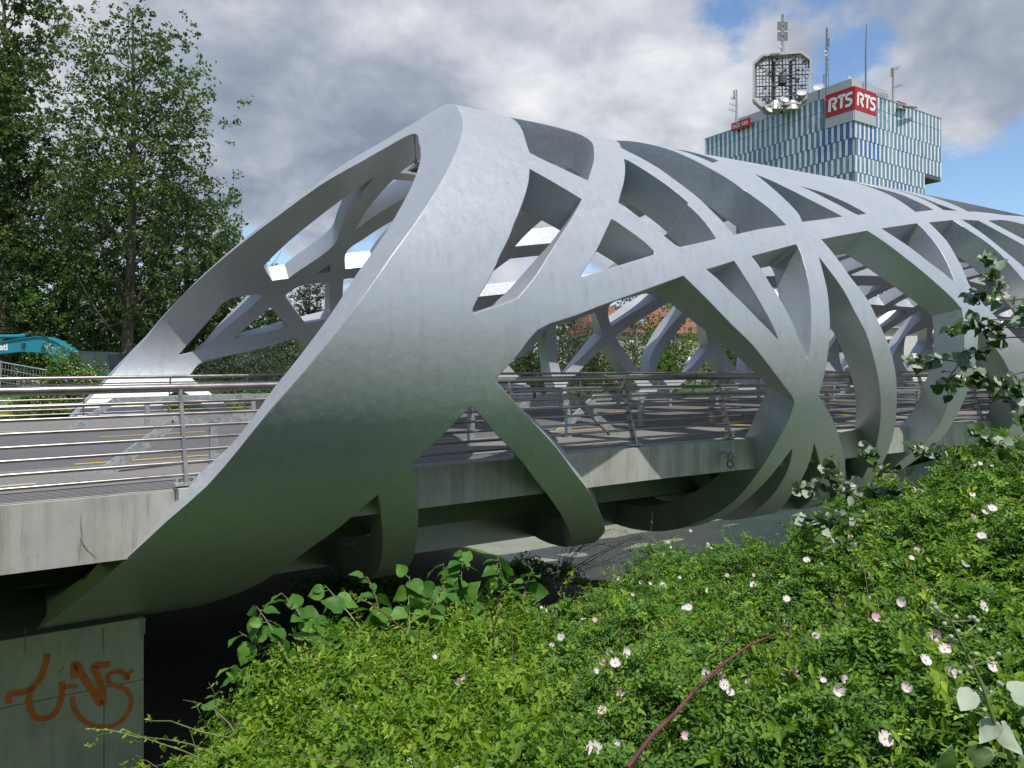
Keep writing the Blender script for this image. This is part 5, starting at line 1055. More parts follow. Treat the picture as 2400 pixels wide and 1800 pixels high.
# wall pieces around arched openings
def bay(mb,x0,x1,xc,wh,z0,zs,z1,o,d): # one bay with an arched hole (half width wh, sill z0, spring zs)
    k=8; arc=[(xc+wh*math.cos(math.pi*i/k),zs+wh*.45*math.sin(math.pi*i/k)) for i in range(k+1)]   # right to left
    quad(mb,x0,xc-wh,z0,z1,o,d); quad(mb,xc+wh,x1,z0,z1,o,d)
    for i in range(k):
        (xa,za),(xb,zb)=arc[i],arc[i+1]; p=[sp(xb,zb,o),sp(xa,za,o),sp(xa,z1,o),sp(xb,z1,o)]; mb.add(p+[q-Ns*d for q in p],[(0,1,2,3),(7,6,5,4),(0,4,5,1),(1,5,6,2),(2,6,7,3),(3,7,4,0)])
wl=MB()
for fl in ((-.9,.0,1.2,1.9),(1.95,2.0,3.75,4.75)):
    zb,z0,zs,z1=fl
    for k,xc in enumerate(wins): bay(wl,xc-2.075,xc+2.075,xc,.72,z0,zs,z1,0,.5)
    quad(wl,wins[0]-2.075,wins[-1]+2.075,zb,z0,0,.5)
quad(wl,-2.5,wins[0]-2.08,-2,4.75,0,.5); wl.build('wall',MT['cream_wall'],st_)
quad(MB(),-2.6,Ws,4.76,5.55,.03,.6).build('frieze',MT['stone'],st_); quad(MB(),-2.9,Ws+.3,5.56,5.85,.45,1.2).build('cornice',simple('zinc_gutter',(.45,.47,.49),.4,.3),st_); quad(MB(),-2.6,Ws,1.72,1.94,.1,.3).build('string_course',MT['stone'],st_)
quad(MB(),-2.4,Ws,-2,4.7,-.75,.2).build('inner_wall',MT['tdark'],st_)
for k,xc in enumerate(wins):
    for z0,zs in ((2.0,3.75),(.0,1.2)):
        fr_=MB(); kk=8
        pts=[sp(xc-.84,z0,.05),sp(xc-.84,zs,.05)]+[sp(xc-.84*math.cos(math.pi*i/kk),zs+.84*.5*math.sin(math.pi*i/kk),.05) for i in range(1,kk)]+[sp(xc+.84,zs,.05),sp(xc+.84,z0,.05)]
        fr_.tube(pts,.13,4); wf=fr_.build('window_surround',MT['stone'],st_)
        w_=MB(); w_.add([sp(xc-.7,z0,-.3),sp(xc+.7,z0,-.3),sp(xc+.7,zs,-.3)]+[sp(xc+.7*math.cos(math.pi*i/kk),zs+.7*.45*math.sin(math.pi*i/kk),-.3) for i in range(1,kk)]+[sp(xc-.7,zs,-.3)],[tuple(range(kk+3))]); w_.build('pane',MT['wglass'],wf)
        gl=MB(); quad(gl,xc-.04,xc+.04,z0,zs+.28,-.22,.05); quad(gl,xc-.7,xc+.7,zs-.35,zs-.28,-.225,.04); quad(gl,xc-.7,xc+.7,z0+.75,z0+.8,-.228,.04); quad(gl,xc-.7,xc-.62,z0,zs,-.22,.05); quad(gl,xc+.62,xc+.7,z0,zs,-.22,.05); gl.build('glazing_bar',MT['white'],wf)
rf=MB(); rf.add([sp(-3,5.86,.5),sp(Ws,5.86,.5),sp(Ws,10.2,-7),sp(4.5,10.2,-7),sp(-3,5.86,-15),sp(Ws,5.86,-15)],[(0,1,2,3),(4,0,3),(3,2,5,4),(0,4,5,1)]); r_=rf.build('roof',MT['slate'],st_)
MB().tube([sp(-2,6.55,.0),sp(26,6.55,.0)],.04,4).build('snow_rail',MT['mast'],r_); MB().tube([sp(-3,5.95,.5),sp(4.5,10.25,-7),sp(Ws,10.25,-7)],.12,5).build('ridge',simple('zinc_ridge',(.4,.42,.44),.4,.3),r_)
cd_=MB(); cd_.add([sp(12.0,7.7,-2.6),sp(12.9,7.7,-2.6),sp(12.9,8.5,-2.9),sp(12.0,8.5,-2.9),sp(12.0,7.7,-4.5),sp(12.9,7.7,-4.5),sp(12.9,8.5,-4.5),sp(12.0,8.5,-4.5)],[(0,1,2,3),(3,2,6,7),(0,3,7,4),(1,5,6,2)]); cd_.build('dormer',MT['tdark'],r_)
# ============================================================ RED ROOFED HOUSE behind the trees
DH=112.0
ho=thing('red_roofed_house','beige apartment house with a steep red tiled roof behind the trees','house',at(1520,925,DH)); HX=Vector((.96,.28,0)).normalized(); HN=Vector((.28,-.96,0)).normalized()
def hp_(x,z,o=0.0): return Vector(at(1415,HY,DH))+HX*x+UP*z+HN*o
def hq(mb,x0,x1,z0,z1,o,d):
    p=[hp_(x0,z0,o),hp_(x1,z0,o),hp_(x1,z1,o),hp_(x0,z1,o)]; return mb.add(p+[q-HN*d for q in p],[(0,1,2,3),(7,6,5,4),(0,4,5,1),(1,5,6,2),(2,6,7,3),(3,7,4,0)])
hq(MB(),-2,17,-1.8,5.2,0,9).build('wall',simple('beige_render',(.36,.32,.26),.85,var=.08,scale=.5),ho)
hq(MB(),-2.2,17.2,5.21,5.5,.3,9.5).build('eaves',MT['stone'],ho)
m,t,p=new_mat('red_roof_tiles'); c_=nd(t,'ShaderNodeTexCoord'); wv=nd(t,'ShaderNodeTexWave',bands_direction='Z'); wv.inputs['Scale'].default_value=2.6; wv.inputs['Distortion'].default_value=.6; t.links.new(c_.outputs['Object'],wv.inputs[0]); k=mixc(t,mrange(t,wv.outputs['Fac'],.3,.8,0,.5),ramp(t,tnoise(t,3,6,.7),[(.3,(.17,.065,.045)),(.7,(.27,.115,.08))]),(.13,.04,.03)); t.links.new(k,p.inputs['Base Color']); p.inputs['Roughness'].default_value=.85
rr=MB().add([hp_(-2.6,5.5,.6),hp_(17.6,5.5,.6),hp_(15.2,9.6,-4.2),hp_(-.2,9.6,-4.2),hp_(-2.6,5.5,-10),hp_(17.6,5.5,-10)],[(0,1,2,3),(3,2,5,4),(0,3,4),(1,5,2)]).build('roof',m,ho)
for x,z_ in ((4.3,8.4),(6.4,7.0),(12.2,6.7),(13.9,8.2)):
    o_=-(z_-5.5)*1.17+.66; MB().add([hp_(x,z_,o_),hp_(x+.8,z_,o_),hp_(x+.8,z_+.75,o_-.88),hp_(x,z_+.75,o_-.88)],[(0,1,2,3)]).build('skylight',MT['pane'][3],rr)
for x in (1,4,7,10,13):
    for z_ in (.3,3.1):
        w_=hq(MB(),x-.1,x+1.1,z_-.1,z_+1.9,.05,.04).build('window_frame',MT['stone'],ho); hq(MB(),x,x+1.0,z_,z_+1.75,.07,.01).build('pane',MT['wglass'],w_); hq(MB(),x,x+1.0,z_+.95,z_+1.75,.09,.015).build('blind',MT['white'],w_)
# ============================================================ PAVILION, SAIL, CAR, PERSON across the river
pv=thing('pavilion','low dark glass pavilion with a pale green canopy across the river','pavilion',at(1960,925,96)); A=lambda x,y,d=96:Vector(at(x,y,d))
def pbox(mb,x0,x1,y0,y1,d0,d1): return mb.add([A(x0,y1,d0),A(x1,y1,d0),A(x1,y0,d0),A(x0,y0,d0),A(x0,y1,d0)+Vector((0,d1-d0,0)),A(x1,y1,d0)+Vector((0,d1-d0,0)),A(x1,y0,d0)+Vector((0,d1-d0,0)),A(x0,y0,d0)+Vector((0,d1-d0,0))],[(0,1,2,3),(7,6,5,4),(0,4,5,1),(1,5,6,2),(2,6,7,3),(3,7,4,0)])
pbox(MB(),1900,2036,856,905,97,104).build('glass_wall',glass('green_black_glass',(.035,.06,.06)),pv)
MB().add([A(1895,845,94),A(2042,846,94),A(2036,826,103),A(1900,826,103),A(1895,848,94),A(2042,849,94)],[(0,1,2,3),(4,5,1,0)]).build('canopy',glass('pale_green_canopy',(.25,.33,.33),.3),pv); pbox(MB(),1896,2040,850,854,95,104).build('fascia',MT['tgrey'],pv)
for x in range(1908,2036,17): pbox(MB(),x,x+1.4,856,905,96.6,96.9).build('mullion',MT['mast'],pv)
gh=thing('grey_house','pale grey stone house with a dark roof behind the pavilion','house',at(1960,925,120)); pbox(MB(),1890,2035,801,900,120,132).build('wall',simple('pale_grey_stone',(.42,.40,.37),.85,var=.1,scale=1),gh); pbox(MB(),1885,2040,796,800.5,119,133).build('cornice',MT['stone'],gh); pbox(MB(),1900,2025,770,795.5,121,131).build('attic',MT['tdark'],gh)
sa=thing('sailing_dinghy','white sailed dinghy standing at the far end of the bridge, red tip on its mast','dinghy',at(1988,920,76)); B_=lambda x,y:Vector(at(x,y,76))
MB().prism([B_(1962,865),B_(1986,867.5),B_(1986.5,827),B_(1978,841)],(0,.03,0)).build('mainsail',MT['white'],sa); MB().prism([B_(1991.5,867),B_(2002,866.5),B_(1998,850),B_(1990,830)],(0,.03,0)).build('jib',MT['white'],sa)
MB().tube([B_(1989,915),B_(1989,826)],.045,6).build('mast',MT['mast'],sa); MB().tube([B_(1987.3,825.5),B_(1987.3,821)],.06,6).build('pennant',MT['red'],sa); MB().box(B_(1989,827.5),(.05,.05,.12)).build('mast_cap',MT['yellow'],sa)
MB().prism([B_(1974,850),B_(1978,849),B_(1978.6,853.6),B_(1974.3,854.4)],(0,-.01,0)).build('sail_number',MT['mast'],sa)
MB().hexa([B_(1966,925)+Vector((0,-.5,0)),B_(2004,925)+Vector((0,-.5,0)),B_(2004,925)+Vector((0,.5,0)),B_(1966,925)+Vector((0,.5,0)),B_(1958,900)+Vector((0,-.7,0)),B_(2012,900)+Vector((0,-.2,0)),B_(2012,900)+Vector((0,.2,0)),B_(1958,900)+Vector((0,.7,0))]).build('hull',MT['white'],sa)
def car(label,px,Y,c,heading,group='cars parked across the river'):
    o=Vector(at(px,HY,Y)); o.z=-1.6; X=Vector((math.cos(heading),math.sin(heading),0)); Yv=Vector((-X.y,X.x,0)); t=thing('parked_car',label,'car',o,group); body=simple('car_paint',c,.25,var=.03)
    prof=[(-2.1,.35),(2.1,.35),(2.15,.7),(1.95,.85),(1.1,.95),(-1.95,1.0),(-2.15,.8)]; cab=[(1.15,.96),(.45,1.42),(-1.1,1.45),(-1.85,1.01)]
    MB().prism([o+X*a+UP*z_-Yv*.86 for a,z_ in prof],Yv*1.72).build('body',body,t,True,35); MB().prism([o+X*a+UP*z_-Yv*.72 for a,z_ in cab],Yv*1.44).build('windows',MT['wglass'],t); MB().prism([o+X*a+UP*z_-Yv*.70 for a,z_ in ((.44,1.43),(.3,1.49),(-.95,1.51),(-1.1,1.46))],Yv*1.4).build('roof',body,t)
    for a in (-1.3,1.35):
        for s_ in (-.8,.8):
            q=o+X*a+Yv*s_+UP*.33; w_=MB().tube([q-Yv*.1,q+Yv*.1],.33,14).build('wheel',MT['dark'],t); MB().tube([q-Yv*.108,q+Yv*.108],.19,10).build('rim',MT['galv'],w_)
car('white car parked in front of the arched windows beyond the railing',2155,84,(.75,.76,.78),.05); car('dark parked car right of the white car beyond the railing',2290,80,(.05,.055,.07),.08)
# ============================================================ EXCAVATOR and site fence behind the far railing
YX=45.0; E_=lambda x,y,d=0:Vector(at(x,y,YX+d))
MT['teal']=simple('teal_machine_paint',(.012,.20,.27),.4,var=.1,scale=1); MT['cabgrey']=simple('charcoal_cab',(.045,.05,.06),.4); MT['chrome']=simple('chrome_rod',(.6,.6,.62),.2,.9)
ex=thing('excavator','teal excavator with a charcoal cab and raised boom in front of the trees','excavator',at(170,940,YX))
top=[(-150,838),(-60,812),(0,801),(45,793),(84,788),(105,789),(130,799),(150,812),(167,824)]; bot=[(160,838),(146,852),(136,856),(130,845),(117,832),(92,826),(50,824),(0,829),(-60,836),(-150,852)]
bm_=MB().prism([E_(x,y,-.35) for x,y in top+bot],(0,.75,0)).build('boom',MT['teal'],ex)
MB().prism([E_(x,y,-.42) for x,y in [(p[0],p[1]) for p in top[2:]]+[(p[0],p[1]+2) for p in top[2:][::-1]]],(0,.9,0)).build('boom_rim',MT['teal'],bm_)
text_on('lettering','ati',.52,E_(-1,820,-.356),(1,0,0),UP,MT['white'],bm_,bold=.02,maxw=.46)
MB().tube([E_(-60,790,0),E_(48,788,0)],.11,10).build('arm_cylinder',MT['teal'],ex); MB().tube([E_(48,788,0),E_(62,786,0)],.13,10).build('cylinder_head',MT['teal'],ex); MB().tube([E_(62,782,-.3),E_(70,784,.3)],.1,8).build('pin',MT['cabgrey'],ex)
MB().tube([E_(-150,845,-.1),E_(-235,905,-.1)],[.3,.22],6).build('dipper_arm',MT['teal'],ex); MB().hexa([E_(-260,905,-.5),E_(-225,905,-.5),E_(-225,905,.5),E_(-260,905,.5),E_(-255,930,-.5),E_(-235,940,-.5),E_(-235,940,.5),E_(-255,930,.5)]).build('bucket',MT['cabgrey'],ex)
MB().tube([E_(104,807,-.45),E_(104,807,-.36)],.18,14).build('pivot_boss',MT['teal'],ex); MB().tube([E_(104,807,-.55),E_(104,807,-.46)],.09,10).build('pivot_pin',MT['cabgrey'],ex); MB().box(E_(55,808,-.4),(.18,.1,.2)).build('work_light',MT['cabgrey'],ex)
for d in (-.5,.5): MB().tube([E_(104,808,d),E_(118,828,d)],.06,8).build('boom_rod',MT['chrome'],ex); MB().tube([E_(118,828,d),E_(140,862,d)],.1,8).build('boom_cylinder',MT['teal'],ex)
MB().tube([E_(74,786,-.38),E_(95,782,-.45),E_(110,790,-.45),E_(125,806,-.42)],.025,5).build('hose',MT['dark'],ex)
def xbox(mb,x0,x1,y0,y1,d0,d1): return mb.hexa([E_(x0,y1,d0),E_(x1,y1,d0),E_(x1,y1,d0)+Vector((0,d1-d0,0)),E_(x0,y1,d0)+Vector((0,d1-d0,0)),E_(x0,y0,d0),E_(x1,y0,d0),E_(x1,y0,d0)+Vector((0,d1-d0,0)),E_(x0,y0,d0)+Vector((0,d1-d0,0))])
cab=MB().prism([E_(x,y,-.8) for x,y in ((171,862),(174,845),(180,828),(187,822.5),(243,824.5),(252,829),(255,856),(256,872),(171,874))],(0,1.6,0)).build('cab',MT['cabgrey'],ex)
for poly in (((184,858),(186,840),(192,830),(221,831),(221,858)),((227,857),(228,832),(246,833),(249,857))): MB().prism([E_(x,y,-.815) for x,y in poly],(0,.01,0)).build('cab_window',glass('cab_glass',(.02,.05,.045),.05),cab)
xbox(MB(),150,330,872,905,-1.3,1.3).build('upper_body',MT['teal'],ex); xbox(MB(),300,345,862,908,-1.3,1.3).build('counterweight',MT['cabgrey'],ex)
for d in (-1.5,.9): xbox(MB(),150,320,910,941,d,d+.6).build('track',MT['dark'],ex)
YF=29.0; Q=lambda x,y,d=0:Vector(at(x,y,YF+d))
fe=thing('mesh_fence','leaning wire mesh site fence at the left frame edge behind the far railing','fence',at(30,968,YF))
MB().tube([Q(-70,836),Q(113,868)],.022,6).build('top_tube',MT['galv'],fe); MB().tube([Q(40,883.5,.3),Q(90,896,.3)],.02,6).build('brace',MT['galv'],fe); MB().tube([Q(2,845),Q(0,968)],.022,6).build('post',MT['galv'],fe)
b=MB()
for k in range(24): x=-60+k*7.3; b.tube([Q(x,837+ (x+70)*.175),Q(x-9,965)],.006,3,False)
for k in range(7): b.tube([Q(-70,850+k*17),Q(108,884+k*13)],.006,3,False)
tag(b.build('wires',MT['galv'],fe),kind='stuff')
tp=thing('tarpaulin','crumpled black tarpaulin behind the mesh fence','tarpaulin',at(10,920,30)); b=MB(); rng2=random.Random(2); gx=[[Vector(at(-60+i*11,872+j*9+max(0,(i-6)*5)*(1-j/6),30+.35*rng2.random()+.12*j)) for i in range(10)] for j in range(7)]
b.add([q for r_ in gx for q in r_],[(j*10+i,j*10+i+1,(j+1)*10+i+1,(j+1)*10+i) for j in range(6) for i in range(9)]).build('sheet',simple('black_plastic',(.018,.019,.022),.4),tp)
pl=thing('board_stack','yellow board on a grey stone slab at the left edge behind the far railing','board stack',at(12,990,24.6)); MB().box(at(8,983,25.6),(.75,.5,.16)).build('slab',MT['fascia'],pl); MB().box(at(8,974,25.5),(.6,.45,.05)).build('board',MT['yellow'],pl)
# ============================================================ FOREGROUND THICKET on the camera's bank
OUTX=[250,330,420,520,560,650,760,900,1100,1250,1350,1420,1500,1560,1650,1750,1830,1900,2000,2100,2200,2300,2400,2600]
OUTY=[1880,1870,1850,1780,1700,1560,1500,1450,1420,1420,1405,1365,1315,1285,1300,1295,1265,1210,1150,1110,1080,1055,1030,1000]
def canopy(px,t):
    """point of the thicket's upper surface along one bearing; t=0 near edge, 1 ridge"""
    px=np.asarray(px,float); Yn=np.interp(px,[250,600,1200,1800,2500],[4.3,3.5,2.7,2.35,2.2]); Yr=np.interp(px,[250,600,1100,1600,2000,2500],[4.7,5.2,6.6,7.2,6.4,5.6])
    zr=-(np.interp(px,OUTX,OUTY)-870)/F*Yr; zn=-(1850-870)/F*Yn; Y=Yn+(Yr-Yn)*t
    z=zn+(zr-zn)*(t*.75+.25*np.sin(np.clip(t,0,1)*math.pi/2)); X=(px-1200)/F*Y; return np.stack([X,Y,z],-1)
seedless=.7
def lumps(P):
    x,y=P[:,0],P[:,1]; return -.03+.055*np.sin(x*3.1+1.3*y)+.05*np.sin(x*5.7-y*4.3+1)+.04*np.sin(9.1*x+2.2*y)+.035*np.sin(y*11+x*3)+.03*np.sin(17*x-6*y)-.30*np.clip(np.sin(x*2.3+.9*np.sin(y*2.1)+seedless)*np.sin(y*2.9+.8*np.sin(x*2.6))-.45,0,1)
def canopy_points(n,x0,x1,rng,deep=.12,t0=-.12,t1=1.06):
    px=rng.uniform(x0,x1,n); t=t0+(t1-t0)*rng.uniform(0,1,n); Yn=np.interp(px,[250,600,1200,1800,2500],[4.3,3.5,2.7,2.35,2.2])
    P=canopy(px,t); P[:,2]+=lumps(P)*.9; d=rng.exponential(deep,n); P[:,2]-=d; P[:,1]+=.25*d; return P,d,t
def leaf_shape(C,D,Nn,L,wid,fold=.18,curl=.12):
    """six-cornered folded leaves from base C along D with face normal Nn"""
    D=D/np.linalg.norm(D,axis=1,keepdims=True); Nn=Nn-D*(Nn*D).sum(1,keepdims=True); Nn/=np.linalg.norm(Nn,axis=1,keepdims=True)+1e-9; S=np.cross(Nn,D); L=L[:,None]; w=L*wid
    b=C; l1=C+D*L*.3+S*w*.46+Nn*w*fold; l2=C+D*L*.66+S*w*.38+Nn*(w*fold-L*curl*.25); tp=C+D*L-Nn*L*curl; r1=C+D*L*.3-S*w*.46+Nn*w*fold; r2=C+D*L*.66-S*w*.38+Nn*(w*fold-L*curl*.25)
    n=len(C); v=np.stack([b,l1,l2,tp,r2,r1],1).reshape(-1,3); i=np.arange(n)[:,None]*6; f=np.concatenate([i+[0,1,2,3],i+[0,3,4,5]],1).reshape(-1,4); return v,f
def unit(a): return a/(np.linalg.norm(a,axis=-1,keepdims=True)+1e-9)
MT['rose_leaf']=leaf_material('dog_rose_leaves',[(0,(0.037,0.090,0.018)),(.45,(0.091,0.197,0.028)),(.8,(0.184,0.329,0.038)),(1,(0.399,0.500,0.070))],.3,.5,.25)
MT['dog_leaf']=leaf_material('yellow_green_leaves',[(0,(0.056,0.121,0.012)),(.5,(0.138,0.251,0.020)),(.85,(0.227,0.348,0.028)),(1,(0.341,0.421,0.051))],.4,.5,.25)
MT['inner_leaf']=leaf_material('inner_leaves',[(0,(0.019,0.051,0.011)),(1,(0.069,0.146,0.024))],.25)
MT['knot_leaf']=leaf_material('broad_leaves',[(0,(0.041,0.121,0.015)),(.5,(0.068,0.177,0.024)),(1,(0.115,0.248,0.034))],.35,.5,.3)
MT['cane_red']=simple('reddish_cane',(.11,.035,.04),.55,var=.3,scale=9); MT['cane_green']=simple('green_cane',(.13,.17,.05),.55,var=.25,scale=9); MT['twig']=simple('brown_twig',(.16,.12,.08),.7,var=.3,scale=9)
def compound(n,x0,x1,rng,size=.024,deep=.10,t1=1.04):
    """dog rose leaves: seven leaflets along a short rachis"""
    P,d,t=canopy_points(n,x0,x1,rng,deep,t1=t1); D=rng.normal(size=(n,3)); D[:,2]=np.abs(D[:,2])*.35; D=unit(D); U=rng.normal(size=(n,3))*.45; U[:,2]+=1; U[:,1]-=.25; U=unit(U-D*(U*D).sum(1,keepdims=True)); S=np.cross(U,D)
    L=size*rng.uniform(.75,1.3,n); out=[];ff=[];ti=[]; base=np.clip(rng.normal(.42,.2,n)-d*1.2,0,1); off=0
    for k,(al,si) in enumerate(((0.0,1),(0.0,-1),(.8,1),(.8,-1),(1.6,1),(1.6,-1),(2.2,0))):
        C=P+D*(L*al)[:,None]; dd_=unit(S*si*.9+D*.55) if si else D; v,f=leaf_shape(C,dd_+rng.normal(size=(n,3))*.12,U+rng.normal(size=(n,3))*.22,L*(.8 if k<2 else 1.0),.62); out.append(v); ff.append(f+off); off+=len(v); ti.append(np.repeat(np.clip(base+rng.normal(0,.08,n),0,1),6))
    return np.concatenate(out),np.concatenate(ff),np.concatenate(ti)
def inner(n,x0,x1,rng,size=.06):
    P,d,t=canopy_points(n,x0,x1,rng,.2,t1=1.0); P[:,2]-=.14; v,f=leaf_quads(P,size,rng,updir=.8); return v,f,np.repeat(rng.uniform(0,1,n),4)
def shoots(n,x0,x1,rng,L0=.22,leafL=.042,pairs=7,up=.5,t1=1.04,deep=.07):
    """arching shoots with opposite pairs of leaves"""
    P,d,t=canopy_points(n,x0,x1,rng,deep,t1=t1); P[:,2]-=.06; D=rng.normal(size=(n,3)); D[:,2]=np.abs(D[:,2])*.6+up; D=unit(D); B=rng.normal(size=(n,3))*.5; B[:,2]-=.3
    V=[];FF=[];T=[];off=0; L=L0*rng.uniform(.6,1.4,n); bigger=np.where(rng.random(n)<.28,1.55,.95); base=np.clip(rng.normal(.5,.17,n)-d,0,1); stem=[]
    for k in range(pairs):
        a=(k+.5)/pairs; C=P+D*(L*a)[:,None]+B*(L*a*a*.5)[:,None]; tg=unit(D+B*a); R0=unit(np.cross(tg,rng.normal(size=(n,3)))); 
        for s in (1,-1):
            dd_=unit(R0*s+tg*.55); Nn=unit(tg*.8+np.array([0,-.15,.8])+rng.normal(size=(n,3))*.3); ll=leafL*rng.uniform(.6,1.3,n)*bigger*(1-.45*a*a)*(.75+.5*(a>.2)); v,f=leaf_shape(C,dd_,Nn,ll,.46,.14,.2); V.append(v);FF.append(f+off);off+=len(v);T.append(np.repeat(np.clip(base+.35*(a-.5)+rng.normal(0,.07,n),0,1),6))
    return np.concatenate(V),np.concatenate(FF),np.concatenate(T),(P,D,B,L)
def stems_of(S,idx,r=.0022,kk=4):
    P,D,B,L=S; m_=MB()
    for i in idx: m_.tube([P[i]+D[i]*L[i]*a+B[i]*L[i]*a*a*.5 for a in np.linspace(0,1.02,kk)],[r,r*.9,r*.7,r*.4],4,False)
    return m_
# flower and bud masters ---------------------------------------------------
def petal_material(name,edge,mid):
    m=bpy.data.materials.new(name); m.use_nodes=True; t=m.node_tree; t.nodes.clear(); out=t.nodes.new('ShaderNodeOutputMaterial'); p=t.nodes.new('ShaderNodeBsdfPrincipled'); tr=t.nodes.new('ShaderNodeBsdfTranslucent'); mx=t.nodes.new('ShaderNodeMixShader')
    a=nd(t,'ShaderNodeAttribute',attribute_name='tint'); k=ramp(t,a.outputs['Fac'],[(0,mid),(.45,mid),(1,edge)]); t.links.new(k,p.inputs['Base Color']); t.links.new(k,tr.inputs[0]); mx.inputs[0].default_value=.3; p.inputs['Roughness'].default_value=.5
    t.links.new(p.outputs[0],mx.inputs[1]); t.links.new(tr.outputs[0],mx.inputs[2]); t.links.new(mx.outputs[0],out.inputs[0]); return m
MT['petal_white']=petal_material('pale_petal',(.70,.52,.62),(.76,.69,.71)); MT['petal_pink']=petal_material('pink_petal',(.66,.28,.44),(.72,.53,.60)); MT['stamen']=simple('yellow_stamens',(.70,.45,.03),.6); MT['bud']=simple('pink_bud',(.62,.13,.26),.5)
def flower_mesh(mat,seed,cup):
    rng=np.random.default_rng(seed); V=[];Fc=[];T=[]
    for k in range(5):
        a=k*2*math.pi/5+rng.normal()*.1; ca,sa_=math.cos(a),math.sin(a); wd=rng.uniform(.42,.56); b0=len(V); cu=cup*rng.uniform(.6,1.4)
        for r_,ws in ((.10,.12),(.55,wd*.85),(.9,wd*1.05),(1.05,wd*.62)):
            for s in (-1,0,1): 
                rr=r_-(.10 if (s==0 and r_>1) else 0); V.append((rr*ca-s*ws*sa_,rr*sa_+s*ws*ca,cu*r_*r_+.06*abs(s)+rng.normal()*.02)); T.append(r_*.8)
        for i in range(3):
            for j in range(2): q=b0+i*3+j; Fc.append((q,q+1,q+4,q+3))
    me=bpy.data.meshes.new('flower'); me.from_pydata(V,[],Fc); me.materials.append(mat); at_=me.attributes.new('tint','FLOAT','POINT'); at_.data.foreach_set('value',np.array(T,np.float32)); me.update(); me.shade_smooth(); return me
FLM=[flower_mesh(MT['petal_white'],1,.25),flower_mesh(MT['petal_white'],2,.5),flower_mesh(MT['petal_pink'],3,.45),flower_mesh(MT['petal_white'],4,.8)]
sm_=MB(); r3=random.Random(3)
for k in range(14): a=r3.uniform(0,6.28); q=r3.uniform(.05,.26); sm_.tube([(0,0,.05),(q*math.cos(a),q*math.sin(a),.22)],[.015,.035],3)
sm_.tube([(0,0,.02),(0,0,.16)],[.09,.12],6); so=sm_.build('stamens',MT['stamen']); STM=so.data; bpy.data.objects.remove(so)
bb=MB().tube([(0,0,0),(0,0,.35),(0,0,.8),(0,0,1.15),(0,0,1.3)],[.08,.34,.36,.22,.03],7); bo=bb.build('bud',MT['bud'],None,True); BUD=bo.data; bpy.data.objects.remove(bo)
def add_flower(root,P,r,mesh,nrm,bud=False):
    o=bpy.data.objects.new('bud' if bud else 'flower',BUD if bud else mesh); col.objects.link(o); o.parent=root; o.location=Vector(P)-root.location; o.scale=(r,)*3
    q=Vector(nrm).to_track_quat('Z','Y'); o.rotation_mode='QUATERNION'; o.rotation_quaternion=q
    if not bud: c=bpy.data.objects.new('stamens',STM); col.objects.link(c); c.parent=o
    return o
def surf(px,py):
    """thicket surface met by the bearing of one photo pixel"""
    t=np.linspace(-.15,1.15,260); P=canopy(np.full(260,px),t); y=HY-P[:,2]/P[:,1]*F; i=int(np.argmin(np.abs(y-py))); p=P[i].copy(); p[2]+=float(lumps(p[None])[0])*.9; return p
FL=[(1845,1470,1.25,2),(2290,1402,1,0),(1392,1742,1.25,0),(1835,1420,1,2),(1940,1420,.9,0),(1440,1578,1.1,0),(1468,1562,1,2),(1406,1570,.9,2),(1452,1625,1,2),(1077,1605,1,2),(1088,1604,.9,2),(1025,1535,1,0),(868,1545,1,0),(710,1596,.9,2),(1468,1515,1,0),(1515,1515,.9,0),(1315,1525,1,0),(1425,1520,.8,0),(1540,1470,.9,0),(1610,1420,1,0),(1670,1408,1,2),(1550,1370,1,0),(1563,1275,1,2),(1656,1275,.9,0),(1615,1260,.7,2),(1552,1305,.8,0),(1450,1355,.8,0),(1480,1370,.7,2),(1655,1375,.9,0),(1760,1385,.9,2),(1838,1396,.9,0),(1885,1325,.9,2),(1985,1255,.8,2),(2315,1210,1,2),(2270,1230,1,2),(2290,1260,.9,0),(2250,1310,.9,0),(2180,1480,1,2),(2200,1540,.9,0),(2310,1530,1,2),(2100,1430,.8,0),(2040,1510,.8,2),(1890,1500,.8,0),(1893,1525,.8,2),(1905,1545,.7,0),(1850,1600,1,2),(1690,1640,.9,0),(1680,1590,1,2),(1650,1580,.8,0),(1780,1580,.8,0),(1410,1650,.9,0),(1240,1460,.8,0),(1275,1465,.9,2),(1300,1470,.7,0),(1330,1490,.8,0),(1745,1600,.7,2),(1950,1700,.8,0),(2060,1730,1,0),(2155,1590,.9,0),(2210,1600,.8,2),(1020,1555,.7,0),(965,1770,.9,0),(1075,1770,1,0),(840,1655,.6,2),(1380,1550,.8,0),(1720,1440,.7,2),(1800,1350,.7,2),(1500,1340,.7,2),(1590,1345,.6,0),(1700,1330,.7,0),(2030,1345,.7,0),(2160,1390,.6,2),(1960,1620,.7,2),(2110,1650,.7,0),(1600,1680,.7,2)]
BD=[(1532,1593),(1655,1655),(1654,1614),(1830,1550),(1700,1500),(1455,1490),(1340,1550),(1244,1467),(1730,1400),(1650,1420),(1890,1560),(1930,1690),(2080,1760),(2215,1485),(2245,1370),(1600,1310),(1700,1370),(1770,1360),(1505,1640),(1660,1700),(1385,1470),(1850,1365),(740,1598),(905,1672),(1990,1540),(2120,1330)]
ROOT=lambda px:tuple(canopy(np.array([px]),np.array([.5]))[0]*[1,1,0]+np.array([0,0,-2.0]))
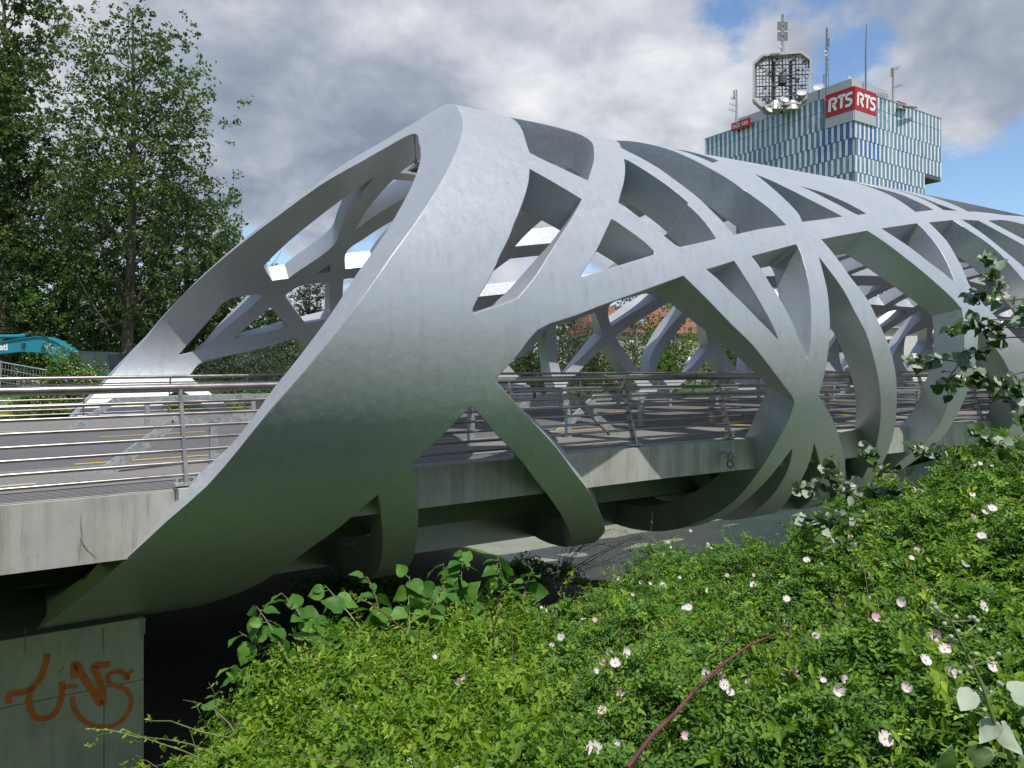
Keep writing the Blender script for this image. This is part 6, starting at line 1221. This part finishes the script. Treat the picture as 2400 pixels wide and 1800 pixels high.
def rose(label,x0,x1,nc,ni,seed,size=.024):
    rng=np.random.default_rng(seed); t=thing('dog_rose_shrub',label,'rose bush',ROOT((x0+x1)/2),'dog roses of the thicket below the camera')
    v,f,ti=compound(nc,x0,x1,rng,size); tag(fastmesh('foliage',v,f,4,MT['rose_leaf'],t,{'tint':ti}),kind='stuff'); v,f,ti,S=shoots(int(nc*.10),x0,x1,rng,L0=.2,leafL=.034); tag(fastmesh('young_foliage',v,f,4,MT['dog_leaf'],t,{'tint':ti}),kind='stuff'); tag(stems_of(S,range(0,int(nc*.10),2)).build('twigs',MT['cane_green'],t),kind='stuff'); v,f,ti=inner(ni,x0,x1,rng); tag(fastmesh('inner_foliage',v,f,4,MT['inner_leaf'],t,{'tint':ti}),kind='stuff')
    for k in range(10):
        P,_,_=canopy_points(1,x0,x1,rng,.05,0,.95); a=P[0]-[0,0,.5]; b_=P[0]+[rng.normal()*.25,rng.normal()*.15,rng.uniform(.02,.16)]; MB().tube(bez(a,b_,.08,rng,6,.08),[.006,.006,.005,.004,.003,.002,.001],5,False).build('cane',MT['cane_red'] if k%3 else MT['cane_green'],t,True,60)
    for (px,py,s,k) in FL:
        if x0<=px<x1: p=surf(px,py)+np.array([0,-.04,.05]); add_flower(t,p,.024*s,FLM[(2 if k==2 and rng.random()<.6 else 0) if s>.85 else (3 if rng.random()<.5 else 1 if k==0 else 2)],(rng.normal()*.35,-.8+rng.normal()*.2,.75+rng.normal()*.2))
    for q in range(8):
        px=rng.uniform(x0,min(x1,2400)); P=canopy(np.array([px]),np.array([rng.uniform(.1,1.0)])); P[:,2]+=lumps(P)*.9; add_flower(t,P[0]+[0,-.03,.05],.021*rng.uniform(.5,.9),FLM[rng.integers(0,4)],(rng.normal()*.4,-.7+rng.normal()*.3,.8))
    for px,py in BD:
        if x0<=px<x1: add_flower(t,surf(px,py)+np.array([0,-.03,.04]),.009,None,(rng.normal()*.3,-.2,1),True)
    return t
rose('dog rose bush in mid thicket with scattered white flowers right of the broad leaves',1230,1560,7600,15000,41)
rose('dog rose bush with many pink and white flowers in front of the river',1560,1840,7600,15000,42)
rose('tall dark green dog rose bush with one big pink flower below the pale poplar twigs',1840,2120,7800,15000,43)
rose('shady dog rose bush in the lower right corner behind the budding bramble cane',2120,2520,7800,17000,44)
big=thing('rose_cane','thick dark red rose cane rising from bottom centre towards the upper right','cane',tuple(surf(1510,1760)))
cq=((1470,1800),(1530,1722),(1580,1675),(1640,1605),(1700,1552),(1760,1510),(1830,1482),(1900,1462)); yy=np.polyfit(range(8),[surf(x,y)[1] for x,y in cq],1); cp=[np.array(at(x,y,np.polyval(yy,i)-.14)) for i,(x,y) in enumerate(cq)]; _=[0 for x,y in ((1495,1775),(1540,1710),(1580,1680),(1640,1600),(1700,1545),(1750,1510),(1830,1490),(1900,1465))]
MB().tube(cp,[.009,.009,.008,.0075,.0065,.0055,.004,.002],7).build('stem',MT['cane_red'],big,True,60)
th=MB(); rr_=random.Random(6)
for k in range(26):
    i=rr_.randrange(0,6); q=rr_.random(); p=cp[i]*(1-q)+cp[i+1]*q; d=Vector((rr_.gauss(0,1),rr_.gauss(0,1),rr_.gauss(0,1))).normalized(); th.tube([p,p+np.array(d)*.016],[.003,.0004],4)
tag(th.build('thorns',MT['cane_red'],big),kind='stuff')
def dogwood(label,x0,x1,ns,ni,seed,**k):
    rng=np.random.default_rng(seed); t=thing('leafy_shrub',label,'shrub',ROOT((x0+x1)/2),'yellow green shrubs of the thicket below the camera')
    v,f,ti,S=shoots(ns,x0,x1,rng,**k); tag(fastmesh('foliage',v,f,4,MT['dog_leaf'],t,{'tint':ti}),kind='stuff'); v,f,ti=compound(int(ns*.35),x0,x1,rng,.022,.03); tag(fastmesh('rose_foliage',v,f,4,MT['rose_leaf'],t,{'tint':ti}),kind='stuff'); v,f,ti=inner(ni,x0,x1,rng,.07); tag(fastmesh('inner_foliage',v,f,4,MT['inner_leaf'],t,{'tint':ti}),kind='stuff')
    tag(stems_of(S,rng.choice(ns,min(ns,700),False)).build('twigs',MT['cane_green'],t),kind='stuff')
    for q in range(9):
        P,_,_=canopy_points(1,x0,x1,rng,.03,0,.9); a=P[0]-[0,0,.3]; b_=P[0]+[rng.normal()*.3,rng.normal()*.15,rng.uniform(.1,.22)]; MB().tube(bez(a,b_,.06,rng,6,.08),[.005,.005,.0045,.004,.003,.002,.001],5,False).build('cane',MT['cane_red'] if q%2 else MT['twig'],t,True,60)
    for (px,py,s,kk) in FL:
        if x0<=px<x1: p=surf(px,py)+np.array([0,-.04,.06]); add_flower(t,p,.021*s,FLM[2 if kk==2 else 0],(rng.normal()*.35,-.8,.75))
    return t
dogwood('sunlit yellow green shrub at the bottom left edge of the thicket beside the pier',300,640,2100,9000,51)
dogwood('sunlit yellow green shrub along the bottom, below the broad leaved plants',640,960,2700,12000,52)
dogwood('yellow green shrub at bottom centre left of the dog roses',960,1260,2500,12000,53)
# long bare shoots reaching left in front of the pier
ls=thing('trailing_shoot','pale trailing shoots with tiny leaves reaching left across the pier','shoot',tuple(surf(420,1790)))
rng=np.random.default_rng(61); V=[];Fq=[];off=0
for pts in (((500,1790),(430,1760),(360,1737),(290,1712),(235,1722),(205,1748),(196,1760)),((330,1730),(260,1712),(200,1708)),((520,1775),(450,1745),(390,1733),(340,1728),(300,1740)),((540,1730),(470,1715),(400,1690),(350,1690),(352,1676)),((620,1800),(560,1760),(480,1770),(400,1790),(330,1800))):
    q=[np.array(at(x,y,4.25+.1*i)) for i,(x,y) in enumerate(pts)]; MB().tube(q,[.005*(1-.13*i) for i in range(len(q))],5,False).build('stem',MT['cane_green'],ls,True,60)
    n=26; k=rng.integers(0,len(q)-1,n); a=rng.uniform(0,1,n)[:,None]; C=np.array(q)[k]*(1-a)+np.array(q)[k+1]*a; D=rng.normal(size=(n,3)); Nn=rng.normal(size=(n,3))*.5+[0,-.4,.8]; v,f=leaf_shape(C,D,Nn,rng.uniform(.012,.036,n),.45); V.append(v);Fq.append(f+off);off+=len(v)
V=np.concatenate(V); tag(fastmesh('leaves',V,np.concatenate(Fq),4,MT['dog_leaf'],ls,{'tint':np.repeat(rng.uniform(.4,1,len(V)//6),6)}),kind='stuff')
# ------------------------------------------------------------ broad leaved plants (each leaf a part)
def broad_mesh(seed,tip=.2,lob=0.0,wid=.72):
    rng=np.random.default_rng(seed); prof=[(0,.0),(-.05,.16),(-.02,.28),(.10,.41),(.26,.46),(.42,.43),(.58,.345),(.73,.235),(.86,.12),(.95,.04),(1.0,0)]; V=[];Fc=[]
    for x,w in prof:
        for s in (-1,-.5,0,.5,1):
            ww=w*wid/.72*(1+lob*math.sin(x*23+s)); V.append((x,s*ww,.16*abs(s)*w*(1.2)-.28*x*x+.016*((len(V)//5)%2*2-1)*abs(s)+.03*math.sin(x*9+s*3)+rng.normal()*.006))
    for i in range(len(prof)-1):
        for j in range(4): q=i*5+j; Fc+=[(q,q+5,q+6),(q,q+6,q+1)]
    return V,Fc
def leaf_mesh(name,mat,seed,tint,under=None,**k):
    V,Fc=broad_mesh(seed,**k); n=len(V); me=bpy.data.meshes.new(name)
    if under: 
        V=V+[(x,y,z-.02) for x,y,z in V]; Fc=Fc+[tuple(n+i for i in f[::-1]) for f in Fc]
    me.from_pydata(V,[],Fc); me.materials.append(mat)
    if under:
        me.materials.append(under)
        for i,p in enumerate(me.polygons): p.material_index=0 if i<len(Fc)//2 else 1
    at_=me.attributes.new('tint','FLOAT','POINT'); at_.data.foreach_set('value',np.full(len(V),tint,np.float32)); me.update(); me.shade_smooth(); return me
KM=[leaf_mesh('leaf',MT['knot_leaf'],s,tt) for s,tt in ((1,.2),(2,.4),(3,.55),(4,.75),(5,.95))]
def place_leaf(root,me,P,D,Nn,L):
    D=Vector(D).normalized(); Nn=Vector(Nn); Nn=(Nn-D*Nn.dot(D)).normalized(); S=Nn.cross(D); o=bpy.data.objects.new('leaf',me); col.objects.link(o); o.parent=root
    o.matrix_local=Matrix.Translation(Vector(P)-root.location)@Matrix((D,S,Nn)).transposed().to_4x4()@Matrix.Diagonal((L,L,L,1)); return o
def knotweed(label,stems,seed,L=.165):
    rng=np.random.default_rng(seed); t=thing('broad_leaved_plant',label,'plant',at(stems[0][0][0],stems[0][0][1]+60,stems[0][2]),'broad leaved plants behind the sunlit shrubs')
    for (x0,y0),(x1,y1),Y,n in stems:
        q=bez(at(x0,y0,Y),at(x1,y1,Y+.25),.06,rng,8,.05); MB().tube(q,[.008*(1-.1*i) for i in range(9)],6,False).build('stem',MT['cane_green'] if rng.random()<.5 else MT['twig'],t,True,60)
        n=int(n*1.7)
        for k in range(n):
            f=min(.999,(k+.6)/n+rng.normal()*.03) if k else .05; f=max(.02,f); i=min(7,int(f*8)); P=np.array(q[i])+(np.array(q[i+1])-np.array(q[i]))*(f*8-i); s=1 if k%2 else -1
            D=np.array([s*rng.uniform(.1,1.0),-rng.uniform(-.5,.9),rng.uniform(-.7,.45)]); D=unit(D); pe=P+D*rng.uniform(.02,.05); MB().tube([P,pe],[.0025,.002],4,False).build('petiole',MT['cane_green'],t)
            place_leaf(t,KM[rng.integers(0,5)],pe,D,(rng.normal()*.6,-.45+rng.normal()*.5,.8+rng.normal()*.3),L*rng.uniform(.55,1.25)*(1-.3*f))
    return t
knotweed('broad leaved plant at the left end of the thicket, over the dark towpath',[((720,1640),(560,1480),5.0,8),((700,1600),(600,1420),5.0,8),((680,1680),(545,1560),4.9,7),((740,1560),(660,1390),5.3,7),((640,1720),(500,1660),4.7,6)],71)
knotweed('broad leaved plant in the middle of its row, below the second lattice foot',[((880,1520),(760,1370),5.6,8),((900,1500),(860,1350),5.8,8),((960,1480),(960,1350),5.8,8),((820,1560),(720,1440),5.4,7),((1000,1480),(1040,1370),5.8,7)],72)
knotweed('tallest broad leaved plant, its leaves reaching up to the underside of the bridge',[((1060,1480),(1040,1320),6.1,9),((1100,1470),(1090,1295),6.2,10),((1160,1460),(1170,1310),6.2,9),((1220,1450),(1250,1330),6.2,8),((1260,1460),(1330,1400),6.0,7)],73)
# tall young rose shoots standing up out of the broad leaves
ts=thing('young_shoot','tall young shoots with reddish stems rising above the broad leaves','shoot',at(1130,1500,5.4)); V=[];Fq=[];off=0
for (x0,y0),(x1,y1),Y in (((1130,1500),(1172,1310),5.4),((960,1490),(800,1385),5.2),((1290,1450),(1345,1330),5.6),((980,1560),(985,1460),5.0),((1150,1500),(1195,1390),5.3)):
    q=bez(at(x0,y0,Y),at(x1,y1,Y),.03,rng,8,.03); MB().tube(q,[.006*(1-.1*i) for i in range(9)],5,False).build('stem',MT['cane_red'],ts,True,60)
    n=36; k=rng.integers(2,8,n); a=rng.uniform(0,1,n)[:,None]; C=np.array(q)[k]*(1-a)+np.array(q)[k+1 if False else np.minimum(k+1,8)]*a; D=rng.normal(size=(n,3))+[0,0,.3]; Nn=rng.normal(size=(n,3))*.5+[0,-.5,.7]; v,f=leaf_shape(C,D,Nn,rng.uniform(.02,.05,n),.42); V.append(v);Fq.append(f+off);off+=len(v)
V=np.concatenate(V); tag(fastmesh('leaves',V,np.concatenate(Fq),4,MT['dog_leaf'],ts,{'tint':np.repeat(rng.uniform(.5,1,len(V)//6),6)}),kind='stuff')
# ------------------------------------------------------------ white poplar twigs
MT['pop_top']=leaf_material('white_poplar_upper_side',[(0,(.02,.055,.012)),(1,(.07,.14,.025))],.3,.35,.6); MT['pop_under']=leaf_material('white_poplar_pale_side',[(0,(.27,.34,.24)),(1,(.36,.42,.31))],.2,.7,.2)
PM=[leaf_mesh('leaf',MT['pop_top'],s,tt,MT['pop_under'],lob=.12,wid=.85) for s,tt in ((11,.1),(12,.4),(13,.7),(14,1.0))]
def poplar(label,twigs,seed,L=.066,spread=1.0):
    rng=np.random.default_rng(seed); t=thing('white_poplar_twigs',label,'young poplar',at(twigs[0][0][0][0],twigs[0][0][0][1],twigs[0][1]),'white poplar twigs at the right frame edge')
    for pts,Y,n,pale in twigs:
        n=int(n*1.5)
        q=[np.array(at(x,y,Y+.06*i)) for i,(x,y) in enumerate(pts)]; m_=len(q); r0=.0055
        MB().tube(q,[r0*(1-.75*i/(m_-1)) for i in range(m_)],5,False).build('twig',MT['twig'],t,True,60)
        for k in range(n):
            f=.25+.75*math.sqrt((k+.5)/n); g=f*(m_-1); i=min(m_-2,int(g)); P=q[i]+(q[i+1]-q[i])*(g-i); D=unit(rng.normal(size=3)*.8+unit(q[i+1]-q[i])*.3+np.array([0,-.2,-.15])); pe=P+D*rng.uniform(.01,.035)*spread; MB().tube([P,pe],[.0014,.001],3,False).build('petiole',MT['cane_green'],t)
            fl=-1 if rng.random()<pale else 1; place_leaf(t,PM[rng.integers(0,4)],pe,D,np.array([rng.normal()*.5,-.75,.65+rng.normal()*.4])*fl,L*rng.uniform(.65,1.2))
    return t
poplar('white poplar twigs hanging into the upper right, in front of the lattice',[(((2460,820),(2400,790),(2362,791),(2331,801),(2299,820),(2277,836),(2252,848)),4.6,16,.35),(((2252,848),(2215,844),(2180,838),(2150,842)),4.9,13,.55),(((2252,848),(2235,870),(2218,892),(2222,925)),4.9,9,.2),(((2460,860),(2400,872),(2350,884),(2300,884),(2258,893)),4.6,16,.3),(((2460,990),(2400,955),(2347,920),(2315,895)),4.5,10,.3),(((2460,830),(2390,750),(2345,690),(2325,650),(2318,608)),4.6,24,.65),(((2460,749),(2380,749),(2290,750),(2235,765)),4.7,14,.25),(((2460,770),(2360,768),(2290,764)),4.7,9,.3),(((2400,700),(2360,705),(2300,690),(2270,690)),4.8,12,.5),(((2470,640),(2420,700),(2400,745)),4.5,10,.3),(((2460,940),(2410,930),(2380,900)),4.4,10,.3)],81)
poplar('white poplar twigs with pale undersides lying over the right side of the thicket',[(((2460,1180),(2330,1160),(2200,1150),(2080,1145),(1960,1140),(1865,1148)),5.2,34,.6),(((2400,1260),(2250,1235),(2100,1230),(1980,1218),(1885,1212)),5.0,28,.5),(((2330,1340),(2200,1330),(2050,1290),(1930,1262)),4.9,22,.35),(((2200,1180),(2120,1120),(2050,1075),(2020,1050)),5.4,20,.55),(((2350,1160),(2280,1100),(2200,1060),(2140,1048)),5.4,20,.5),(((2460,1120),(2400,1070),(2330,1030),(2290,1010)),5.2,18,.4),(((2100,1230),(2020,1180),(1960,1120),(1940,1095)),5.3,18,.6),(((2420,1300),(2300,1290),(2210,1270),(2120,1275)),4.7,18,.3),(((2460,1060),(2420,1010),(2390,975)),5.0,12,.4),(((2250,1400),(2150,1385),(2060,1365),(1990,1380)),4.6,14,.2)],82)
# ------------------------------------------------------------ budding bramble cane in the corner
MT['bramble_top']=leaf_material('bramble_upper_side',[(0,(.05,.10,.02)),(1,(.10,.17,.04))],.3,.45,.5); MT['bramble_under']=leaf_material('bramble_pale_side',[(0,(.34,.40,.30)),(1,(.42,.47,.37))],.2,.75,.2); MT['bud_green']=simple('felted_green_buds',(.30,.34,.22),.9)
BR=[leaf_mesh('leaf',MT['bramble_top'],s,tt,MT['bramble_under'],lob=.05,wid=.60) for s,tt in ((21,.3),(22,.8))]
br=thing('bramble_cane','budding bramble cane with large pale backed leaves in the lower right corner','bramble',at(2385,1850,1.75)); q=[np.array(at(x,y,1.75)) for x,y in ((2390,1900),(2375,1790),(2330,1690),(2300,1600),(2265,1530),(2235,1470),(2225,1445))]
MB().tube(q,[.006,.0055,.005,.0042,.0035,.0028,.002],6).build('stem',MT['cane_green'],br,True,60)
rng=np.random.default_rng(91)
for k in range(9):
    f=.35+.65*k/8; g=f*6; i=min(5,int(g)); P=q[i]+(q[i+1]-q[i])*(g-i); s=1 if k%2 else -1
    for j in range(3 if k<8 else 5):
        e=P+np.array([s*rng.uniform(.01,.05),rng.normal()*.015,rng.uniform(.0,.03)]); MB().tube([P,e],[.0015,.001],4,False).build('bud_stalk',MT['cane_green'],br); MB().tube([e,e+[0,0,.004],e+[0,0,.009],e+[0,0,.011]],[.002,.0055,.005,.001],7).build('bud',MT['bud_green'],br,True,60)
for (x,y),D,Nn,L,b_ in (((2370,1625),(.9,.1,.02),(-.1,.75,-.75),.075,0),((2280,1620),(-.5,-.2,-.45),(.2,.9,-.5),.062,1),((2345,1700),(.4,.0,-.8),(-.3,.9,-.3),.07,0),((2330,1690),(-.35,.1,-.8),(.6,.6,-.3),.058,1),((2395,1690),(.6,-.2,.1),(0,-.6,.8),.08,1),((2275,1780),(.5,-.2,.35),(.1,-.7,.7),.06,0),((2210,1800),(.2,-.2,.6),(.1,-.8,.5),.055,1),((2390,1770),(.5,-.3,-.3),(0,-.7,.7),.07,0)): place_leaf(br,BR[b_],at(x,y,1.75),D,Nn,L)
def WG(u,v): return W(u,v,float(ground_h(np.array(float(u)),np.array(float(v))))+.02)
# ------------------------------------------------------------ weeds and a dry bush on the towpath
shrub('low dark weeds on the bare soil under the bridge, left',WG(7.6,17.5),(1.5,.9,.5),'weed_patch',7,nl=2600,leaf=.09,mat='leaf_bright',group='weeds under the bridge',cat='weeds')
shrub('low dark weeds on the bare soil under the bridge beside the water',WG(14.4,20.0),(1.3,1.0,.55),'weed_patch',8,nl=2600,leaf=.09,mat='leaf_bright',group='weeds under the bridge',cat='weeds')
shrub('grassy tuft on the shore below the second lattice ring',WG(19.5,23.5),(1.0,.7,.35),'weed_patch',9,nl=2000,leaf=.10,mat='leaf_bright',group='weeds under the bridge',cat='weeds')
db=thing('dry_bush','sparse dry bush hanging over the water edge behind the lattice ring','bush',WG(20,25)); rng=np.random.default_rng(77); b=MB(); cs=[]
for k in range(26):
    a=np.array(WG(19.8,25.5)); e=a+np.array([rng.uniform(.3,3.4),rng.normal()*.6,rng.uniform(.3,2.0)]); q=bez(a,e,.12,rng,5,.1); b.tube(q,[.016,.013,.01,.007,.005,.003],4,False); cs+=[q[3],q[4],q[5]]
b.build('stems',MT['bark_dark'],db); cs=np.array(cs); C=cs[rng.integers(0,len(cs),900)]+rng.normal(size=(900,3))*.12; v,f=leaf_quads(C,.05,rng); tag(fastmesh('leaves',v,f,4,MT['leaf_grey'],db,{'tint':np.repeat(rng.uniform(0,.6,900),4)}),kind='stuff')


# stray tall shoots, dead stalks and grass blades that break the outline
def stray(label,name,lst,mt,seed,nl=14,ll=.03):
    rng=np.random.default_rng(seed); t=thing(name,label,'shoot',tuple(surf(lst[0][0],lst[0][1])))
    V=[];Fq=[];off=0
    for (x,y,hh,lean_) in lst:
        a=surf(x,y); b=a+np.array([lean_,rng.normal()*.05,hh]); q=bez(a-[0,0,.15],b,.0,rng,7,.06); MB().tube(q,[.0035*(1-.11*i) for i in range(8)],5,False).build('stem',mt,t,True,60)
        if nl:
            k=rng.integers(2,7,nl); C=np.array(q)[k]+(np.array(q)[k+1]-np.array(q)[k])*rng.uniform(0,1,nl)[:,None]; D=rng.normal(size=(nl,3))+[0,0,.3]; Nn=rng.normal(size=(nl,3))*.5+[0,-.5,.7]; v,f=leaf_shape(C,D,Nn,rng.uniform(.5,1.2,nl)*ll,.45); V.append(v);Fq.append(f+off);off+=len(v)
    if V: V=np.concatenate(V); tag(fastmesh('leaves',V,np.concatenate(Fq),4,MT['dog_leaf'],t,{'tint':np.repeat(rng.uniform(.3,1,len(V)//6),6)}),kind='stuff')
    return t
rs=random.Random(12)
stray('thin curling green shoots rising above the dog roses in front of the water','curling_shoot',[(1430,1350,.28,-.1),(1500,1310,.3,.12),(1585,1300,.22,-.12),(1660,1310,.34,.1),(1740,1320,.24,-.1),(1790,1300,.3,.1),(1840,1280,.3,.05),(1710,1310,.2,.2)],MT['cane_green'],201,8,.022)
stray('leafy green shoots standing up over the right part of the thicket','leafy_shoot',[(rs.uniform(1850,2390),rs.uniform(1150,1500),rs.uniform(.14,.34),rs.uniform(-.12,.12)) for _ in range(22)],MT['cane_green'],202,16,.035)
stray('leafy reddish shoots scattered over the sunlit bottom of the thicket','leafy_shoot',[(rs.uniform(620,1500),rs.uniform(1500,1760),rs.uniform(.10,.24),rs.uniform(-.12,.12)) for _ in range(22)],MT['cane_red'],203,16,.038)
stray('dry brown stalks sticking out of the thicket','dry_stalk',[(rs.uniform(900,2300),rs.uniform(1400,1700),rs.uniform(.12,.3),rs.uniform(-.2,.2)) for _ in range(18)],MT['twig'],204,0)
# ground cover on the sunny slope between the thicket and the bridge, and unseen bushes added behind the camera to hide horizon sky and bounce green
rng=np.random.default_rng(301); n=22000; u=rng.uniform(-9,12,n); v=rng.uniform(5.8,10.2,n); P=np.array(W(u,v,ground_h(u,v)+rng.uniform(0,.22,n))).T
vv,f=leaf_quads(P,.13,rng,updir=1.0); tag(fastmesh('ground_cover',vv,f,4,MT['dog_leaf'],None,{'tint':np.repeat(rng.uniform(0,.8,n),4)}),'leafy ground cover on the slope between thicket and bridge','ground cover',kind='stuff')
n=16000; x=rng.uniform(-28,26,n); y=-rng.uniform(4.5,11,n)-np.abs(x)*.12; z=-1.6+rng.uniform(0,1,n)**.8*(4.6+1.2*np.sin(x*.9)+.8*np.sin(x*2.1)); vv,f=leaf_quads(np.stack([x,y,z],1),.42,rng); tag(fastmesh('bounce_bushes',vv,f,4,MT['leaf_bright'],None,{'tint':np.repeat(rng.uniform(.2,1,n),4)}),'unseen belt of bushes added behind the viewer to bounce green onto the bridge','wood',kind='stuff')
print('script',time.time()-T0)
